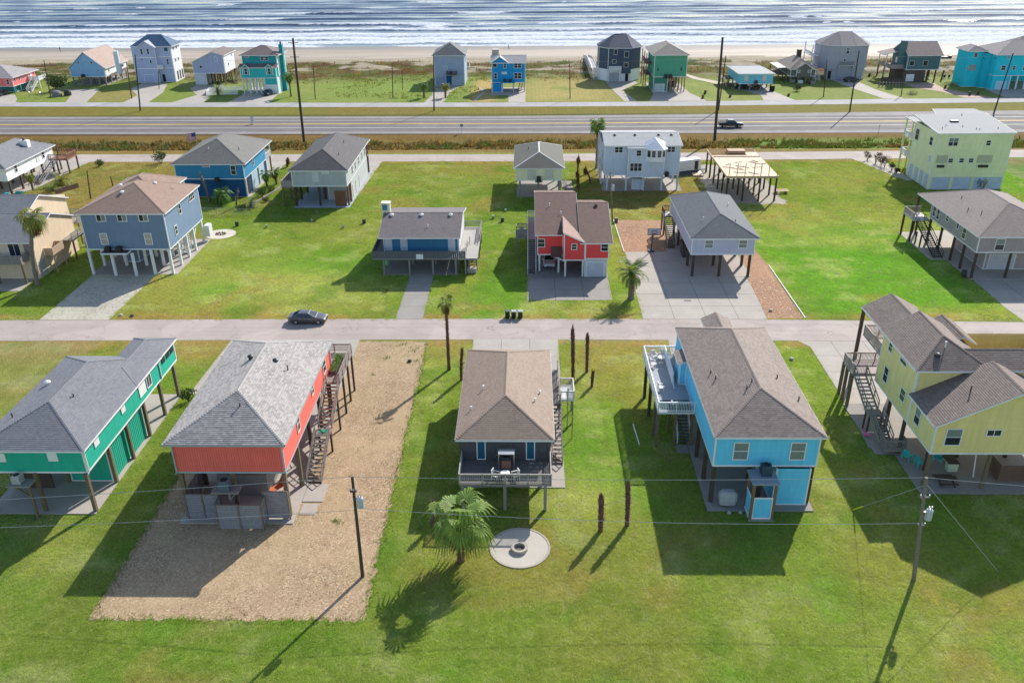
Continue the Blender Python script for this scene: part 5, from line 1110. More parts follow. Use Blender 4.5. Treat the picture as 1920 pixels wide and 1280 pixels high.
h.block(-2.05, 6.2, 150.9, 164, 3.45, 5.7, CREAM); h.hip(-2.5, 6.75, 150.5, 167.3, 5.75, 7.6, RC4, capm=paint('pale_ridge', (.5,.5,.48))); h.vent(.2, 160, 6.9)
for x in (.75, 3.9): h.panelboard('S', 150.9, x, 4.55, 1.5, 1.75, paint('ivory_shutter', (.60,.60,.50)))
h.posts([(-1.4, 151.1), (2.0, 151.1), (5.9, 151.1), (-1.4, 155), (2, 155), (5.9, 155), (-1.4, 159), (5.9, 159), (-1.4, 163.6), (5.9, 163.6)], 3.43, .15, GREYW); b = MB(); b.box(1.4, 2.7, 149.9, 150.85, 3.3, 3.42); h.piece(b, 'platform', GREYW); air_con(2.05, 150.35, 3.42, 'dark air conditioner in front of the small cream house', DARK, .75, .85); h.slab(-2, 6.2, 152, 166, .04, CONCD)
h.deck(6.35, 8.3, 152.5, 157, 1.6, GREYW); h.stairs((8.2, 152.2, .0), (7.4, 156.5, 1.6), 1., GREYW, None, (1,), 8)
for k in range(4): b = MB(); b.box(6.5+k*.1, 9-k*.1, 152.0+k*.5, 152.4+k*.5, .05+k*.25, .3+k*.25); h.piece(b, 'stacked_timber', GREYW)
PALE = siding('pale_lavender_siding', (.45,.49,.56))
h = House('pale lavender two storey raised house with silver roof and white corner bay', 21, 161)
h.block(14.3, 28.15, 156.3, 167.5, 2.85, 8.3, PALE); h.block(18.5, 25.2, 155.4, 156.25, 2.7, 7.9, PALE, name='centre_wall')
h.roof([[(14.15, 155.9, 8.42), (28.45, 155.9, 8.42), (28.45, 162, 9.5), (14.15, 162, 9.5)], [(28.45, 168.2, 8.42), (14.15, 168.2, 8.42), (14.15, 162, 9.5), (28.45, 162, 9.5)]], RC5)
h.roof([[(18.3, 155.15, 8.15), (25.4, 155.15, 8.15), (25.4, 159.5, 9.1), (18.3, 159.5, 9.1)]], RC5, caps=False)
for x in (16.4, 20.2, 24.6, 27): h.vent(x, 160.6, 9.25, kind='cap', m=DARK)
b = MB()
bay = [(21.75, 155.38), (22.5, 154.55), (24.6, 154.55), (25.3, 155.38)]
for (xa, ya), (xb, yb) in zip(bay, bay[1:]): b.face([(xa, ya, 5.75), (xb, yb, 5.75), (xb, yb, 8.0), (xa, ya, 8.0)])
b.face([(x, y, 5.75) for x, y in reversed(bay)]); b.face([(x, y, 8.0) for x, y in bay]); bw = h.piece(b, 'bay', WHITE)
for x0, x1, y0, y1 in ((21.95, 22.4, 155.13, 154.63), (22.7, 23.3, 154.5, 154.5), (23.75, 24.35, 154.5, 154.5), (24.72, 25.15, 154.67, 155.2)): b = MB(); b.face([(x0, y0-.03, 6.6), (x1, y1-.03, 6.6), (x1, y1-.03, 7.85), (x0, y0-.03, 7.85)]); build(b, 'pane', GLASS, bw)
h.roof([[(21.4, 155.4, 8.05), (22.3, 154.25, 8.05), (23.55, 156.4, 9.5)], [(22.3, 154.25, 8.05), (24.8, 154.25, 8.05), (23.55, 156.4, 9.5)], [(24.8, 154.25, 8.05), (25.65, 155.4, 8.05), (23.55, 156.4, 9.5)], [(25.65, 155.4, 8.05), (25.65, 157.5, 8.6), (23.55, 157.5, 9.6), (23.55, 156.4, 9.5)], [(21.4, 157.5, 8.6), (21.4, 155.4, 8.05), (23.55, 156.4, 9.5), (23.55, 157.5, 9.6)]], paint('white_bay_roof', (.62,.64,.67)), exposure=.4, caps=False)
h.win('S', 156.3, 16.8, 7.6, 1.55, 1.15, 'pair'); h.win('S', 155.4, 20.4, 7.2, 1.0, 1.15); h.win('S', 155.4, 20.0, 4.6, 2.25, 1.6, 'tri'); h.win('S', 156.3, 26.4, 7.65, 1.55, 1.15, 'pair')
h.posts([(14.9, 156.4), (18.4, 156.0), (21.6, 156.0), (25.0, 156.0), (28.0, 156.4), (28.0, 161.6), (28, 166.5), (14.9, 161.6), (21.6, 161.6)], 2.8, .16, PALE)
h.braces([((18.4, 156, 1.9), (19.4, 156, 2.8)), ((18.4, 156, 1.9), (17.4, 156, 2.8)), ((25, 156, 1.9), (24, 156, 2.8)), ((21.6, 156, 1.9), (22.6, 156, 2.8)), ((14.9, 156.4, 1.9), (15.9, 156.4, 2.8))], .12, PALE)
h.block(19.6, 21.5, 156.5, 160, .06, 2.1, PALE, lap=0, name='store_wall'); h.slab(14.4, 28.3, 155.7, 168, .05, CONC); b = MB(); b.box(25.0, 26.3, 154.9, 155.35, 2.75, 2.85); h.piece(b, 'platform', PALE); air_con(25.75, 155.3-.1, 2.86, 'dark air conditioner high on the wall of the pale lavender house', DARK, .7, .85)
h.deck(13.95, 14.27, 160, 167, 5.5, WHITE); h.railing([(13.98, 160, 5.5), (13.98, 167, 5.5)], 1., PW); h.deck(13.95, 14.27, 160, 167, 2.8, WHITE); h.railing([(13.98, 160, 2.8), (13.98, 167, 2.8)], 1., PW); h.posts([(14.02, 160.1), (14.02, 163.5), (14.02, 166.9)], 8.2, .12, PW); h.roof([[(13.9, 159.8, 8.2), (14.28, 159.8, 8.25), (14.28, 167.4, 8.25), (13.9, 167.4, 8.2)]], RC5, caps=False)
# house frame under construction
h = House('timber platform on dark pilings, a raised house only just begun', 40, 158, 'house', 'unfinished_house', None)
ply = paint('pale_plywood', (.60,.46,.31), .75, .14)
b = MB()
for i in range(4):
    for k in range(8):
        if k > 5 and (i < 3 or k > 6): continue
        b.box(35.55+i*2.235, 35.55+i*2.235+2.22, 149.1+k*2.42, 149.1+k*2.42+2.40, 4.6, 4.63+.004*((i+k) % 2))
h.piece(b, 'floor_sheet', ply)
b = MB(); b.box(35.4, 44.6, 148.95, 149.08, 4.28, 4.66); b.box(35.4, 44.6, 168.5, 168.6, 4.28, 4.64); b.box(35.4, 35.53, 149.1, 168.5, 4.28, 4.64); b.box(44.5, 44.6, 149.1, 168.5, 4.28, 4.64)
for k in range(40): y = 149.4+k*.48; b.box(35.54, 44.48, y, y+.05, 4.3, 4.59)
h.piece(b, 'floor_frame', NEWW)
h.posts([(x, y) for x in (35.7, 38.6, 41.5, 44.35) for y in (149.3, 153, 156.9, 160.8, 164.6, 168.3)], 4.28, .17, wood('wet_piling', (.07,.045,.03)), square=False)
REDI = paint('rust_red_stud', (.22,.05,.035))
for x in (35.8, 37.2, 38.6, 40.2, 41.4, 42.8, 44.3): b = MB(); b.beam((x, 149.2, 4.64), (x, 149.2, 6.9 if x > 35 else 6), .11); h.piece(b, 'stud', REDI if x in (40.2, 41.4) else NEWW)
b = MB(); b.box(35.6, 44.5, 162.4, 162.5, 4.66, 4.76); h.piece(b, 'sill_plate', REDI)
for i in range(14):
    x, y, a = random.uniform(36.5, 43.5), random.uniform(150.2, 160.5), random.uniform(-1.2, 1.2); l = random.uniform(.5, 1.3); b = MB(); b.box(-l, l, -.045, .045, 0, .06); tag(link('lumber', b.mesh('lumber', [BROWNW if i % 2 else NEWW]), (x, y, 4.645+.002*i), None, (0, 0, a)), 'loose board lying on the plywood platform of the unfinished house', 'board', 'loose boards on the platform')
t = thing('lumber_stack', 'stack of fresh lumber at the far end of the unfinished platform', 'lumber stack', (40.4, 166, 4.65))
for k in range(4):
    for j in range(5): b = MB(); b.box(38.9, 42.2, 164.6+j*.42, 164.6+j*.42+.36, 4.66+k*.14, 4.66+k*.14+.12); build(b, 'board', NEWW if (k+j) % 3 else REDI, t)
h.braces([((41.5, 149.3, .3), (38.6, 149.3, 4.2)), ((35.7, 153, .3), (35.7, 149.4, 4.2))], .08, NEWW)
t = thing('lumber_stack', 'small stack of pale boards on the ground left of the unfinished house', 'lumber stack', (33.6, 166, 0)); 
for k in range(4): b = MB(); b.box(32.6, 34.6, 165+.5*k, 165.4+.5*k, .02, .35); build(b, 'board', ply, t)
t = thing('lumber_stack', 'low trestle of pale boards right of the unfinished house', 'lumber stack', (47, 154, 0))
for k in range(3): b = MB(); b.box(45.6, 48.2, 153.4+.55*k, 153.7+.55*k, .5, .58); build(b, 'board', NEWW, t)
for x in (46, 47.8): b = MB(); b.box(x-.06, x+.06, 153.3, 155, .02, .49); build(b, 'trestle', NEWW, t)
# large pale yellow house
PYEL = siding('pale_yellow_siding', (.64,.65,.37)); BLK = paint('blue_white_breakaway', (.50,.57,.70))
h = House('large pale yellow three storey house with flat white roof at the right edge', 81, 163)
h.block(74.5, 88.0, 156, 166, 0, 10.4, PYEL, lap=.25); h.block(76.5, 88.0, 166.03, 170.8, 0, 10.4, PYEL, lap=.25)
h.roof([[(74.3, 155.8, 10.5), (88.3, 155.8, 10.6), (88.3, 168.2, 11.6), (74.3, 167, 11.5)]], RC7, flat=True, caps=False, thick=.25); h.roof([[(78.5, 167.2, 11.45), (88.2, 168.4, 11.55), (87.5, 171.4, 11.7), (79.5, 171.4, 11.7)]], RC7, flat=True, caps=False)
for x, y in ((80.2, 159.6), (82.5, 157.8), (82.0, 158.0), (86, 158.2), (77.3, 160), (76, 158.4), (83, 166.5)): h.vent(x, y, 10.5+.09*(y-155.8), .3)
b = MB(); b.box(79.2, 80.6, 162.2, 163, 11.1, 11.35); h.piece(b, 'roof_hatch', DARK)
h.win('S', 156, 77.35, 8.9, 1.8, 1.55, 'pair', blind=True); h.win('S', 156, 83.7, 8.7, .9, 1.05)
for x, w_ in ((75.95, 2.0), (83.7, 2.75)): o = h.panelboard('S', 156, x, 5.75, w_, 1.45, paint('loggia_shade', (.52,.50,.33)), 'loggia', .04); h.panelboard('S', 156, x, 4.45, w_*.65, .48, DARK, 'planter_rail', .2)  # loggia is a flat board, its recess shade put into a darker yellow
for x in (77.6, 79.58, 81.3): h.win('S', 156, x, 5.5, .95, .9)
for x, w_ in ((76.62, 3.3), (80.46, 3.4), (83.8, 2.4), (86.5, 2.5)): h.garage('S', 156, x, .05, w_, 2.35, BLK, 5, PYEL)
for y, z, w_, hh in ((164.6, 8.3, 1.6, 2.2), (158.4, 8.5, 1.3, 1.6)): h.win('W', 74.5, y, z, w_, hh, 'dh')
h.win('W', 74.5, 157.7, 5.4, .8, 1.2, 'fx', glass=BLK)
for y in (157.4, 159.6, 161.9, 164.4): h.panelboard('W', 74.5, y, 1.4, 1.3, 2.5, BLK, 'breakaway_panel', .05)
h.posts([(74.65, 166.3), (74.65, 170.6), (76, 170.6)], 10.3, .14, PYEL)
for z in (3.4, 6.9): h.deck(74.5, 76.48, 166.1, 170.8, z, PYEL); h.railing([(74.55, 166.4, z), (74.55, 170.7, z), (76.4, 170.7, z)], 1., PW)
h.roof([[(74.3, 166, 10.3), (76.6, 166, 10.3), (76.6, 171, 10.3), (74.3, 171, 10.3)]], RC7, flat=True, caps=False)
# ------------------------------------------------------------------ the beach row
RW = shingle('beach_grey_shingles', (.30,.30,.315), (.23,.23,.245), row=.25); RBLU = shingle('beach_blue_shingles', (.085,.15,.25), (.06,.11,.19), row=.25); RTAN = shingle('beach_tan_shingles', (.34,.275,.25), (.28,.225,.205), row=.25); RMAU = shingle('beach_mauve_shingles', (.19,.16,.165), (.14,.115,.12), row=.25)
kw = dict(exposure=.3)
SAL = siding('salmon_siding', (.66,.16,.16)); TEALD = paint('teal_post', (.04,.25,.27))
h = House('salmon pink raised house with grey hip roof and white stair, at the left beach edge', -158, 260, group='houses along the beach')
h.block(-166, -150.9, 255.2, 268, 2.1, 4.6, SAL, lap=.25); h.hip(-166.5, -150.3, 254.6, 269.5, 4.7, 7.5, RW, **kw)
for y in (256.5, 258.9, 261, 263.6): h.win('E', -150.9, y, 3.7, .8, .9, 'fx')
h.win('S', 255.2, -152.3, 3.4, .9, 1.5); h.panelboard('E', -150.9, 265.6, 3.2, 1.0, 1.9, WHITE, 'door')
h.posts([(x, y) for x in (-151.2, -155, -160, -165) for y in (255.6, 259, 262.5, 266)], 2.08, .17, TEALD); h.block(-165, -152, 258, 267, .05, 2.0, TEALD, lap=0, name='ground_floor_wall')
h.deck(-150.8, -147.6, 263.5, 268.5, 2.6, WHITE); h.railing([(-150.8, 263.5, 2.6), (-147.7, 263.5, 2.6), (-147.7, 268.4, 2.6)], 1.0, PW, style='boards'); h.stairs((-148.6, 258.6, .05), (-148.6, 263.4, 2.6), 1.6, PW, WHITE, (-1, 1), 12); h.posts([(-147.8, 263.7), (-147.8, 268.2)], 2.5, .15, PW)
LBL = siding('light_blue_siding', (.20,.36,.52))
h = House('light blue raised house with steep tan gable roof and white end chimney', -134, 275, group='houses along the beach')
h.block(-140.2, -129.6, 268.7, 285, 2.5, 5.1, LBL, lap=.25, gable=('y', 9.5, -135.0)); h.gab('y', -140.7, -129.1, 268.4, 285.4, 5.0, 9.85, RTAN, rp=-135.0, **kw)
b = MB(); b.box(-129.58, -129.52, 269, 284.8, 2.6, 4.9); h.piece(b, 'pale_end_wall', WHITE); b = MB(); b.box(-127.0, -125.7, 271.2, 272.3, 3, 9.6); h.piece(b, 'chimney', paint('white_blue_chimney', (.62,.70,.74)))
for x, z, s_ in ((-137.1, 6.75, .6), (-135.05, 6.95, .42), (-133.1, 6.7, .65), (-138.6, 4.4, .42), (-136, 4.42, .42), (-134.2, 4.42, .42), (-131.5, 4.4, .5)): h.win('S', 268.7, x, z, s_, s_*1.15, 'fx')
h.win('E', -129.5, 271.5, 4, .6, .6, 'fx'); h.win('E', -129.5, 281, 3.9, 2.2, .9, 'sl')
h.posts([(x, y) for x in (-139.9, -137.2, -134.6, -132, -129.9) for y in (269, 272.7, 276.5, 280.5, 284)], 2.45, .17, GREYW); h.slab(-140, -129.5, 268.8, 285, .04, CONCD); h.railing([(-129.4, 272, 1.9), (-129.4, 284, 2.2)], .9, BLEACH)
air_con(-136.3, 268.25, 2.5, 'dark air conditioner on the wall of the light blue steep gabled beach house', DARK, .9, .8)
for x in (-132, -130.4, -128.7): h.vent(x+.3, 282, 7.6-.4*(x+132), .3)
LVB = siding('lavender_blue_siding', (.34,.38,.53)); WB = paint('white_sunlit_wall', (.74,.74,.76))  # sunlight on the right end walls put into a white colour
h = House('tall lavender blue three storey beach house with blue hip roof and pale sunlit side', -116, 277, group='houses along the beach')
h.block(-121.8, -114.6, 272.6, 281, 0, 10.6, LVB, lap=.25); h.block(-114.57, -110.1, 273.7, 281.2, 0, 10.6, LVB, lap=.25)
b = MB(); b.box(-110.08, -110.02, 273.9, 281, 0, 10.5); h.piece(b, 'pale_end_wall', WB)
h.hip(-122.3, -109.4, 273.2, 281.8, 10.7, 13.7, RBLU, **kw); h.gab('y', -120.2, -114.2, 272.1, 277.6, 10.5, 12.4, RTAN if False else shingle('beach_pale_shingles', (.36,.40,.50), (.30,.34,.43), row=.25), **kw)
h.block(-119.9, -114.55, 272.3, 272.58, 10.2, 10.5, LVB, lap=0, gable=('y', 12.15), corners=False, skirt=False)
for x in (-118.7, -116.7): h.win('S', 272.6, x, 9.3, .8, 1.75)
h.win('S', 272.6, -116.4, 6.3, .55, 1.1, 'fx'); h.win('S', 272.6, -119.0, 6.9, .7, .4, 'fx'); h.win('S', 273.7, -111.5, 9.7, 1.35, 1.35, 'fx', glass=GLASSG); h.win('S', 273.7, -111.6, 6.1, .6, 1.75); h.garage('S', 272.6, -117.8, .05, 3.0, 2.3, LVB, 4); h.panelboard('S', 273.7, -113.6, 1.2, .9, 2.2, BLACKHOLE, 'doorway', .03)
for z in (4.1, 7.4): b = MB(); b.box(-121.85, -114.6, 272.53, 272.57, z, z+.25); b.box(-114.5, -110.05, 273.63, 273.67, z, z+.25); h.piece(b, 'band_board', WHITE)
h.deck(-114.5, -112.9, 272.4, 273.65, 4.3, WHITE); h.railing([(-114.4, 272.45, 4.3), (-112.95, 272.45, 4.3)], 1., PW, style='boards')
for z in (9.8, 6.3): 
    for y in (276, 278.5): h.win('E', -110.0, y, z, .9, 1.0, 'fx')
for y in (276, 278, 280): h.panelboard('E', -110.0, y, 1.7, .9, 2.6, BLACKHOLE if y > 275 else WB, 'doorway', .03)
GLV = siding('grey_lavender_siding', (.30,.33,.46))
h = House('grey lavender beach house with a lopsided shed roof rising to the right', -97, 274, group='houses along the beach')
h.block(-102.1, -92.4, 268.5, 278.8, 3.4, 0, GLV, lap=.25, tops=(6.7, 8.7), gable=('y', 9.55, -95.6)); h.gab('y', -102.6, -92.0, 268.2, 280, 6.6, 9.75, RMAU, rp=-95.6, **kw) if False else h.roof([[(-102.6, 268.2, 6.6), (-95.6, 268.2, 9.75), (-95.6, 280, 9.75), (-102.6, 280, 6.6)], [(-92.0, 268.2, 8.65), (-92.0, 280, 8.65), (-95.6, 280, 9.75), (-95.6, 268.2, 9.75)]], RMAU, **kw)
b = MB(); b.box(-92.38, -92.32, 268.8, 278.6, 3.5, 8.55); h.piece(b, 'pale_end_wall', WB)  # sun side of the siding, its brightness painted as a white layer
h.win('S', 268.5, -94.6, 7.6, .95, 1.6, 'fx', glass=GLV); h.win('S', 268.5, -99.6, 5.3, .9, .95, 'fx'); h.win('E', -92.3, 272.3, 5.6, .7, .7, 'fx'); h.win('E', -92.3, 276.3, 7.8, .7, .7, 'fx'); h.block(-102, -98.5, 268.6, 276, 0, 3.35, paint('pale_store_wall', (.55,.58,.66)), lap=0, name='store_wall'); h.panelboard('S', 268.6, -100.2, 1.4, 2.5, 2.4, paint('pale_store_door', (.60,.62,.68)), 'garage_door')
h.posts([(x, y) for x in (-98, -96.2, -94.4, -92.7) for y in (268.8, 272, 275, 278.5)], 3.38, .15, POSTW); h.stairs((-90.2, 270, .05), (-90.2, 277.5, 3.4), 1.1, POSTW, None, (1, -1), 14); h.deck(-92.3, -88.8, 277.5, 281, 3.4, BROWNW); h.railing([(-88.9, 277.5, 3.4), (-88.9, 281, 3.4)], 1, BROWNW); h.posts([(-89, 277.8), (-89, 280.8)], 3.2, .12)
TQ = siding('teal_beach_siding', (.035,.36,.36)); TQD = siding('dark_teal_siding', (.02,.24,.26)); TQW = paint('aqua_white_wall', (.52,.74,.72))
h = House('two tier teal beach house with mauve roof and tall teal chimney', -77.5, 258, group='houses along the beach')
h.block(-82.8, -72.5, 253.4, 264, 4.4, 7.3, TQ, lap=.25, name='wall'); h.block(-82.4, -72.4, 255.2, 264.4, 7.32, 10.5, TQD, lap=.25, name='upper_wall')
h.hip(-83.0, -71.5, 254.6, 265, 10.55, 12.7, RMAU, **kw); h.roof([[(-83.2, 252.9, 7.4), (-72.0, 252.9, 7.4), (-72.0, 255.15, 8.2), (-83.2, 255.15, 8.2)]], RMAU, caps=False, exposure=.3)
for x in (-81.1, -74.3): h.block(x-1.0, x+1.0, 253.15, 253.35, 5.2, 7.4, TQ, lap=0, gable=('y', 8.15), name='dormer_wall', skirt=False); h.win('S', 253.13, x, 6.35, .95, 1.75); h.gab('y', x-1.3, x+1.3, 252.8, 255.1, 7.35, 8.35, RMAU, exposure=.3, caps=False)
for x in (-76.5, -75.2): h.win('S', 255.2, x, 9.6, 1.0, 1.1)
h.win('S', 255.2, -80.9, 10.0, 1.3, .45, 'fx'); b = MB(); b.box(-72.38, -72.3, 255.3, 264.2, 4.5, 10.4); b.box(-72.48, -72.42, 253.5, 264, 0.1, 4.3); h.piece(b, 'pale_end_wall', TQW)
o = box_at('chimney', h.root, TQD, -72.2, -71.2, 258.2, 259.6, 0, 13.0); box_at('flue', o, DARK, -71.9, -71.5, 258.6, 259.2, 13.0, 13.7)
h.block(-76.1, -72.5, 253.6, 262, 0, 4.35, TQ, lap=0, name='ground_floor_wall'); h.garage('S', 253.6, -74.3, .05, 3.2, 2.4, WHITE, 4)
for x in (-82.5, -80.6, -78.8, -77.6, -76.4): h.posts([(x, 253.7), (x, 257), (x, 261)], 4.35, .16, PW)
h.slab(-83, -72, 252.5, 264, .05, CONC)
GRY6 = siding('blue_grey_siding', (.27,.32,.42)); RD6 = shingle('beach_slate_shingles', (.13,.145,.16), (.095,.108,.12), row=.25)
h = House('tall narrow blue grey beach house with slate hip roof behind two small palms', -23.4, 271, group='houses along the beach')
h.block(-28.0, -19.0, 265.8, 278, 0, 8.6, GRY6, lap=.25); h.hip(-28.6, -18.4, 265.4, 278.6, 8.65, 11.6, RD6, **kw)
h.panelboard('S', 265.8, -26.3, 1.3, 2.8, 2.4, siding('dark_grey_door', (.20,.25,.33)), 'garage_door'); h.panelboard('S', 265.8, -23.6, 1.5, 1.8, 2.7, NAVY, 'entry_recess', .03); h.panelboard('S', 265.8, -22.4, 1.3, 1.0, 2.2, paint('door_grey', (.4,.45,.5)), 'door')
b = MB(); b.box(-28.05, -18.95, 265.72, 265.76, 3.0, 3.25); h.piece(b, 'band_board', GRY6); h.win('S', 265.8, -24.6, 5, 1.0, 1.2, 'fx', glass=GRY6); h.deck(-24.2, -21.4, 264.0, 265.7, 3.3, GREYW); h.railing([(-24.2, 265.6, 3.3), (-24.2, 264.05, 3.3), (-21.4, 264.05, 3.3), (-21.4, 265.6, 3.3)], 1., POSTD)
h.win('E', -19.0, 270, 6.5, 1.2, 1.2); h.win('E', -19, 274, 6.5, 1.2, 1.2); h.deck(-28.6, -18.2, 278, 281, 3, GREYW); h.railing([(-18.3, 278, 3), (-18.3, 281, 3)], 1, PW); air_con(-23.0, 264.7, 3.3, 'dark air conditioner on the entry balcony of the narrow blue grey house', DARK, .8, .8)
BRB = siding('bright_blue_siding', (.012,.22,.46)); PKP = paint('pinkish_post', (.60,.48,.52))
h = House('bright blue two storey beach house with pale roof and small front gable', -5.4, 259, group='houses along the beach')
RPW = shingle('beach_white_shingles', (.50,.49,.48), (.43,.42,.42), row=.25)
h.block(-10.3, -.65, 254.6, 263, 2.65, 8.1, BRB, lap=.25); h.gab('x', -10.6, -.3, 254.2, 263.6, 8.15, 9.9, RPW, rp=257.2, **kw)
h.block(-10.25, -5.6, 254.35, 254.56, 7.9, 8.15, BRB, lap=0, gable=('y', 9.75), corners=False, skirt=False); h.gab('y', -10.75, -5.2, 253.9, 258.5, 8.12, 9.95, RPW, **kw); b = MB(); b.box(-10.3, -8.3, 258.5, 262, 8.3, 11.2); h.piece(b, 'roof_turret', RPW)
h.win('S', 254.6, -9.4, 7.55, 1.3, 1.3, 'fx'); h.win('S', 254.6, -6.5, 7.4, .85, 1.55); h.win('S', 254.6, -2.8, 7.4, 2.2, 1.55, 'pair'); h.win('S', 254.6, -9.2, 4.5, .9, 1.75); h.win('S', 254.6, -2.8, 4.5, 2.2, 1.75, 'pair'); h.panelboard('S', 254.6, -6.7, 5.3, 1.5, .7, paint('pale_board', (.62,.66,.66)), 'name_board')
h.block(-10.1, -7.4, 254.0, 261, 0, 2.6, BRB, lap=.25, name='ground_floor_wall'); h.posts([(-10.25, 253.9), (-7.2, 253.9), (-4.1, 254.0), (-.9, 254.9), (-.9, 259), (-.9, 262.7), (-4.1, 259)], 2.62, .16, PKP); h.deck(-7.6, -3.6, 253.2, 254.55, 2.9, BRB)
for x, l in ((-6.6, 'left dark air conditioner on the bright blue house balcony'), (-5.0, 'right dark air conditioner on the bright blue house balcony')): air_con(x, 253.9, 2.9, l, DARK, .85, .8)
h.stairs((-2.5, 255.6, .05), (-1.6, 259.5, 2.6), 1., POSTD, None, None, 10)
NAV = siding('dark_navy_siding', (.065,.082,.12)); WHS = siding('white_base_siding', (.66,.67,.70)); RNV = shingle('beach_navy_shingles', (.085,.10,.145), (.06,.07,.105), row=.25)
h = House('dark navy eight sided beach house with white base and white beach walkway', 28.5, 274, group='houses along the beach')
C_ = [(24.6, 270.9), (31.4, 270.6), (34.6, 274.0), (34.6, 279.5), (31.4, 282.6), (25.6, 282.6), (22.0, 279.5), (22.0, 274.3)]
def octa(C_, z0, z1, m, name, gap=None):
    b = MB(); n = len(C_)
    for i in range(n):
        if gap and i in gap: continue
        (xa, ya), (xb, yb) = C_[i], C_[(i+1) % n]; bands(b, [(xa, ya, z0), (xb, yb, z0), (xb, yb, z1), (xa, ya, z1)], (0,0,1), .25, .016)
    b.face([(x, y, z0) for x, y in reversed(C_)]); b.face([(x, y, z1) for x, y in C_]); return b
o = h.piece(octa(C_, 3.6, 9.8, NAV, 'wall'), 'wall', NAV); cx, cy = 28.4, 276.6
b = MB()
for x, y in C_: b.beam((cx+(x-cx)*1.005, cy+(y-cy)*1.005, 0), (cx+(x-cx)*1.005, cy+(y-cy)*1.005, 9.75), .16)
build(b, 'corner_trim', WHITE, o); h.piece(octa([(cx+(x-cx)*.98, cy+(y-cy)*.98) for x, y in C_], .0, 3.58, WHS, 'base'), 'base_wall', WHS)
O_ = [(cx+(x-cx)*1.07, cy+(y-cy)*1.07, 9.85) for x, y in C_]; T1, T2 = (26.7, 276.6, 13.2), (30.3, 276.6, 13.2)
h.roof([[O_[0], O_[1], T2, T1], [O_[1], O_[2], T2], [O_[2], O_[3], T2], [O_[3], O_[4], T2], [O_[4], O_[5], T1, T2], [O_[5], O_[6], T1], [O_[6], O_[7], T1], [O_[7], O_[0], T1]], RNV, exposure=.3)
b = MB(); b.box(28.6, 31.5, 270.3, 270.62, 2.4, 9.7); bb = h.piece(b, 'bay', NAV)
for z, hh in ((8.0, 1.75), (4.95, 1.4)): h.win('S', 270.3, 30.0, z, 1.35, hh, 'fx')
h.win('S', 270.72, 26.7, 8.7, 1.05, 1.6, 'fx'); h.win('S', 270.72, 26.4, 5.9, 1.2, 1.15, 'fx'); b = MB(); b.box(24.7, 28.5, 269.4, 270.7, 3.5, 3.7); h.piece(b, 'balcony', WHITE); h.railing([(24.8, 269.5, 3.7), (28.5, 269.5, 3.7)], 1.0, WHITE, style='boards')
h.panelboard('S', 270.85, 26.5, 1.4, 3.0, 2.4, paint('grey_white_door', (.42,.43,.46)), 'garage_door', .08); h.panelboard('S', 270.75, 30.4, 1.2, .9, 2.2, BLACKHOLE, 'doorway', .08); h.posts([(24.8, 269.6), (28.4, 269.6)], 3.5, .12, PW)
WKW = paint('bleached_white_wood', (.58,.56,.52), .7, .12)
wk = thing('boardwalk', 'white railed wooden walkway sloping from the navy house down to the beach', 'boardwalk', (20.5, 290, 0)); b = MB(); b.beam((20.8, 280, 2.6), (20.8, 297, 2.6), 1.8, .15); b.beam((20.8, 297, 2.6), (20.8, 318, .3), 1.8, .15); build(b, 'walkway', WKW, wk); b = MB()
for s_ in (-.85, .85):
    b.beam((20.8+s_, 280, 3.6), (20.8+s_, 297, 3.6), .12, .1); b.beam((20.8+s_, 297, 3.6), (20.8+s_, 318, 1.3), .12, .1); b.beam((20.8+s_, 280, 3.1), (20.8+s_, 297, 3.1), .06, .1)
    for k in range(19): y = 280+k*2.1; z = 2.6 if y < 297 else 2.6-(y-297)*2.3/21; b.box(20.8+s_-.07, 20.8+s_+.07, y-.07, y+.07, -.3, z+1.0)
build(b, 'railing', WKW, wk); h.stairs((21.2, 273.5, .05), (21.2, 280, 2.6), 1.5, WHITE, WHITE, (-1, 1), 12)
GRN = siding('sea_green_siding', (.075,.275,.17))
h = House('sea green beach house with grey hip roof raised over a carport', 41, 260, group='houses along the beach')
h.block(36.2, 45.5, 253.4, 267.5, 4.2, 10.2, GRN, lap=.25); h.hip(35.4, 46.0, 253.0, 269.5, 10.25, 12.7, shingle('beach_warm_grey_shingles', (.23,.225,.215), (.18,.175,.165), row=.25), **kw)
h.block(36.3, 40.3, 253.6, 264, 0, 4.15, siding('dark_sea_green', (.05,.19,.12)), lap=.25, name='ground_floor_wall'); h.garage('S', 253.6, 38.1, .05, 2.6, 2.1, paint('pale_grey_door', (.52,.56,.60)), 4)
h.posts([(x, y) for x in (41.2, 42.3, 43.4, 44.4, 45.2) for y in (253.8, 258.5, 263, 267)], 4.18, .13, wood('tan_piling', (.30,.22,.13))); b = MB(); b.box(38.9, 41.6, 252.2, 253.35, 4.0, 4.15); h.piece(b, 'platform', POSTD)
for x, l in ((39.6, 'left dark air conditioner on the sea green house ledge'), (40.9, 'right dark air conditioner on the sea green house ledge')): air_con(x, 252.8, 4.15, l, DARK, .85, .8)
h.win('S', 253.4, 37.3, 6.3, .5, .9, 'fx', frame=GRN); h.win('S', 253.4, 43.9, 6.3, .5, .9, 'fx', frame=GRN)
for z in (4.2, 7.3): h.deck(34.4, 36.15, 258, 268, z, BROWNW); h.railing([(34.45, 258, z), (34.45, 268, z)], 1., BROWNW, style='bars')
h.posts([(34.5, 258.1), (34.5, 263), (34.5, 267.9)], 10.1, .12, POSTW); h.stairs((42.5, 260.5, .05), (44.5, 260.5, 4.1), 1., BROWNW, None, None, 10)
AQB = siding('aqua_blue_siding', (.15,.43,.52))
h = House('low aqua blue beach house with flat pale roof and two white shutters', 66, 260, group='houses along the beach')
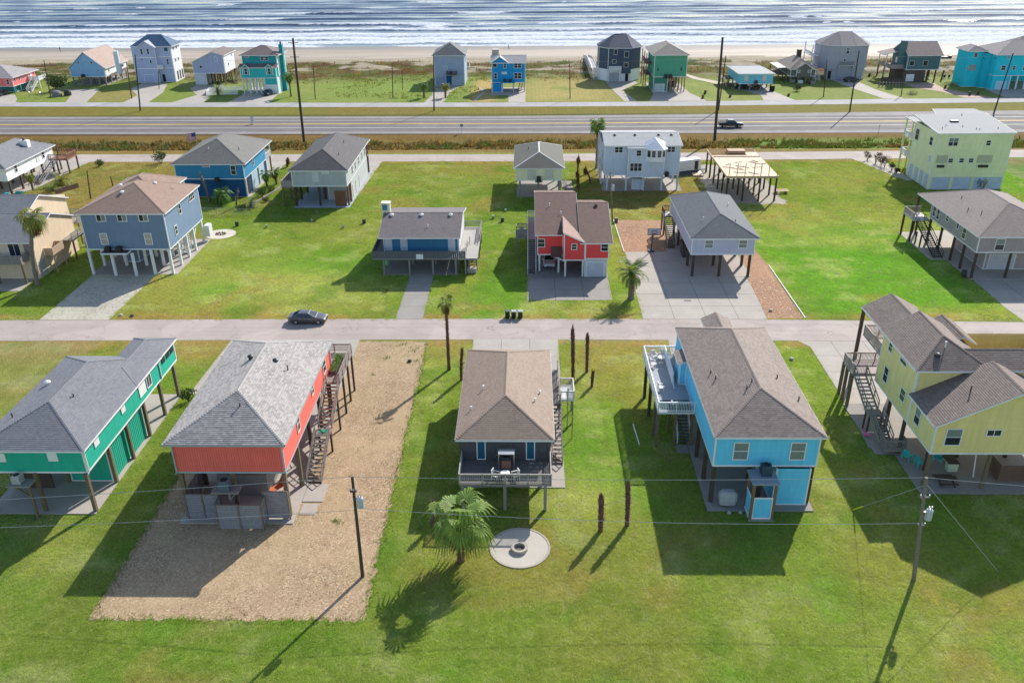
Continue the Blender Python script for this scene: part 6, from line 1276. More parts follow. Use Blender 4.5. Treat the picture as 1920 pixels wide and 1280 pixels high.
h.block(61.0, 70.7, 254.7, 270, 1.95, 4.7, AQB, lap=.25, corners=False); h.roof([[(60.6, 254.2, 4.85), (71.1, 254.2, 4.85), (70.7, 271, 4.6), (60.6, 271, 4.6)]], paint('pale_membrane', (.33,.33,.32), .85), flat=True, caps=False, thick=.25)
for x in (63.0, 68.2): h.panelboard('S', 254.7, x, 3.5, 1.15, 1.5, paint('ivory_board', (.62,.60,.52)))
h.posts([(x, y) for x in (61.4, 64.4, 67.5, 70.4) for y in (255, 259.5, 264, 269)], 1.93, .15, GREYW); h.win('W', 61.0, 258, 3.7, .7, .8, 'fx'); h.win('W', 61, 264, 3.7, .7, .8, 'fx'); b = MB(); b.box(65.3, 66.4, 253.9, 254.65, 2.0, 2.1); h.piece(b, 'platform', GREYW); air_con(65.85, 254.25, 2.1, 'dark air conditioner at the aqua blue flat roofed house', DARK, .75, .8); h.slab(61, 71, 255, 270, .04, CONCD)
h.deck(57.3, 60.95, 262, 268, 2.2, BROWNW); h.stairs((58.5, 256.5, .05), (58.5, 262, 2.2), 1.2, POSTD, None, (-1, 1), 9); b = MB(); b.box(69.9, 71.2, 253.4, 254.2, .1, 1.5); h.piece(b, 'lattice_bin_store', BLACKHOLE)
for i, (x, y) in enumerate(((64.5, 257), (66.5, 256), (68, 258))): b = MB(); b.box(x-.6, x+.6, y-.4, y+.4, .06, .7+.2*i); h.piece(b, 'stored_goods', POSTD)
BRN = siding('weathered_brown_siding', (.135,.118,.108)); RBR = shingle('beach_brown_shingles', (.22,.19,.175), (.165,.14,.13), row=.25)
h = House('dark weathered brown beach cottage with small front gable and brick chimney', 81, 273, group='houses along the beach')
h.block(79.0, 86.4, 266.5, 281, 2.0, 4.1, BRN, lap=.25); h.hip(78.5, 86.9, 266.1, 281.5, 4.15, 6.6, RBR, **kw); h.gab('y', 80.2, 85.4, 265.6, 272, 4.3, 6.0, RBR, **kw); h.block(80.6, 85.0, 265.95, 266.45, 2.0, 4.3, BRN, lap=.25, gable=('y', 5.7), skirt=False)
o = box_at('chimney', h.root, plain('brick_brown', (.085,.06,.05), .9), 82.9, 84.1, 275, 276.2, 4, 8.3); box_at('chimney_cap', o, DARK, 82.8, 84.2, 274.9, 276.3, 8.3, 8.5)
for x in (81.2, 84.4): h.win('S', 265.95, x, 3.5, .9, .8, 'fx', glass=GLASSB)
h.posts([(x, y) for x in (79.3, 81.6, 83.9, 86.1) for y in (266.8, 271, 275.5, 280)], 1.98, .15, GREYW); h.deck(76.3, 78.9, 270, 280, 2.0, BROWNW); h.posts([(76.4, 270.1), (76.4, 279.8)], 4.0, .12, BROWNW); h.roof([[(76, 269.8, 4.0), (78.5, 269.8, 4.1), (78.5, 280, 4.1), (76, 280, 4.0)]], paint('pinkish_awning', (.5,.36,.33)), flat=True, caps=False)
for i, (x, y, m_) in enumerate(((82.2, 266.2, PW), (84.5, 265.3, POSTD), (85.5, 264.6, GREYW), (80.2, 267.4, GREYW))): b = MB(); b.box(x-.7, x+.7, y-.4, y+.4, .05, .9); h.piece(b, 'stored_goods', m_)
GO = siding('dove_grey_siding', (.30,.30,.335)); RGO = shingle('beach_dusk_shingles', (.20,.19,.215), (.15,.145,.165), row=.25)
h = House('tall dove grey many sided beach house with side stairs and arched balcony', 97, 277, group='houses along the beach')
C_ = [(91.6, 272.4), (94.8, 271.6), (99.0, 271.6), (102.8, 272.2), (104.2, 275.2), (104.2, 281.5), (101.5, 284.5), (93, 284.5), (90.0, 281.5), (90.0, 275.8)]; cx, cy = 97.1, 278
o = h.piece(octa(C_, 3.0, 10.0, GO, 'wall'), 'wall', GO); b = MB()
for x, y in C_: b.beam((cx+(x-cx)*1.004, cy+(y-cy)*1.004, 2.9), (cx+(x-cx)*1.004, cy+(y-cy)*1.004, 9.95), .14)
build(b, 'corner_trim', paint('light_grey_trim', (.45,.45,.48)), o); h.piece(octa([(cx+(x-cx)*.97, cy+(y-cy)*.97) for x, y in C_[:4]] + [(101.5, 277), (92.5, 277)], 0, 2.95, GO, 'base'), 'base_wall', GO)
O_ = [(cx+(x-cx)*1.06, cy+(y-cy)*1.06, 10.05) for x, y in C_]; T1, T2 = (95.4, 278, 13.3), (99.4, 278, 13.3)
h.roof([[O_[0], O_[1], T1], [O_[1], O_[2], T2, T1], [O_[2], O_[3], T2], [O_[3], O_[4], T2], [O_[4], O_[5], T2], [O_[5], O_[6], T2], [O_[6], O_[7], T1, T2], [O_[7], O_[8], T1], [O_[8], O_[9], T1], [O_[9], O_[0], T1]], RGO, exposure=.3)
h.win('S', 271.6, 96.9, 8.55, 1.05, 2.0, 'dh', blind=True); h.win('S', 271.6, 96.4, 5.8, .8, .8, 'fx'); b = MB(); b.box(94.6, 99.2, 270.6, 271.55, 4.2, 4.45); b.box(94.6, 94.9, 270.6, 271.5, 3.6, 4.2); b.box(98.9, 99.2, 270.6, 271.5, 3.6, 4.2); h.piece(b, 'balcony', paint('light_grey_trim', (.45,.45,.48))); h.railing([(94.7, 270.7, 4.45), (99.1, 270.7, 4.45)], 1., GREYW); h.posts([(94.8, 270.8), (99, 270.8)], 3.6, .14, GO)
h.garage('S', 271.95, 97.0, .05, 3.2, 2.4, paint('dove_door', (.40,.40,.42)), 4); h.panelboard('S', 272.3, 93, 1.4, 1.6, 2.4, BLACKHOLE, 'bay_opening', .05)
h.posts([(103.5, 273.6), (104, 276.5), (104, 281), (102.5, 272.6)], 2.95, .16, PW); h.deck(87.6, 89.9, 276, 284, 6.6, PW); h.railing([(87.7, 276, 6.6), (87.7, 284, 6.6)], 1, PW); h.posts([(87.7, 276.1), (87.7, 283.9)], 9.8, .13, PW); h.deck(87.6, 89.9, 276, 284, 3.2, PW); h.railing([(87.7, 276, 3.2), (87.7, 284, 3.2)], 1, PW); h.stairs((88.6, 270, .05), (88.6, 276, 3.2), 1.3, PW, WHITE, (-1, 1), 12)
DGN = siding('dark_sea_slate_siding', (.075,.14,.15)); BRK = concrete('brown_block_wall', (.135,.10,.085), .2)
h = House('dark slate green beach house with steep gable roof, chimney and block ground floor', 118, 273, group='houses along the beach')
h.block(113.6, 123.3, 267.3, 279, 3.6, 7.85, DGN, lap=.25, gable=('x', 10.6, 273)); h.gab('x', 113.2, 123.8, 266.7, 279.5, 7.75, 10.95, RMAU, rp=273, **kw)
o = box_at('chimney', h.root, DGN, 111.9, 113.5, 269.2, 270.6, 3.4, 11.6); h.block(113.4, 119.6, 267.4, 278, 0, 3.55, BRK, lap=0, name='ground_floor_wall', corners=False, skirt=False); h.panelboard('S', 267.4, 115.2, 1.25, 2.4, 2.1, WHITE, 'garage_door')
for x, w_, hh in ((114.95, 1.5, 1.4), (118.97, 1.5, 1.65)): h.win('S', 267.3, x, 5.45, w_, hh, 'fx', frame=paint('cream_frame', (.66,.64,.56)))
h.win('W', 113.6, 272.8, 8.4, .8, 1.9, 'fx', glass=DGN); h.win('W', 113.6, 275.5, 5.3, 1.6, 1.6, 'fx', glass=WB); h.deck(109.6, 113.5, 269, 279, 3.8, GREYW); h.railing([(113.4, 269.1, 3.8), (109.65, 269.1, 3.8), (109.65, 279, 3.8)], 1., BLEACH, style='boards'); h.posts([(109.7, 269.2), (109.7, 274), (109.7, 278.8), (111.5, 269.3)], 3.6, .15, POSTD); h.posts([(122.7, 267.7), (122.7, 272), (122.7, 278), (120.5, 268), (120.8, 278)], 3.55, .17, POSTD)
h.stairs((122.6, 271, .05), (120.9, 275.5, 3.5), 1.1, PW, None, (1,), 12); h.roof([[(108.6, 273, 7.2), (113.3, 273, 8.2), (113.3, 279.3, 8.2), (108.6, 279.3, 7.2)]], RMAU, caps=False, exposure=.3); h.posts([(109.6, 273.2), (109.6, 279)], 7.2, .12, PW)
h.block(106.5, 112.6, 264.5, 267, 0, 1.5, BRK, lap=0, name='low_wall', corners=False, skirt=False)
TUR = siding('turquoise_siding', (.025,.47,.56)); TURD = siding('deeper_turquoise_siding', (.02,.40,.50))
h = House('large turquoise beach house with mauve grey hip roofs at the right edge', 142, 262, group='houses along the beach')
h.block(133.3, 151, 254.5, 268, 3.9, 9.6, TUR, lap=.25, corners=False); h.block(133.35, 138.1, 254.6, 266, 0, 3.85, TUR, lap=.25, name='ground_floor_wall', corners=False); h.block(131.4, 133.27, 257.4, 266, 0, 9.6, TURD, lap=.25, name='side_wall', corners=False); h.block(127.3, 131.37, 259.3, 266, 0, 9.9, TUR, lap=.25, name='side_wall', corners=False)
h.hip(132.7, 152, 253.8, 269, 9.7, 12.9, RGO, **kw); h.hip(126.8, 132.6, 258.7, 266.8, 10.0, 11.3, RGO, exposure=.3, inset=2.4); h.hip(143, 153, 266, 276, 9.8, 12.6, RGO, **kw); h.block(143.5, 152.5, 268.05, 275.5, 0, 9.75, TUR, lap=.25, corners=False)
h.win('S', 254.5, 135.6, 6.05, 1.3, 1.4, 'dh'); h.win('S', 254.5, 138.6, 6.05, .85, 1.3, 'dh'); h.win('S', 254.5, 141.6, 6.05, 1.0, 1.4); h.win('S', 254.5, 136.3, 8.9, .7, .6, 'fx', glass=plain('mauve_pane', (.3,.15,.25))); h.win('S', 259.3, 129.4, 8.9, 1.1, 1.2, 'dh'); h.panelboard('S', 259.3, 129.2, 5.4, 1.9, 1.7, paint('tan_board', (.36,.34,.30)))
h.win('S', 259.3, 127.8, 5.3, .45, .5, 'fx'); h.win('W', 133.3, 255.8, 8.6, .6, .6, 'fx', frame=TUR); h.win('W', 131.4, 258.3, 8.2, .9, .4, 'fx', frame=TURD); h.garage('S', 254.6, 136.0, .05, 3.2, 2.4, paint('pale_aqua_door', (.40,.66,.74)), 4, TUR)
h.posts([(x, y) for x in (138.4, 140.5, 142.8, 145.5, 150) for y in (254.8, 259, 264)], 3.85, .17, PW); h.slab(133, 151, 254, 267, .04, CONC); h.vent(136.4, 258.6, 11.6, m=WHITE)
# ------------------------------------------------------------------ palms and planting
def ztop(px, py, Y):
    d = fw + rt*((px-960)/FPX) - up*((py-640)/FPX); t = Y/d.y; return Vector((d.x*t, Y, CAM_H+d.z*t))
PALMG = leafmat('palm_green', (.12,.22,.05)); PALMY = leafmat('palm_yellow_green', (.20,.24,.06)); PALMB = leafmat('date_palm_green', (.16,.25,.07)); DEADF = leafmat('dead_frond', (.20,.125,.06)); BARK = wood('palm_bark', (.155,.105,.07)); BARKR = wood('red_brown_palm_bark', (.15,.075,.048)); BARKG = wood('grey_palm_bark', (.21,.17,.13))
def fan_leaf(L, e0, droop, segs=15, seed=0):
    """one fan palm leaf: a bowed stalk and a fan of folded, drooping blades"""
    rnd = random.Random(seed); b = MB(); pts = []; p = Vector((0,0,0)); e = e0
    for i in range(6):
        pts.append(p.copy()); p = p + Vector((math.cos(e), 0, math.sin(e)))*(L*.55/5); e -= droop*.16
    b.tube(pts, [.035, .03, .028, .025, .022, .02], 4)
    hub = pts[-1]; e_h = e; ax = Vector((math.cos(e_h), 0, math.sin(e_h))); sy = Vector((0,1,0)); nz = ax.cross(sy)*-1
    for k in range(segs):
        t = (k/(segs-1)-.5)*2; a = t*2.0; l = L*.62*(1-.35*abs(t))*rnd.uniform(.85, 1.1)
        d = (ax*math.cos(a) + sy*math.sin(a)).normalized(); s = d.cross(nz).normalized()*(.032*L+.015)
        m = hub + d*l*.55 + nz*(.05*l); tip = hub + d*l*.9 + Vector((0,0,-1))*l*(.22+.3*droop*rnd.uniform(.6,1.2))
        b.face([hub, m-s+Vector((0,0,-.02)), m+nz*.05]); b.face([hub, m+nz*.05, m+s+Vector((0,0,-.02))])
        b.face([m-s+Vector((0,0,-.02)), tip, m+nz*.05]); b.face([m+nz*.05, tip, m+s+Vector((0,0,-.02))])
    return b
def feather_leaf(L, e0, droop, n=22, seed=0):
    rnd = random.Random(seed); b = MB(); pts = []; p = Vector((0,0,0)); e = e0; N = 9
    for i in range(N): pts.append(p.copy()); p = p + Vector((math.cos(e), 0, math.sin(e)))*(L/(N-1)); e -= droop*(.08+.035*i)
    b.tube(pts, [.04*(1-.085*i) for i in range(N)], 4)
    for i in range(n):
        u = .12+.88*i/(n-1); f = u*(N-1); k = min(int(f), N-2); q = pts[k].lerp(pts[k+1], f-k); d = (pts[k+1]-pts[k]).normalized(); nz = Vector((0,1,0)).cross(d)*-1
        l = L*.24*(1-.55*abs(u-.45)*1.6)*rnd.uniform(.85,1.15)
        for s_ in (-1, 1):
            o = (d*.55 + Vector((0,s_,0))*.8 + Vector((0,0,1))*rnd.uniform(-.25,.2)).normalized()*l; w_ = d*.045*L/2.4
            b.face([q-w_, q+w_, q+o+Vector((0,0,-.12*l))])
    return b
def palm_trunk(t, x, y, h_, r0, r1, m, lean=(0,0), rings=14, stubs=0, top=None):
    b = MB(); pts = []; rs = []
    for i in range(rings+1):
        u = i/rings; pts.append((x+lean[0]*u*u, y+lean[1]*u*u, -.1+(h_+.1)*u)); rs.append((r0*(1-u)+r1*u)*(1.12 if i % 2 else .94)*(1.25 if i == 0 else 1))
    b.tube(pts, rs, 10)
    for k in range(stubs):
        u = random.uniform(.12, 1); i = min(int(u*rings), rings-1); c = Vector(pts[i]).lerp(Vector(pts[i+1]), u*rings-i); a = random.uniform(0, 6.283); r_ = (r0*(1-u)+r1*u); d = Vector((math.cos(a), math.sin(a), 0)); s = Vector((-d.y, d.x, 0))*.07
        q = c+d*r_*.9; b.face([q-s, q+s, q+d*random.uniform(.1,.26)+Vector((0,0,random.uniform(-.12,.2)))])
    build(b, 'trunk', m, t)
    return Vector(pts[-1])
def palm(name, label, x, y, h_, r0, kind, L, nf, leaf, lean=(0,0), bark=None, dead=0, stubs=60, group='palms of the neighbourhood', up_=1.2, seed=1):
    t = thing(name, label, 'palm tree', (x, y, 0), group); rnd = random.Random(seed*31+5)
    c = palm_trunk(t, x, y, h_, r0, r0*.8, bark or BARK, lean, 14, stubs)
    fn = fan_leaf if kind == 'fan' else feather_leaf
    var = [(up_, .9), (up_*.7, 1.1), (.45, 1.2), (.1, 1.35), (-.35, 1.2)]
    meshes = [cached((kind, round(L,2), i, leaf.name, round(up_,2)), lambda: fn(L*(1-.04*i), e, d, seed=i).mesh('frond', [leaf])) for i, (e, d) in enumerate(var)]
    for k in range(nf):
        i = min(4, int(k/nf*5)); az = k*2.39996+rnd.uniform(-.25,.25)
        o = link('frond', meshes[i], c+Vector((0,0,.05)), t, (rnd.uniform(-.12,.12), rnd.uniform(-.12,.12), az)); s = rnd.uniform(.85, 1.12); o.scale = (s, s, s)
    dm = cached(('dead', kind, round(L,2)), lambda: fn(L*.8, -.7, .9, seed=9).mesh('dead_frond', [DEADF]))
    for k in range(dead): link('dead_frond', dm, c-Vector((0,0,.1+.1*(k % 3))), t, (rnd.uniform(-.15,.15), rnd.uniform(.0,.35), k*2.4))
    return t
palm('fan_palm', 'big green fan palm in the nearest row beside the round patio', -5.35, 53.6, 4.0, .3, 'fan', 3.15, 27, leafmat('lush_fan_green', (.19,.30,.06), .5), bark=BARKR, dead=4, up_=1.35, stubs=110, seed=3)
palm('date_palm', 'stout date palm on the grass beside the wide concrete drive', 14.0, 105.9, 3.5, .42, 'feather', 2.75, 46, PALMB, bark=BARKG, dead=3, up_=1.3, stubs=90, seed=5)
palm('fan_palm', 'very tall slim palm with a small ragged head near the street, beside the dark house', -8.97, 85.8, 8.3, .19, 'fan', 1.25, 9, PALMY, bark=BARKR, dead=9, stubs=120, seed=7)
q = ztop(52, 408, 110.6); palm('fan_palm', 'leaning palm with yellowing fronds in front of the beige house', -69.4, 110.6, q.z-.2, .3, 'fan', 2.6, 20, PALMY, lean=(q.x+69.4+.4, .3), bark=BARKG, dead=9, stubs=20, seed=9)
p0 = survey(1118, 316); q = ztop(1121, 234, p0.y); palm('fan_palm', 'tall fan palm with a full round head beside the pale lavender house', p0.x, p0.y, q.z, .26, 'fan', 2.3, 28, PALMG, bark=BARKG, dead=5, stubs=10, seed=11)
palm('fan_palm', 'low bushy fan palm in front of the blue house with navy ground floor', -55.1, 148.3, 1.6, .3, 'fan', 2.2, 24, leafmat('bright_fan_green', (.15,.30,.07), .4), up_=1.3, seed=13)
palm('fan_palm', 'nearer of two young fan palms between the blue house and the long grey house', -50.1, 159.2, 2.3, .2, 'fan', 1.5, 14, PALMG, seed=15, dead=4); palm('fan_palm', 'farther of two young fan palms between the blue house and the long grey house', -48.6, 160.6, 2.5, .2, 'fan', 1.5, 13, PALMG, seed=16, dead=3)
palm('date_palm', 'small blue green spiky palm in the planting strip beside the chain link fence', -49.3, 146.2, .5, .2, 'feather', 1.9, 20, leafmat('blue_green_frond', (.10,.16,.10)), seed=17, stubs=0, up_=1.2)
palm('fan_palm', 'young palm at the stair foot of the white house with chimney', -94.6, 157.4, 2.6, .2, 'fan', 1.3, 12, PALMY, seed=19, dead=3)
palm('date_palm', 'low spreading palm clump beside the red brown deck of the white house', -90.6, 160.5, .7, .3, 'feather', 2.7, 30, PALMY, seed=21, stubs=0); palm('date_palm', 'dark low palm clump nearer the fence rail, beside the white house', -90.2, 156.6, .4, .3, 'feather', 2.0, 18, PALMB, seed=22, stubs=0)
palm('date_palm', 'small dark palm by the white picket fence in the beach row', -89.6, 251.6, 1.7, .35, 'feather', 2.3, 22, PALMB, seed=23); palm('fan_palm', 'slim palm to the right of the two tier teal beach house', -67.8, 249.2, 5.6, .22, 'fan', 2.1, 18, PALMG, seed=25, dead=6)
palm('fan_palm', 'left one of two round headed palms before the narrow blue grey beach house', -29.3, 246.7, 3.3, .28, 'fan', 1.7, 24, PALMG, seed=27); palm('fan_palm', 'right one of two round headed palms before the narrow blue grey beach house', -23.2, 246.6, 3.0, .3, 'fan', 1.6, 24, PALMY, seed=28)
palm('fan_palm', 'palm with a yellow green head between the slate green and turquoise beach houses', 130.9, 269.7, 4.8, .35, 'fan', 2.0, 24, PALMY, seed=29, dead=6)
# palms that have lost their heads: shaggy standing trunks
def spear(label, x, y, px, py, r0=.24, skirt=False, m=BARKR):
    q = ztop(px, py, y); t = thing('dead_palm', label, 'dead palm', (x, y, 0), 'headless palm trunks'); h_ = q.z; r0 *= .74
    c = palm_trunk(t, x, y, h_*.86, r0*.8, r0*1.05, m, (q.x-x, 0), 12, int(h_*34)); b = MB(); b.tube([c, c+Vector((0,0,h_*.07)), c+Vector((.02,0,h_*.14))], [r0*1.0, r0*.55, .03], 8)
    for k in range(26): a = random.uniform(0, 6.28); d = Vector((math.cos(a), math.sin(a), 0)); s = Vector((-d.y, d.x, 0))*.06; q = c+d*r0*.8+Vector((0,0,random.uniform(-.2,.2))); b.face([q-s, q+s, q+d*.1+Vector((0,0,random.uniform(.2,.45)))])
    build(b, 'spear_top', m, t)
    if skirt:
        dm = cached(('skirt',), lambda: fan_leaf(1.05, -.75, .8, 9, 4).mesh('dead_frond', [DEADF]))
        for k in range(16): link('dead_frond', dm, c+Vector((0,0,.5-.12*(k % 6))), t, (random.uniform(-.1,.1), random.uniform(-.1,.4), k*2.4))
spear('tallest bare palm trunk on the lawn right of the small dark house', 5.09, 83.5, 1074, 607, .27); spear('second tall bare palm trunk on the lawn right of the small dark house', 6.76, 85.3, 1102, 622, .25); spear('short bare palm trunk on the lawn, right of two tall ones', 7.13, 82.0, 1112, 695, .22)
spear('bare palm trunk touching the left roof edge of the small dark house', -7.39, 83.4, 866, 650, .23); spear('left one of two bare palm trunks near the blue house shadow', 6.2, 57.4, 1128, 924, .3); spear('right, taller one of two bare palm trunks near the blue house shadow', 8.5, 58.1, 1178, 898, .28); spear('thin ragged bare palm trunk left of the big fan palm', -8.05, 58.0, 812, 936, .22, m=BARK)
spear('brown skirted dead palm, tallest of three behind the red house', 9.4, 157.6, 1085, 288, .2, True); spear('brown skirted dead palm, middle of three behind the red house', 9.7, 156.2, 1083, 318, .2, True); spear('brown skirted dead palm, rightmost of three behind the red house', 12.1, 160.4, 1098, 313, .2, True)
spear('peeling tall stump in front of the navy ground floor wall', -57.9, 149.4, 374, 321, .28, m=BARKG); spear('thin grey stump right of the low bushy fan palm', -52.0, 146.4, 446, 352, .2, m=BARKG); spear('headless trunk by the street beside the long grey house', -49.7, 173.2, 539, 297, .3, True)
def shrub(label, x, y, r, h_, m, n=420, leaf=.16, group='garden shrubs', flat=1.):
    t = thing('shrub', label, 'shrub', (x, y, 0), group); b = MB()
    for k in range(5): a = random.uniform(0, 6.28); b.tube([(x, y, -.05), (x+math.cos(a)*r*.35, y+math.sin(a)*r*.35, h_*.45), (x+math.cos(a)*r*.6, y+math.sin(a)*r*.6, h_*.8)], [.06, .04, .015], 5)
    build(b, 'stem', BARK, t); b = MB(); cl = [(random.uniform(-.6,.6)*r, random.uniform(-.6,.6)*r, random.uniform(.35,.8)*h_, random.uniform(.35,.6)*r) for k in range(9)]
    for k in range(n):
        cx_, cy_, cz, cr = random.choice(cl); d = Vector((random.gauss(0,1), random.gauss(0,1), random.gauss(0,1)*flat)).normalized()*cr*random.uniform(.5,1.05); p = Vector((x+cx_, y+cy_, max(.05, cz+d.z*.8)))+Vector((d.x, d.y, 0))
        a = Vector((random.uniform(-1,1), random.uniform(-1,1), random.uniform(-.4,.9))).normalized(); s = a.orthogonal().normalized(); l = leaf*random.uniform(.7,1.4); b.face([p, p+a*l*.5+s*l*.35, p+a*l, p+a*l*.5-s*l*.35])
    build(b, 'foliage', m, t, kind='stuff'); return t
SHG = leafmat('shrub_dark_green', (.045,.085,.03), .5); SHB = leafmat('shrub_brown', (.06,.05,.035), .5); SHL = leafmat('shrub_light_green', (.10,.15,.04), .5)
shrub('small dark shrub on the slab corner between the teal green and coral houses', -36.4, 78.6, .9, 1.5, SHG, 500)
for i, (x, y, r_, h_) in enumerate(((70.9, 177.2, .9, 1.9), (71.7, 174.6, 1.0, 2.6), (72.2, 173.0, .9, 2.2), (72.4, 171.6, 1.1, 2.6), (72.9, 169.2, .9, 1.7), (73.2, 167.4, .7, 1.2))): shrub(['leaf bare dark shrub nearest the street', 'tall dark shrub second from the street', 'dark shrub third from the street', 'widest dark shrub midway in the row', 'low dark shrub near the wall corner', 'smallest dark shrub at the wall'][i]+' beside the pale yellow house', x, y, r_, h_, SHB, 260, .2, 'shrubs in a row by the pale yellow house')
shrub('sparse blue green shrub against the front of the pale yellow house', 84.2, 155.2, 1.3, 2.6, leafmat('blue_shrub', (.10,.17,.22), .4), 170, .18)
shrub('dark green shrub at the street corner of the blue house lot', -77.2, 176.2, 2.0, 2.4, SHG, 600, .25); shrub('brush heap at the left end of the blue house', -66.5, 153.6, 1.5, 1.8, SHG, 400, .22); shrub('rounded dark shrub by the white house drive', -89.2, 174.0, 1.3, 1.4, SHG, 420, .2)
shrub('large dark green tree like shrub right of the salmon pink beach house', -140.1, 258.5, 3.4, 4.6, SHG, 1500, .4); shrub('round dark bush alone on the beach row lawn', 77.6, 253.4, 1.5, 1.9, SHG, 700, .25); shrub('low dark plants at the slab of the dark slate house', 105.5, 262.8, 1.6, 1.2, SHB, 300, .3); shrub('pale flowering weeds on the lawn of the dark slate house', 108, 248, 2.2, .5, leafmat('pale_weed', (.22,.26,.15)), 420, .2); shrub('pale green weeds left of the turquoise house', 124.5, 262, 2.4, .6, leafmat('pale_weed', (.22,.26,.15)), 420, .2)
for i, (x, y, r_) in enumerate(((-49.2, 152.5, 1.3), (-48.2, 155.6, 1.0), (-50.6, 144.6, .9), (-47.6, 149.2, .8))): shrub(['leafy shrub midway', 'light green shrub farthest', 'low shrub nearest the chain link fence', 'small shrub on the outer side'][i]+' in the planting strip by the blue house', x, y, r_, r_*1.1, SHL if i % 2 else SHG, 380, .2, 'shrubs of the planting strip')
shrub('weedy plant on the shaded lawn before the small blue house', -19.4, 108.4, .5, .6, SHL, 160, .12); shrub('low plant at the right lawn edge of the small blue house', -10.6, 106.0, .6, .5, SHL, 160, .12)

# ------------------------------------------------------------------ rough growth nobody could count
def tufts(name, pts, hgt, spread, mats, blades=6, parent=None):
    """clumps of upright blades, one joined mesh; mats picked per clump"""
    V = []; F = []; MI = []; rr = random.Random(hash(name) & 0xff)
    rr = random.Random(len(name)*17)
    for x, y, z, mi, s in pts:
        for k in range(blades):
            a = rr.uniform(0, 6.283); d = (math.cos(a), math.sin(a)); l = hgt*s*rr.uniform(.6, 1.3); o = spread*s*rr.random(); bx, by = x+d[0]*o, y+d[1]*o; w_ = l*.22
            i = len(V); V += [(bx-d[1]*w_, by+d[0]*w_, z-.05), (bx+d[1]*w_, by-d[0]*w_, z-.05), (bx+d[0]*l*.5, by+d[1]*l*.5, z+l)]; F.append((i, i+1, i+2)); MI.append(mi)
    me = bpy.data.meshes.new(name); me.from_pydata(V, [], F)
    for m in mats: me.materials.append(m)
    me.polygons.foreach_set('material_index', MI); me.update(); o = link(name, me); o['kind'] = 'stuff'; return o
rs = np.random.RandomState(4)
TM = [leafmat('dune_olive', (.15,.145,.055)), leafmat('dune_green', (.10,.15,.035)), leafmat('dune_rust', (.17,.09,.04)), leafmat('dune_straw', (.28,.21,.10))]
N = 15000; X = rs.uniform(-215, 200, N); Y = rs.uniform(268, 314, N); n1 = fbm(X*.05, Y*.05, 3); n2 = fbm(X*.22, Y*.22, 11); n3 = fbm(X*.9, Y*.9, 23, 3)
san = sstep(.56, .64, fbm(X*.08, Y*.16, 77)+.06*n3)*sstep(276, 296, Y) + sstep(306, 312, Y+8*(n2-.5)); keep = (rs.rand(N) > san*1.3)*(rs.rand(N) < sstep(266, 292, Y+14*(n1-.5))*.85)
inh = np.zeros(N, bool)
for a in ((-167,-147,254,271),(-141,-125,267,286),(-123,-109,271,283),(-103,-88,267,282),(-84,-71,252,266),(-29,-18,264,282),(-11,0,253,264),(21,36,269,284),(34,47,252,270),(60,72,253,272),(75,88,264,283),(87,105,268,286),(108,125,264,281),(126,154,252,277),(50,62,266,285),(91,104,255,275)): inh |= (X > a[0]) & (X < a[1]) & (Y > a[2]) & (Y < a[3])
Z = ground_z(X, Y); G_ = fbm(X*.09, Y*.12, 51); pick = np.where(G_ > .56, 1, np.where(n2 > .55, 2, np.where(n3 > .6, 3, 0)))
tufts('dune_growth', [(X[i], Y[i], Z[i], int(pick[i]), .6+.9*rs.rand()) for i in range(N) if keep[i] and not inh[i]], .38, .8, TM, 6)
N = 15000; X = rs.uniform(-140, 125, N); Y = rs.uniform(187.4, 198, N); n2 = fbm(X*.22, Y*.4, 12); ok = rs.rand(N) < sstep(.32, .55, n2)*sstep(187, 189.5, Y)*(1-sstep(194.5, 198, Y))+.06; Z = ground_z(X, Y); gr = (X > 45) & (fbm(X*.06, Y*.2, 19) > .45)
DM = [leafmat('ditch_olive', (.11,.085,.03)), leafmat('ditch_green', (.085,.12,.03)), leafmat('ditch_straw', (.24,.17,.07))]
tufts('ditch_growth', [(X[i], Y[i], Z[i], 1 if gr[i] or n2[i] > .62 else (2 if rs.rand() < .3 else 0), .5+.8*rs.rand()) for i in range(N) if ok[i]], .58, .55, DM, 6)
N = 1500; X = rs.uniform(-60, -12, N); Y = rs.uniform(244, 290, N); ok = fbm(X*.12, Y*.12, 66) > .48
tufts('meadow_growth', [(X[i], Y[i], 0, 1 if rs.rand() > .3 else 0, .5+.6*rs.rand()) for i in range(N) if ok[i] and not (-29 < X[i] < -18 and Y[i] > 262)], .4, .8, TM, 6)
# sprigs of grass that have come up through the tan gravel, and along its edges
N = 900; P_ = []
for cx_, cy_, r_, k in ((-13.4, 91, 1.2, 40), (-15.0, 92.2, .7, 25), (-16.6, 88.6, .7, 25), (-16.4, 58.5, .6, 30), (-13.0, 88, .6, 20), (-17.6, 84.6, .4, 12)):
    P_ += [(cx_+rs.normal()*r_*.5, cy_+rs.normal()*r_*.4, 0, 0, .5+rs.rand()*.5) for i in range(k)]
for y in np.arange(47, 92.8, .06): P_.append((-12.1+rs.normal()*.22, y, 0, 0, .4+.6*rs.rand())); P_.append((-32.5+rs.normal()*.22, y, 0, 0, .4+.6*rs.rand()))
for x in np.arange(-32.5, -12.1, .06): P_.append((x, 47+rs.normal()*.25, 0, 0, .4+.6*rs.rand()))
for k in range(26):
    cx_, cy_ = rs.uniform(-19, -12.5), rs.uniform(48, 92); P_ += [(cx_+rs.normal()*.35, cy_+rs.normal()*.3, 0, 0, .35+.4*rs.rand()) for i in range(int(rs.uniform(4, 16)))]
tufts('gravel_sprigs', P_, .16, .12, [leafmat('sprig_green', (.11,.19,.035))], 5)

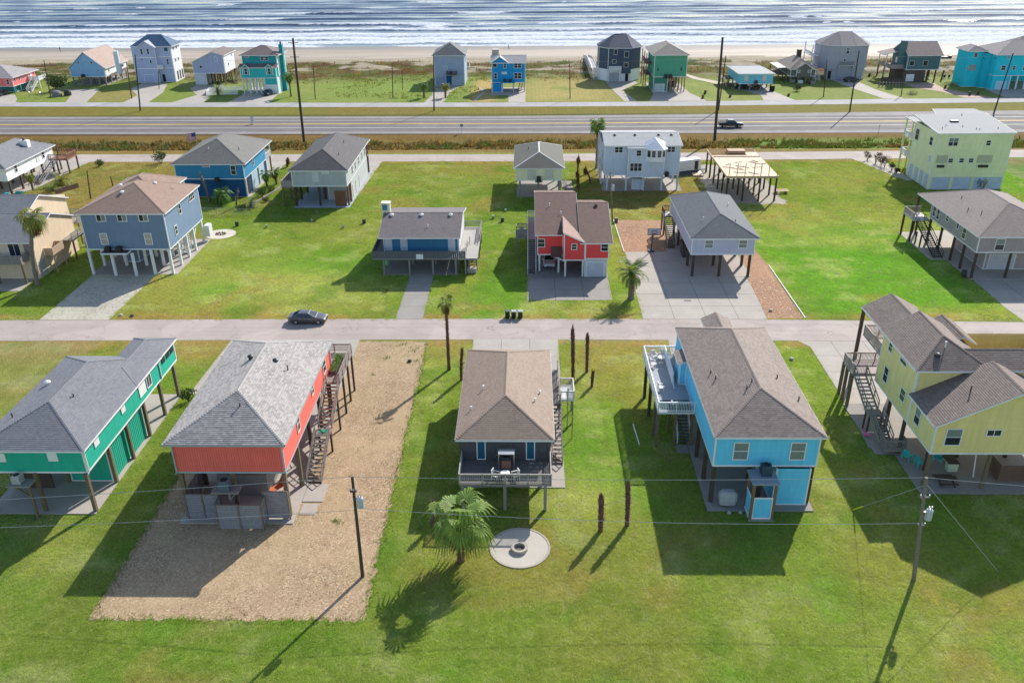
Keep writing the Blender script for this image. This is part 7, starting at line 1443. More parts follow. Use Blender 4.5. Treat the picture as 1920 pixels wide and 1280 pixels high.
# mown grass: short see-through blades, clumps of them set over every lawn near enough to show texture
def inside(pts, X, Y):
    c = np.zeros(X.shape, bool); n = len(pts)
    for i in range(n):
        (xa, ya), (xb, yb) = pts[i], pts[(i+1) % n]
        if ya == yb: continue
        k = ((ya > Y) != (yb > Y)) & (X < (xb-xa)*(Y-ya)/(yb-ya)+xa); c ^= k
    return c
def grow_grass():
    rg = np.random.RandomState(11); P_ = []
    for x0, x1, y0, y1, st in ((-52, 52, 36, 92.9, .5), (-86, 84, 99.7, 140, .62), (-100, 95, 140, 177, .85)):
        gx, gy = np.meshgrid(np.arange(x0, x1, st), np.arange(y0, y1, st)); gx = gx.ravel()+rg.uniform(-.5, .5, gx.size)*st; gy = gy.ravel()+rg.uniform(-.5, .5, gy.size)*st; ok = np.ones(gx.shape, bool)
        ok &= np.abs(gx) < gy*.62+14
        for e in EXCL:
            ex = [p[0] for p in e]; ey = [p[1] for p in e]; bb = (gx > min(ex)) & (gx < max(ex)) & (gy > min(ey)) & (gy < max(ey))
            if bb.any(): idx = np.where(bb)[0]; ok[idx] &= ~inside(e, gx[idx], gy[idx])
        P_.append(np.stack([gx[ok], gy[ok], np.full(ok.sum(), st/.5)], -1))
    P_ = np.concatenate(P_); T = ground_tint(P_[:, 0][None], P_[:, 1][None])[0]
    me = bpy.data.meshes.new('grass'); me.vertices.add(len(P_)); co = np.zeros((len(P_), 3), np.float32); co[:, :2] = P_[:, :2]; me.vertices.foreach_set('co', co.ravel())
    vcol(me, 'tint', T); a = me.attributes.new('size', 'FLOAT', 'POINT'); a.data.foreach_set('value', (P_[:, 2]*rg.uniform(.85, 1.2, len(P_))).astype(np.float32))
    m, nt, b = new_mat('grass_blades'); at = ND(nt, 'ShaderNodeAttribute'); at.attribute_type = 'INSTANCER'; at.attribute_name = 'tint'; P = pos(nt)
    c = mixc(nt, ramp(nt, noise(nt, 2.6, 4, .7, P), .3, .72), mixc(nt, 1., at.outputs['Color'], (.72, .78, .7), 'MULTIPLY'), mixc(nt, 1., at.outputs['Color'], (1.3, 1.22, 1.3), 'MULTIPLY'))
    df = ND(nt, 'ShaderNodeBsdfDiffuse'); tr = ND(nt, 'ShaderNodeBsdfTranslucent'); ms = ND(nt, 'ShaderNodeMixShader'); ms.inputs[0].default_value = .5
    nt.links.new(c, df.inputs[0]); nt.links.new(mixc(nt, 1., c, (1.25, 1.2, .8), 'MULTIPLY'), tr.inputs[0]); nt.links.new(df.outputs[0], ms.inputs[1]); nt.links.new(tr.outputs[0], ms.inputs[2]); nt.links.new(ms.outputs[0], nt.nodes['Material Output'].inputs['Surface'])
    src = bpy.data.collections.new('grass_clumps'); rr = random.Random(3)
    for v in range(4):
        V = []; F = []
        for k in range(210):
            x, y = rr.uniform(-.34, .34), rr.uniform(-.34, .34); an = rr.uniform(0, 6.283); d = (math.cos(an)*.011, math.sin(an)*.011); l = rr.uniform(.035, .105); lx, ly = rr.uniform(-.035, .035), rr.uniform(-.035, .035)
            i = len(V); V += [(x-d[0], y-d[1], 0), (x+d[0], y+d[1], 0), (x+lx, y+ly, l)]; F.append((i, i+1, i+2))
        g = bpy.data.meshes.new('grass_clump'); g.from_pydata(V, [], F); g.materials.append(m); src.objects.link(bpy.data.objects.new('grass_clump', g))
    ng = bpy.data.node_groups.new('grow_grass', 'GeometryNodeTree'); ng.interface.new_socket('Geometry', in_out='INPUT', socket_type='NodeSocketGeometry'); ng.interface.new_socket('Geometry', in_out='OUTPUT', socket_type='NodeSocketGeometry')
    N = ng.nodes.new; gi = N('NodeGroupInput'); go = N('NodeGroupOutput'); ip = N('GeometryNodeInstanceOnPoints'); ci = N('GeometryNodeCollectionInfo'); ci.inputs[0].default_value = src; ci.inputs['Separate Children'].default_value = True; ci.inputs['Reset Children'].default_value = True; ip.inputs['Pick Instance'].default_value = True
    rv = N('FunctionNodeRandomValue'); rv.data_type = 'FLOAT_VECTOR'; rv.inputs[1].default_value = (0, 0, 6.283); sz = N('GeometryNodeInputNamedAttribute'); sz.data_type = 'FLOAT'; sz.inputs[0].default_value = 'size'
    k = ng.links.new; k(gi.outputs[0], ip.inputs['Points']); k(ci.outputs[0], ip.inputs['Instance']); k(rv.outputs[0], ip.inputs['Rotation']); k(sz.outputs[0], ip.inputs['Scale']); k(ip.outputs[0], go.inputs[0])
    o = link('grass', me); o['kind'] = 'stuff'; md = o.modifiers.new('grow', 'NODES'); md.node_group = ng
grow_grass()
# ------------------------------------------------------------------ poles, wires, signs
POLEW = wood('creosote_pole', (.062,.045,.034)); POLEG = wood('grey_pole', (.21,.18,.145)); CER = plain('insulator', (.45,.46,.48), .3); WIRE = plain('wire', (.42,.42,.42), .5)
def pole(label, base, top, r=.15, m=POLEW, arms=(), name='utility_pole', trans=None, group='utility poles'):
    b0 = Vector(base); t1 = Vector(top); t = thing(name, label, 'utility pole', tuple(b0), group)
    b = MB(); b.tube([b0-Vector((0,0,.2)), b0.lerp(t1, .5), t1], [r, r*.85, r*.7], 9); build(b, 'pole_shaft', m, t)
    for k, (z, w_, tilt) in enumerate(arms):
        c = b0.lerp(t1, (z-b0.z)/(t1.z-b0.z)); b = MB(); b.beam(c+Vector((-w_/2, -.12, tilt)), c+Vector((w_/2, -.12, -tilt)), .1, .12); build(b, 'crossarm', m, t)
        for s_ in (-.45, 0, .45): b = MB(); p = c+Vector((w_*s_, -.12, -tilt*2*s_+.06)); b.lathe([(.04, p.z), (.07, p.z+.08), (.05, p.z+.16), (.02, p.z+.2)], 8, (p.x, p.y)); build(b, 'insulator', CER, t)
    if trans:
        c = b0.lerp(t1, (trans[0]-b0.z)/(t1.z-b0.z))+Vector((trans[1], -.05, 0)); b = MB(); b.lathe([(.18, c.z-.5), (.26, c.z-.45), (.26, c.z+.35), (.2, c.z+.45), (.03, c.z+.5)], 14, (c.x, c.y)); o = build(b, 'transformer', plain('transformer_grey', (.48,.50,.53) if trans[2] else (.20,.22,.25), .4), t)
        for a in (-.1, .1): b = MB(); b.lathe([(.035, c.z+.42), (.06, c.z+.55), (.03, c.z+.72)], 7, (c.x+a, c.y)); build(b, 'bushing', CER, o)
        b = MB(); b.beam(c+Vector((0,0,.2)), (b0.lerp(t1, (trans[0]-b0.z+.2)/(t1.z-b0.z))), .08); build(b, 'bracket', GALV, t)
    return t
def pp(label, bpx, tpx, **k):
    b = survey(*bpx); return pole(label, b, ztop(*tpx, b.y), **k)
pp('very tall dark steel brown pole beside the highway, left one of two', (570, 265), (549, 72), r=.32, arms=((21.6, 2.2, .0), (18.6, 2.0, 0))); pp('very tall dark pole beside the highway near the pickup truck, right one of two', (1340, 262), (1355, 70), r=.34)
for i, (b_, t_, r_) in enumerate((((95, 182), (82, 113), .16), ((247, 185), (237, 117), .16), ((263, 208), (253, 103), .2), ((298, 167), (297, 132), .12), ((591, 185), (587, 118), .13), ((736.7, 183), (735, 117), .14), ((755, 168), (754, 134), .1), ((813.7, 208), (813, 105), .19), ((1069, 185), (1068, 120), .14), ((1347, 207), (1361, 105), .18), ((1544, 182), (1551, 113), .15), ((1593, 210), (1611, 95), .2), ((1690, 180), (1694, 138), .13), ((1863, 213), (1900, 100), .2))):
    lab = ['wooden pole beside the dark covered tank in the beach row', 'wooden pole left of the long drive to the lavender blue house', 'tall pole on the grass strip before the lavender blue house', 'short thin pole before the lavender blue house', 'wooden pole alone in the meadow right of the teal beach house', 'wooden pole in the meadow left of the narrow blue grey house', 'thin short post deep in the meadow', 'tall pole rising before the narrow blue grey beach house', 'wooden pole on the yellowed lawn between bright blue and navy houses', 'pole close behind the right hand highway pole', 'wooden pole before the dove grey house', 'tall pole leaning across the dove grey beach house', 'short pole before the dark slate green beach house', 'tall pole before the turquoise beach house'][i]
    pp(lab, b_, t_, r=r_)
p0 = Vector((14.4, 138.2, 0)); pole('pole with two brackets and a small transformer behind the red house', p0, ztop(1144, 322, 138.2), .14, POLEG, arms=((ztop(1144, 330, 138.2).z, 1.3, 0),), trans=(ztop(1150, 352, 138.2).z, .3, True))
for b_, t_, l in (((170, 373), (163, 320), 'bare post with a hanging dead frond on the lawn beside the slate blue house'), ((212, 349), (207, 331), 'short bare post behind the slate blue house')): pp(l, b_, t_, r=.14, m=wood('dead_post', (.12,.075,.05)), name='post', group='bare posts')
PB1 = Vector((-13.0, 51.7, 0)); PT1 = Vector((-12.95, 51.7, 9.6)); pole('dark pole with a grey transformer on the tan gravel lot, nearest row', PB1, PT1, .15, POLEW, trans=(7.3, .42, False), arms=((8.35, .5, 0),))
PB2 = Vector((30.2, 51.7, 0)); PT2 = Vector((29.15, 51.7, 9.7)); pole('weathered grey pole with a white transformer before the yellow house', PB2, PT2, .17, POLEG, trans=(6.4, .5, True), arms=((8.0, .7, 0), (5.4, .5, 0)))
def wire(label, a, b_, sag=.4, r=.018, m=WIRE, name='overhead_wire', n=14, group='overhead wires'):
    a = Vector(a); b_ = Vector(b_); q = MB(); q.tube([a.lerp(b_, i/n)-Vector((0,0,sag*4*(i/n)*(1-i/n))) for i in range(n+1)], r, 5); o = build(q, name, m); tag(o, label, 'wire', group)
wire('pale overhead wire sagging left from the gravel lot pole past the coral house', (-75, 51.7, 5.6), PT1, .5); wire('upper pale overhead wire between the two near poles', PT1, PT2, .25); wire('lower pale overhead wire between the two near poles', PB1.lerp(PT1, .70), PB2.lerp(PT2, .57), .6); wire('pale overhead wire leaving the grey pole to the right', PT2, (60, 53, 7.0), .4); wire('lower overhead wire running left from the gravel lot pole', (-75, 51.7, 3.8), PB1.lerp(PT1, .68), .6)
wire('guy wire slanting from the grey pole to the shaded lawn at its left', PB2.lerp(PT2, .93), (28.4, 60.4, 0), 0); wire('guy wire slanting from the grey pole toward the lower right', PB2.lerp(PT2, .95), (37.2, 52.6, 0), 0, .022)
b = MB(); a = Vector((28.4, 60.4, 0)); q = PB2.lerp(PT2, .93); b.tube([a, a.lerp(q, .16)], .05, 7); tag(build(b, 'guy_guard', plain('yellow_guard', (.70,.66,.03), .5)), 'yellow sleeve at the lawn end of the guy wire from the grey pole', 'guy guard')
for i, (a, b_) in enumerate((((253, 103), (813, 105)), ((813, 105), (1361, 105)), ((1361, 105), (1611, 95)), ((1611, 95), (1900, 100)))):
    A_ = ztop(*a, {253: 230.4, 813: 228.6, 1361: 227.6, 1611: 225.6}[a[0]]); B_ = ztop(*b_, {813: 228.6, 1361: 227.6, 1611: 225.6, 1900: 222.6}[b_[0]]); wire(['between the lavender blue and narrow blue grey houses', 'between the narrow blue grey and aqua houses', 'between the aqua and dove grey houses', 'between the dove grey and turquoise houses'][i].join(('thin wire along the beach street poles ', '')), A_-Vector((0,0,.3)), B_-Vector((0,0,.3)), 1.2, .02, plain('far_wire', (.35,.35,.36)))
def sign(label, px, h_, w_, hh, m, back=GALV):
    p = survey(*px); t = thing('road_sign', label, 'road sign', tuple(p), 'small road signs'); b = MB(); b.box(p.x-.04, p.x+.04, p.y-.03, p.y+.03, -.1, h_); build(b, 'sign_post', back, t); b = MB(); b.box(p.x-w_/2, p.x+w_/2, p.y-.06, p.y-.035, h_-hh, h_); build(b, 'sign_plate', m, t)
sign('white marker board standing on the far edge of the highway, left of centre', (474, 233), 1.9, .75, 1.8, WHT); sign('small grey back of a sign at the near highway edge, picture centre', (866, 250), 2.2, .7, .7, plain('sign_back', (.25,.26,.28), .5)); sign('thin marker post at the near highway edge, right side', (1647, 250), 2.0, .2, .3, GALV)
# ------------------------------------------------------------------ vehicles
def loft(b, secs, m=0, close=True):
    rings = []
    for s in secs:
        i = len(b.v); rings.append(i); b.v += [tuple(p) for p in s]
    n = len(secs[0])
    for a, c in zip(rings, rings[1:]):
        for j in range(n): k = (j+1) % n; b.f.append((a+j, a+k, c+k, c+j)); b.m.append(m); b.uv.append(None)
    if close:
        b.f.append(tuple(rings[0]+j for j in reversed(range(n)))); b.m.append(m); b.uv.append(None); b.f.append(tuple(rings[-1]+j for j in range(n))); b.m.append(m); b.uv.append(None)
def carpaint(name, col):
    m, nt, bs = new_mat(name); bs.inputs['Base Color'].default_value = (*col, 1); bs.inputs['Roughness'].default_value = .32; bs.inputs['Metallic'].default_value = .35; bs.inputs['Coat Weight'].default_value = .6; bs.inputs['Coat Roughness'].default_value = .06
    nt.links.new(mixc(nt, ramp(nt, noise(nt, 1.2, 3, .6, pos(nt)), .4, .7, 0, .25), col, mul(col, .8)), bs.inputs['Base Color']); return m
TYRE = paint('tyre_rubber', (.018,.018,.018), .85, .1); RIM = plain('alloy', (.5,.5,.52), .3, .8); HEADL = plain('headlight_glass', (.7,.72,.74), .1); TAILL = plain('tail_light', (.35,.01,.01), .2); CHROME = plain('bright_trim', (.6,.6,.62), .15, .9)
def wheel(t, x, y, r=.33, w_=.22):
    b = MB(); s = 1 if y > 0 else -1; b.tube([(x, y-w_/2, r), (x, y-w_*.42, r), (x, y+w_*.42, r), (x, y+w_/2, r)], [r*.86, r, r, r*.86], 18); o = build(b, 'wheel', TYRE, t)
    b = MB(); b.tube([(x, y+s*w_*.46, r), (x, y+s*w_*.53, r)], [r*.62, r*.58], 14); 
    for k in range(5): a = k*1.2566; b.beam((x, y+s*w_*.56, r), (x+math.cos(a)*r*.56, y+s*w_*.56, r+math.sin(a)*r*.56), .05, .03)
    build(b, 'rim', RIM, o)
def car(label, x, y, rot, paintm, kind='sedan', name='parked_car', cat='car'):
    t = thing(name, label, cat, (x, y, 0), None); WP[t.name] = Vector((0,0,0))
    def sec(X, zb, zt, hw): return [(X, -hw*.9, zb), (X, -hw, zb+.14), (X, -hw, zt-.2), (X, -hw*.93, zt-.03), (X, -hw*.6, zt), (X, hw*.6, zt), (X, hw*.93, zt-.03), (X, hw, zt-.2), (X, hw, zb+.14), (X, hw*.9, zb)]
    b = MB()
    if kind == 'sedan': S_ = [(-2.42,.42,.80,.62),(-2.36,.32,.94,.78),(-2.1,.24,1.0,.87),(-1.5,.2,1.0,.905),(-.6,.19,.96,.915),(.5,.19,.94,.915),(1.2,.2,.95,.905),(1.8,.22,.86,.88),(2.2,.26,.76,.80),(2.38,.32,.68,.68),(2.44,.4,.6,.52)]
    else: S_ = [(-2.95,.6,1.0,.85),(-2.9,.5,1.1,.93),(-2.2,.42,1.12,.97),(-.9,.4,1.12,.97),(.3,.4,1.12,.97),(1.3,.4,1.15,.97),(1.9,.42,1.12,.95),(2.6,.46,1.05,.92),(2.88,.52,.95,.85),(2.94,.6,.85,.7)]
    loft(b, [sec(*s) for s in S_]); build(b, 'body', paintm, t, smooth=False)
    if kind == 'sedan': B_, T_ = (-1.95, 1.2, .80, .95), (-1.0, .25, .60, 1.44)
    else: B_, T_ = (-1.05, 1.45, .88, 1.12), (-.85, .55, .70, 1.78)
    bx0, bx1, bw, bz = B_; tx0, tx1, tw, tz = T_; lb = [Vector((bx0,-bw,bz)), Vector((bx1,-bw,bz)), Vector((bx1,bw,bz)), Vector((bx0,bw,bz))]; lt = [Vector((tx0,-tw,tz)), Vector((tx1,-tw,tz)), Vector((tx1,tw,tz)), Vector((tx0,tw,tz))]
    b = MB()
    for i in range(4): j = (i+1) % 4; b.face([lb[i], lb[j], lt[j], lt[i]])
    cc = Vector(((tx0+tx1)/2, 0, tz+.05)); 
    for i in range(4): b.face([lt[i], lt[(i+1) % 4], cc])
    cab = build(b, 'cabin', paintm, t)
    def quad(nm, A, B, C, D, a0=.06, a1=.94, c0=.08, c1=.9):
        f = lambda u, v: A.lerp(B, u).lerp(D.lerp(C, u), v); n = (B-A).cross(D-A).normalized()*.012; q = MB(); q.face([f(a0,c0)+n, f(a1,c0)+n, f(a1,c1)+n, f(a0,c1)+n]); build(q, nm, GLASS, t)
    quad('windshield', lb[1], lb[2], lt[2], lt[1]); quad('rear_window', lb[3], lb[0], lt[0], lt[3])
    for s_, (a, c, d, e) in (('L', (lb[0], lb[1], lt[1], lt[0])), ('R', (lb[2], lb[3], lt[3], lt[2]))):
        if kind == 'sedan': quad('side_window', a, c, d, e, .14 if s_ == 'L' else .10, .50 if s_ == 'L' else .47); quad('side_window', a, c, d, e, .54 if s_ == 'L' else .51, .9 if s_ == 'L' else .86)
        else: quad('side_window', a, c, d, e, .08, .46); quad('side_window', a, c, d, e, .5, .92)
    r = .33 if kind == 'sedan' else .4; ax = (1.48, -1.38) if kind == 'sedan' else (1.85, -1.75); hw = .82 if kind == 'sedan' else .88
    for X in ax:
        for Y in (-hw, hw): wheel(t, X, Y, r)
    zf = .66 if kind == 'sedan' else .88; xf = 2.3 if kind == 'sedan' else 2.86
    for Y in (-.6, .6): b = MB(); b.box(xf-.12, xf+.08, Y-.17, Y+.17, zf-.09, zf+.07); build(b, 'headlight', HEADL, t); b = MB(); b.box(-(xf+.1), -(xf-.12), Y-.17, Y+.17, zf+.08, zf+.24); build(b, 'tail_light', TAILL, t)
    for Y in (-1, 1): b = MB(); b.box(.75 if kind == 'sedan' else .95, .92 if kind == 'sedan' else 1.1, Y*.98-.09, Y*.98+.09, bz-.02, bz+.13); build(b, 'mirror', paintm, t)
    b = MB(); b.box(xf+.02, xf+.15, -.5, .5, .38, .5); build(b, 'grille', DARK, t)
    for Y in (-1, 1):
        for X in (.35, -.75) if kind == 'sedan' else (.4, -.5): b = MB(); b.box(X-.09, X+.09, Y*.925-.012 if kind == 'sedan' else Y*.98-.012, Y*.925+.012 if kind == 'sedan' else Y*.98+.012, .78, .82); build(b, 'door_handle', CHROME, t)
    if kind == 'pickup':
        b = MB(); b.box(-2.75, -1.12, -.78, .78, 1.125, 1.135); build(b, 'bed_liner', DARK, t)
        b = MB(); b.box(-2.9, -1.1, -.95, -.8, 1.1, 1.32); b.box(-2.9, -1.1, .8, .95, 1.1, 1.32); b.box(-2.92, -2.8, -.79, .79, 1.1, 1.32); build(b, 'bed_side', paintm, t)
    t.location = (x, y, .02); t.rotation_euler = (0, 0, rot); return t
car('dark grey sedan parked on the near street', -28.1, 98.6, 0, carpaint('graphite_paint', (.085,.08,.085)))
car('black pickup truck driving on the highway', 49.0, 208.2, 0, carpaint('black_paint', (.012,.014,.014)), 'pickup', 'pickup_truck', 'pickup truck')
car('white car parked nose out under the red house', 3.2, 118.9, -math.pi/2, carpaint('white_paint', (.74,.76,.77))); car('dark car in the shade under the salmon pink beach house', -153.8, 253.0, -math.pi/2, carpaint('dark_blue_paint', (.03,.035,.05)))
car('dark green blue car before the dove grey beach house', 98.3, 268.6, .2, carpaint('teal_black_paint', (.012,.04,.05))); car('maroon car parked under the sea green beach house', 43.2, 263, -math.pi/2, carpaint('maroon_paint', (.10,.015,.012))); car('dark car parked under the aqua blue beach house', 63.2, 258.3, 0, carpaint('charcoal_paint', (.03,.03,.032)))
car('dark blue car parked at the garage of the two tier teal beach house', -75.2, 252.0, -math.pi/2, carpaint('navy_paint', (.012,.03,.05)))
t = thing('utility_vehicle', 'dark open buggy with a roof parked on the beach sand', 'buggy', (144.9, 310.4, 0)); b = MB(); b.box(143.3, 146.5, 309.7, 311.1, .5, 1.0); b.box(145.6, 146.6, 309.8, 311, 1.0, 1.3); build(b, 'body', plain('dark_purple', (.06,.035,.06), .4), t); b = MB(); b.box(143.4, 145.8, 309.7, 311.1, 1.95, 2.05); build(b, 'canopy', plain('dark_purple', (.06,.035,.06), .4), t)
for x in (143.5, 145.7): 
    for y in (309.75, 311.05): b = MB(); b.box(x-.04, x+.04, y-.04, y+.04, 1, 1.95); build(b, 'canopy_post', DARK, t)
for x in (143.9, 146.0):
    for y in (309.7, 311.1): b = MB(); b.tube([(x, y-.12, .4), (x, y+.12, .4)], .4, 14); build(b, 'wheel', TYRE, t)
t = thing('trailer', 'white box trailer with open side door behind the pale lavender house', 'trailer', (32, 168, 0)); WP[t.name] = Vector((0,0,0)); b = MB(); loft(b, [[(X, -w_, .6), (X, -w_, zt-.12), (X, -w_*.9, zt), (X, w_*.9, zt), (X, w_, zt-.12), (X, w_, .6)] for X, w_, zt in ((-2.9, 1.0, 2.55), (-2.8, 1.1, 2.65), (1.9, 1.1, 2.75), (2.5, .85, 2.6), (2.75, .5, 2.4))]); build(b, 'box_body', paint('white_box_paint', (.80,.80,.79), .4, .04), t); b = MB(); b.box(.9, 1.7, -1.125, -1.1, .7, 2.4); build(b, 'door', DARK, t); b = MB(); b.box(-2.9, 3.6, -.9, .9, .42, .58); build(b, 'chassis', DARK, t)
for X in (-.6, .3):
    for Y in (-1.0, 1.0): wheel(t, X, Y, .36)
b = MB(); b.face([(-2.7, -2.6, .05), (2.2, -2.6, .05), (2.2, -1.3, .5), (-2.7, -1.3, .5)]); b.box(-2.7, 2.2, -1.3, -1.2, .4, .5); build(b, 'side_ramp', DARK, t); t.location = (32.0, 168.5, 0); t.rotation_euler = (0, 0, .35)
# ------------------------------------------------------------------ street and garden furniture
for i, x in enumerate((-2.55, -1.75, -.9)):
    t = thing('wheeled_bin', ['leftmost', 'middle', 'rightmost'][i]+' of three black wheeled bins at the street edge', 'bin', (x, 99.75, 0), 'wheeled bins at the kerb'); y = 99.75
    b = MB(); loft(b, [[(x-a, y-c, z), (x+a, y-c, z), (x+a, y+c, z), (x-a, y+c, z)] for z, a, c in ((.05, .22, .26), (.25, .25, .3), (.95, .30, .37))]); build(b, 'bin_body', plain('black_bin_plastic', (.018,.02,.02), .5), t)
    b = MB(); b.box(x-.33, x+.33, y-.40, y+.38, .96, 1.02); b.box(x-.28, x+.28, y-.34, y+.3, 1.02, 1.07); build(b, 'lid', plain('grey_bin_lid', (.36,.37,.38), .45) if i else plain('dark_bin_lid', (.06,.065,.07), .45), t)
    for s_ in (-.27, .27): b = MB(); b.tube([(x+s_-.04, y+.33, .12), (x+s_+.04, y+.33, .12)], .12, 10); build(b, 'wheel', TYRE, t)
    b = MB(); b.tube([(x-.25, y+.43, .9), (x+.25, y+.43, .9)], .025, 6); build(b, 'handle', DARK, t)
t = thing('basketball_hoop', 'basketball hoop on a dark post at the edge of the reddish gravel', 'basketball hoop', (19.04, 123.8, 0)); b = MB(); b.tube([(19.04, 123.8, 0), (19.1, 123.8, 3.0), (19.2, 122.9, 3.5)], .09, 8); b.box(18.6, 19.5, 123.5, 124.4, .02, .25); build(b, 'post', DARK, t)
b = MB(); b.box(18.15, 20.15, 122.8, 122.86, 3.0, 4.1); bo = build(b, 'backboard', plain('pale_backboard', (.5,.5,.5), .25), t); b = MB()
for a in ((18.15, 20.15, 3.0, 3.06), (18.15, 20.15, 4.04, 4.1), (18.15, 18.21, 3.06, 4.04), (20.09, 20.15, 3.06, 4.04), (18.8, 19.5, 3.2, 3.26), (18.8, 19.5, 3.64, 3.7), (18.8, 18.86, 3.26, 3.64), (19.44, 19.5, 3.26, 3.64)): b.box(a[0], a[1], 122.76, 122.8, a[2], a[3])
build(b, 'board_lines', POSTD, bo); b = MB(); b.tube([(19.15+.23*math.cos(k*.524), 122.5+.23*math.sin(k*.524), 3.2) for k in range(13)], .02, 5); build(b, 'rim', plain('orange_rim', (.5,.12,.03)), t)
t = thing('fire_pit', 'round stone fire pit on the shell patio beside the big fan palm', 'fire pit', (-.63, 54.95, .05)); me = cached(('fps',), lambda: (lambda b: (b.box(-.17,.17,-.11,.11,0,.145), b.mesh('stone', [concrete('fire_pit_stone', (.46,.40,.33), .2)]))[1])(MB()))
for k in range(2):
    for i in range(11): a = (i+.5*k)*2*math.pi/11; link('stone', me, (-.63+.56*math.cos(a), 54.95+.56*math.sin(a), .051+k*.155), t, a+math.pi/2)
b = MB(); b.lathe([(.42, .06), (.3, .1), (.02, .13)], 12, (-.63, 54.95)); build(b, 'ash', paint('ash_grey', (.10,.095,.09), .9, .3), t)
t = thing('fire_pit', 'rough ring of brown stones on the pale patio behind the slate blue house', 'fire pit', (-50.2, 132.0, .05))
for i in range(9): a = i*.7; b = MB(); x, y = -50.2+.7*math.cos(a), 132.0+.5*math.sin(a); b.lathe([(.15, .05), (.2, .15), (.1, .26), (.02, .28)], 6, (x, y)); build(b, 'stone', concrete('brown_stone', (.24,.15,.11), .25), t)
cl = thing('chain_link_fence', 'wire fence with thin grey posts behind the slate blue house', 'fence', (-53, 142, 0)); A_, B_ = Vector((-57.2, 142.2, 0)), Vector((-47.9, 141.4, 0))
for k in range(4): c = A_.lerp(B_, k/3); b = MB(); b.tube([c, c+Vector((0,0,1.35))], .04, 6); build(b, 'post', GALV, cl)
b = MB(); b.tube([A_+Vector((0,0,1.3)), B_+Vector((0,0,1.3))], .03, 6); build(b, 'top_rail', GALV, cl); b = MB()
for k in range(94): c = A_.lerp(B_, k/93); d = (B_-A_)/93; b.beam(c, c+d*6+Vector((0,0,1.28)), .008) if k < 87 else None; b.beam(c+Vector((0,0,1.28)), c+d*6, .008) if k < 87 else None
build(b, 'wire_mesh', GALV, cl, kind='stuff')
t = tag(build((lambda b: (b.beam((-49.9, 145.6, .15), (-47.5, 156, .15), .25, .35), b.beam((-47.5, 156, .15), (-46.6, 166, .15), .25, .35), b)[2])(MB()), 'timber_edging', GREYW), 'low grey timber edging of the planting strip by the long grey house', 'garden edging')
t = tag(build((lambda b: (b.beam((-88.6, 154.2, .5), (-86.4, 158.8, .5), .12, .9), b)[1])(MB()), 'low_fence', BROWNW), 'short brown board fence beside the dark palm clump', 'fence')
fl = thing('flag', 'national flag with red and white stripes hanging beside the blue house', 'flag', (-66.4, 168, 0)); b = MB(); b.tube([(-65.6, 168, 0), (-65.6, 168, 8.6)], .05, 6); build(b, 'flag_pole', GALV, fl)
for k in range(13): b = MB(); b.face([(-65.62, 168, 8.4-k*.115), (-67.3, 167.6+.1*math.sin(k), 8.2-k*.115), (-67.3, 167.6+.1*math.sin(k), 8.085-k*.115), (-65.62, 168, 8.285-k*.115)]); build(b, 'stripe', plain('flag_red', (.45,.03,.05)) if k % 2 == 0 else WHT, fl)
b = MB(); b.face([(-65.62, 167.96, 8.41), (-66.35, 167.78, 8.32), (-66.35, 167.78, 7.52), (-65.62, 167.96, 7.6)]); build(b, 'canton', plain('flag_blue', (.03,.05,.22)), fl)
pf = thing('picket_fence', 'white picket fence between the grey lavender and teal beach houses', 'fence', (-88, 252, 0)); b = MB()
for (xa, ya), (xb, yb) in (((-93.2, 251.6), (-84.2, 252.7)), ((-93.2, 251.6), (-94.0, 257.5)), ((-94, 257.5), (-84.6, 259.5))):
    A_, B_ = Vector((xa, ya, 0)), Vector((xb, yb, 0)); n = int((B_-A_).length/.22)
    for z in (.3, .95): b.beam(A_+Vector((0,0,z)), B_+Vector((0,0,z)), .05, .09)
    for k in range(n+1): c = A_.lerp(B_, k/n); b.box(c.x-.055, c.x+.055, c.y-.05, c.y+.05, 0, 1.2)
build(b, 'pickets', WHITE, pf, kind='stuff')
for i, (px, py, m_, s_, l) in enumerate(((445, 424, DARK, .5, 'black utility box on the lawn right of the slate blue house'), (500, 427, GALV, .35, 'pale utility pedestal on the lawn before the long grey house shadow'), (644, 428, GALV, .35, 'pale utility pedestal alone on the open lawn'), (683, 419, DARK, .5, 'black utility box on the open lawn left of the small blue house'), (925, 410, GALV, .4, 'pale utility pedestal behind the deck of the small blue house'), (942, 416, DARK, .5, 'black utility box beside a pale pedestal behind the red house deck'), (594, 400, GALV, .3, 'small pale pedestal inside the shadow of the long grey house'), (585, 416, GALV, .3, 'small pale pedestal at the shadow tip of the long grey house'), (948, 397, GALV, .3, 'small pale pedestal at the shadow edge of the cream house'), (1155, 417, paint('dark_planter', (.12,.11,.10)), .55, 'dark round planter at the corner of the reddish gravel'))):
    p = survey(px, py); t = thing('utility_pedestal', l, 'utility box', tuple(p), 'utility boxes on the lawns'); b = MB(); s2 = s_*.5; b.box(p.x-s2, p.x+s2, p.y-s2*.8, p.y+s2*.8, -.05, s_*1.3); build(b, 'cabinet', m_, t); b = MB(); b.box(p.x-s2*1.1, p.x+s2*1.1, p.y-s2*.9, p.y+s2*.9, s_*1.3+.002, s_*1.3+.07); build(b, 'cap', m_, t)
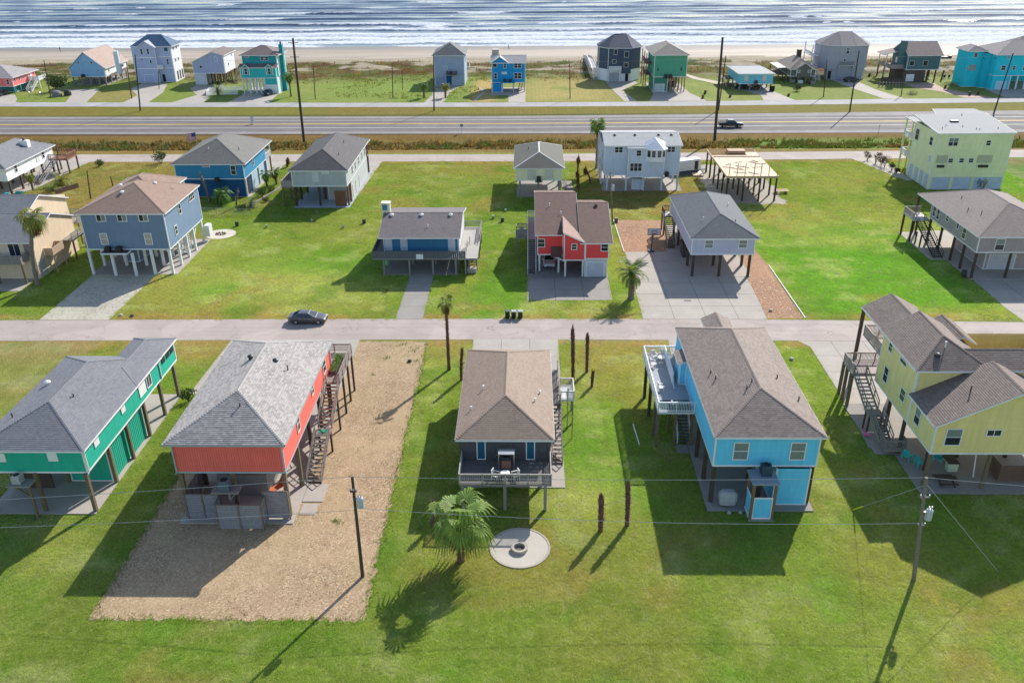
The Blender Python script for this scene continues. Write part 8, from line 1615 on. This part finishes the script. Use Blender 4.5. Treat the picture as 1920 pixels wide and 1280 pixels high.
for i, (px, py, l) in enumerate(((227, 592, 'pale stone at the corner of the slate blue house drive'), (248, 593, 'dark stone on the verge right of the slate blue house drive'), (1445, 583, 'pale stone on the gravel strip beside the street'), (1484, 674, 'pale cloth or stone on the lawn right of the sky blue house'), (768, 678, 'small dark lump on the tan gravel lot'))):
    p = survey(px, py); tag(build((lambda b: (b.lathe([(.18, -.02), (.28, .1), (.2, .25), (.03, .3)], 7, (p.x, p.y)), b)[1])(MB()), 'stone', concrete('pale_stone2', (.48,.44,.36)) if i not in (1, 4) else concrete('dark_stone', (.07,.06,.05))), l, 'stone')
tag(build((lambda b: (b.box(21.1, 22.0, 105.0, 105.5, .02, .06), b)[1])(MB()), 'drain_cover', DARK), 'dark rectangular drain cover in the wide concrete drive', 'drain cover')
p0 = survey(1190, 795); p1 = survey(1194, 820); tag(build((lambda b: (b.tube([(11.0, 70.4, .06), (10.6, 72.9, .9)], .06, 6), b)[1])(MB()), 'white_pipe', WHITE), 'white pipe standing on the shaded lawn left of the sky blue house', 'pipe')
b = MB(); b.tube([(4.05, 73.7, 0), (4.05, 73.7, 4.6)], .06, 7); tag(build(b, 'lamp_post', GALV), 'thin grey pole beside the small platform of the dark house', 'pole'); b = MB(); b.tube([(4.45, 71.6, 0), (4.45, 71.6, 2.6)], .05, 7); tag(build(b, 'lamp_post', GALV), 'short thin grey pole on the lawn beside the dark house stair', 'pole')
t = thing('bench', 'yellow wooden bench in the shade gap between the sky blue and yellow houses', 'bench', (26.4, 73.2, 0)); b = MB(); b.box(25.7, 27.1, 72.9, 73.5, .42, .48); build(b, 'seat', paint('yellow_bench', (.55,.42,.06)), t)
for x in (25.9, 26.9): b = MB(); b.beam((x-.2, 72.9, 0), (x+.1, 73.2, .42), .08); b.beam((x+.2, 73.5, 0), (x-.1, 73.2, .42), .08); build(b, 'leg', paint('yellow_bench', (.55,.42,.06)), t)
t = thing('lounge_chair', 'orange folding lounge chair under the coral house', 'chair', (-22.6, 62.8, .1)); OR = paint('orange_plastic', (.62,.16,.06)); b = MB(); b.beam((-23.1, 62.2, .45), (-22.4, 63.0, .5), .7, .07); build(b, 'seat', OR, t); b = MB(); b.beam((-22.4, 63.0, .5), (-22.0, 63.5, 1.35), .7, .07); build(b, 'backrest', OR, t)
for x, y in ((-23.2, 62.3), (-22.8, 61.9), (-22.5, 63.2), (-22.1, 62.9)): b = MB(); b.box(x-.03, x+.03, y-.03, y+.03, .1, .45); build(b, 'leg', OR, t)
t = thing('covered_tank', 'pair of grey covered round tanks beside the pole in the beach row', 'tank', (-135.9, 251.4, 0))
for x, y, r_, m_ in ((-136.4, 250.9, 1.3, plain('grey_cover', (.17,.16,.17), .7)), (-133.9, 252.3, 1.0, DARK)): b = MB(); b.lathe([(r_, 0), (r_*1.02, 1.0), (r_*.8, 1.5), (.1, 1.75)], 14, (x, y)); build(b, 'tank_body', m_, t)
for i, (x, y) in enumerate(((-144.4, 250.9), (-140.7, 249.8), (56.6, 245.0), (73.2, 246.3), (121.3, 256.7), (123.6, 246.3), (126.1, 246.8), (50.6, 250.2), (48.7, 243.4), (106.8, 277.5))):
    l = ['white mailbox before the salmon pink beach house', 'mailbox before the light blue beach house', 'dark lump on the lawn left of the aqua house', 'dark lump on the lawn right of the aqua house', 'dark stump on the lawn before the turquoise house', 'left dark tree stump near the beach street', 'right dark tree stump near the beach street', 'dark crooked yard figure between the green and aqua houses', 'red brown yard figure between the green and aqua houses', 'dark barrel right of the dove grey house'][i]
    if i < 2: t = thing('mailbox', l, 'mailbox', (x, y, 0)); b = MB(); b.box(x-.06, x+.06, y-.06, y+.06, 0, 1.05); build(b, 'mailbox_post', GREYW, t); b = MB(); b.box(x-.15, x+.15, y-.3, y+.3, 1.05, 1.3); b.tube([(x, y-.3, 1.3), (x, y+.3, 1.3)], .15, 10); build(b, 'letter_box', WHITE if i == 0 else GALV, t)
    else: t = thing('yard_stump', l, 'stump', (x, y, 0)); b = MB(); b.tube([(x, y, -.05), (x+.15, y, .5), (x-.05, y, 1.0 if i > 3 else .6)], [.4, .35, .25], 8); b.tube([(x, y, .5), (x+.5, y, .95)], [.15, .08], 6); build(b, 'stump_wood', POSTD if i != 8 else BDR, t)
for i, x in enumerate((128.2, 129.6, 131.2)): t = thing('deck_chair', ['leftmost', 'middle', 'rightmost'][i]+' of three dark chairs on the sand between slate green and turquoise houses', 'chair', (x, 272.8, 0)); b = MB(); b.box(x-.35, x+.35, 272.5, 273.1, .4, .48); build(b, 'seat', DARK, t); b = MB(); b.box(x-.35, x+.35, 273.0, 273.1, .48, 1.2); build(b, 'backrest', DARK, t); b = MB(); [b.box(x+a-.03, x+a+.03, 272.55+c, 272.6+c, 0, .4) for a in (-.3, .3) for c in (0, .45)]; build(b, 'legs', DARK, t)
tag(build((lambda b: (b.tube([(126.2, 270.5, -.1), (126.4, 270.5, 2.9)], [.28, .22], 8), b)[1])(MB()), 'timber_post', POSTD), 'thick dark timber post left of the yellow green palm', 'post')
b = MB()
for i in range(9): x = 103.5+i*.95; b.box(x-.1, x+.1, 259.6, 259.9, 0, 1.5)
b.box(103.2, 111.5, 259.7, 259.8, 1.1, 1.25); tag(build(b, 'yard_fence', GREYW), 'dark post and rail fence before the block wall of the slate green house', 'fence')
# two walkers on the sand
def walker(label, x, y, z, cloth, hair, rot):
    t = thing('person', label, 'person', (x, y, z), None); WP[t.name] = Vector((0,0,0))
    J = [(0,0,.93),(0,0,1.12),(0,0,1.38),(0,.01,1.52),(0,.02,1.66),(0,.02,1.76),(.19,0,1.40),(.24,.10,1.12),(.22,.26,.93),(-.19,0,1.40),(-.24,-.08,1.12),(-.23,-.04,.86),(.10,0,.88),(.11,.20,.50),(.11,.10,.07),(.11,.24,.03),(-.10,0,.88),(-.11,-.10,.48),(-.11,-.34,.12),(-.11,-.24,.03)]
    E_ = [(0,1),(1,2),(2,3),(3,4),(4,5),(2,6),(6,7),(7,8),(2,9),(9,10),(10,11),(0,12),(12,13),(13,14),(14,15),(0,16),(16,17),(17,18),(18,19)]
    RA = [.15,.14,.16,.06,.095,.07,.065,.05,.035,.065,.05,.035,.10,.07,.045,.04,.10,.07,.045,.04]
    me = bpy.data.meshes.new('body'); me.from_pydata(J, E_, []); o = link('body', me, (0,0,0), t); me.materials.append(cloth)
    sk = o.modifiers.new('Skin', 'SKIN'); me.skin_vertices[0].data[0].use_root = True
    for i, r_ in enumerate(RA): me.skin_vertices[0].data[i].radius = (r_, r_*.85)
    o.modifiers.new('Sub', 'SUBSURF').levels = 1
    b = MB(); b.lathe([(.06, 1.58), (.125, 1.66), (.115, 1.78), (.03, 1.83)], 10, (0, -.02)); build(b, 'hair', hair, t)
    b = MB(); b.box(-.07, .07, .085, .115, 1.6, 1.72); b.box(-.015, .015, .11, .14, 1.64, 1.68); build(b, 'face', plain('skin_tone', (.42,.26,.18), .6), t)
    t.location = (x, y, z); t.rotation_euler = (0, 0, rot)
walker('person in dark clothes walking on the sand at the far left', -180.9, 342.8, float(beach_z(np.array([-180.9]), np.array([342.8]))[0])-.02, plain('dark_clothes', (.03,.035,.05), .8), DARK, 1.2); walker('person in grey clothes walking on the sand beyond the bright blue house', -7.2, 343.3, float(beach_z(np.array([-7.2]), np.array([343.3]))[0])-.02, plain('grey_clothes', (.12,.12,.13), .8), DARK, -1.4)
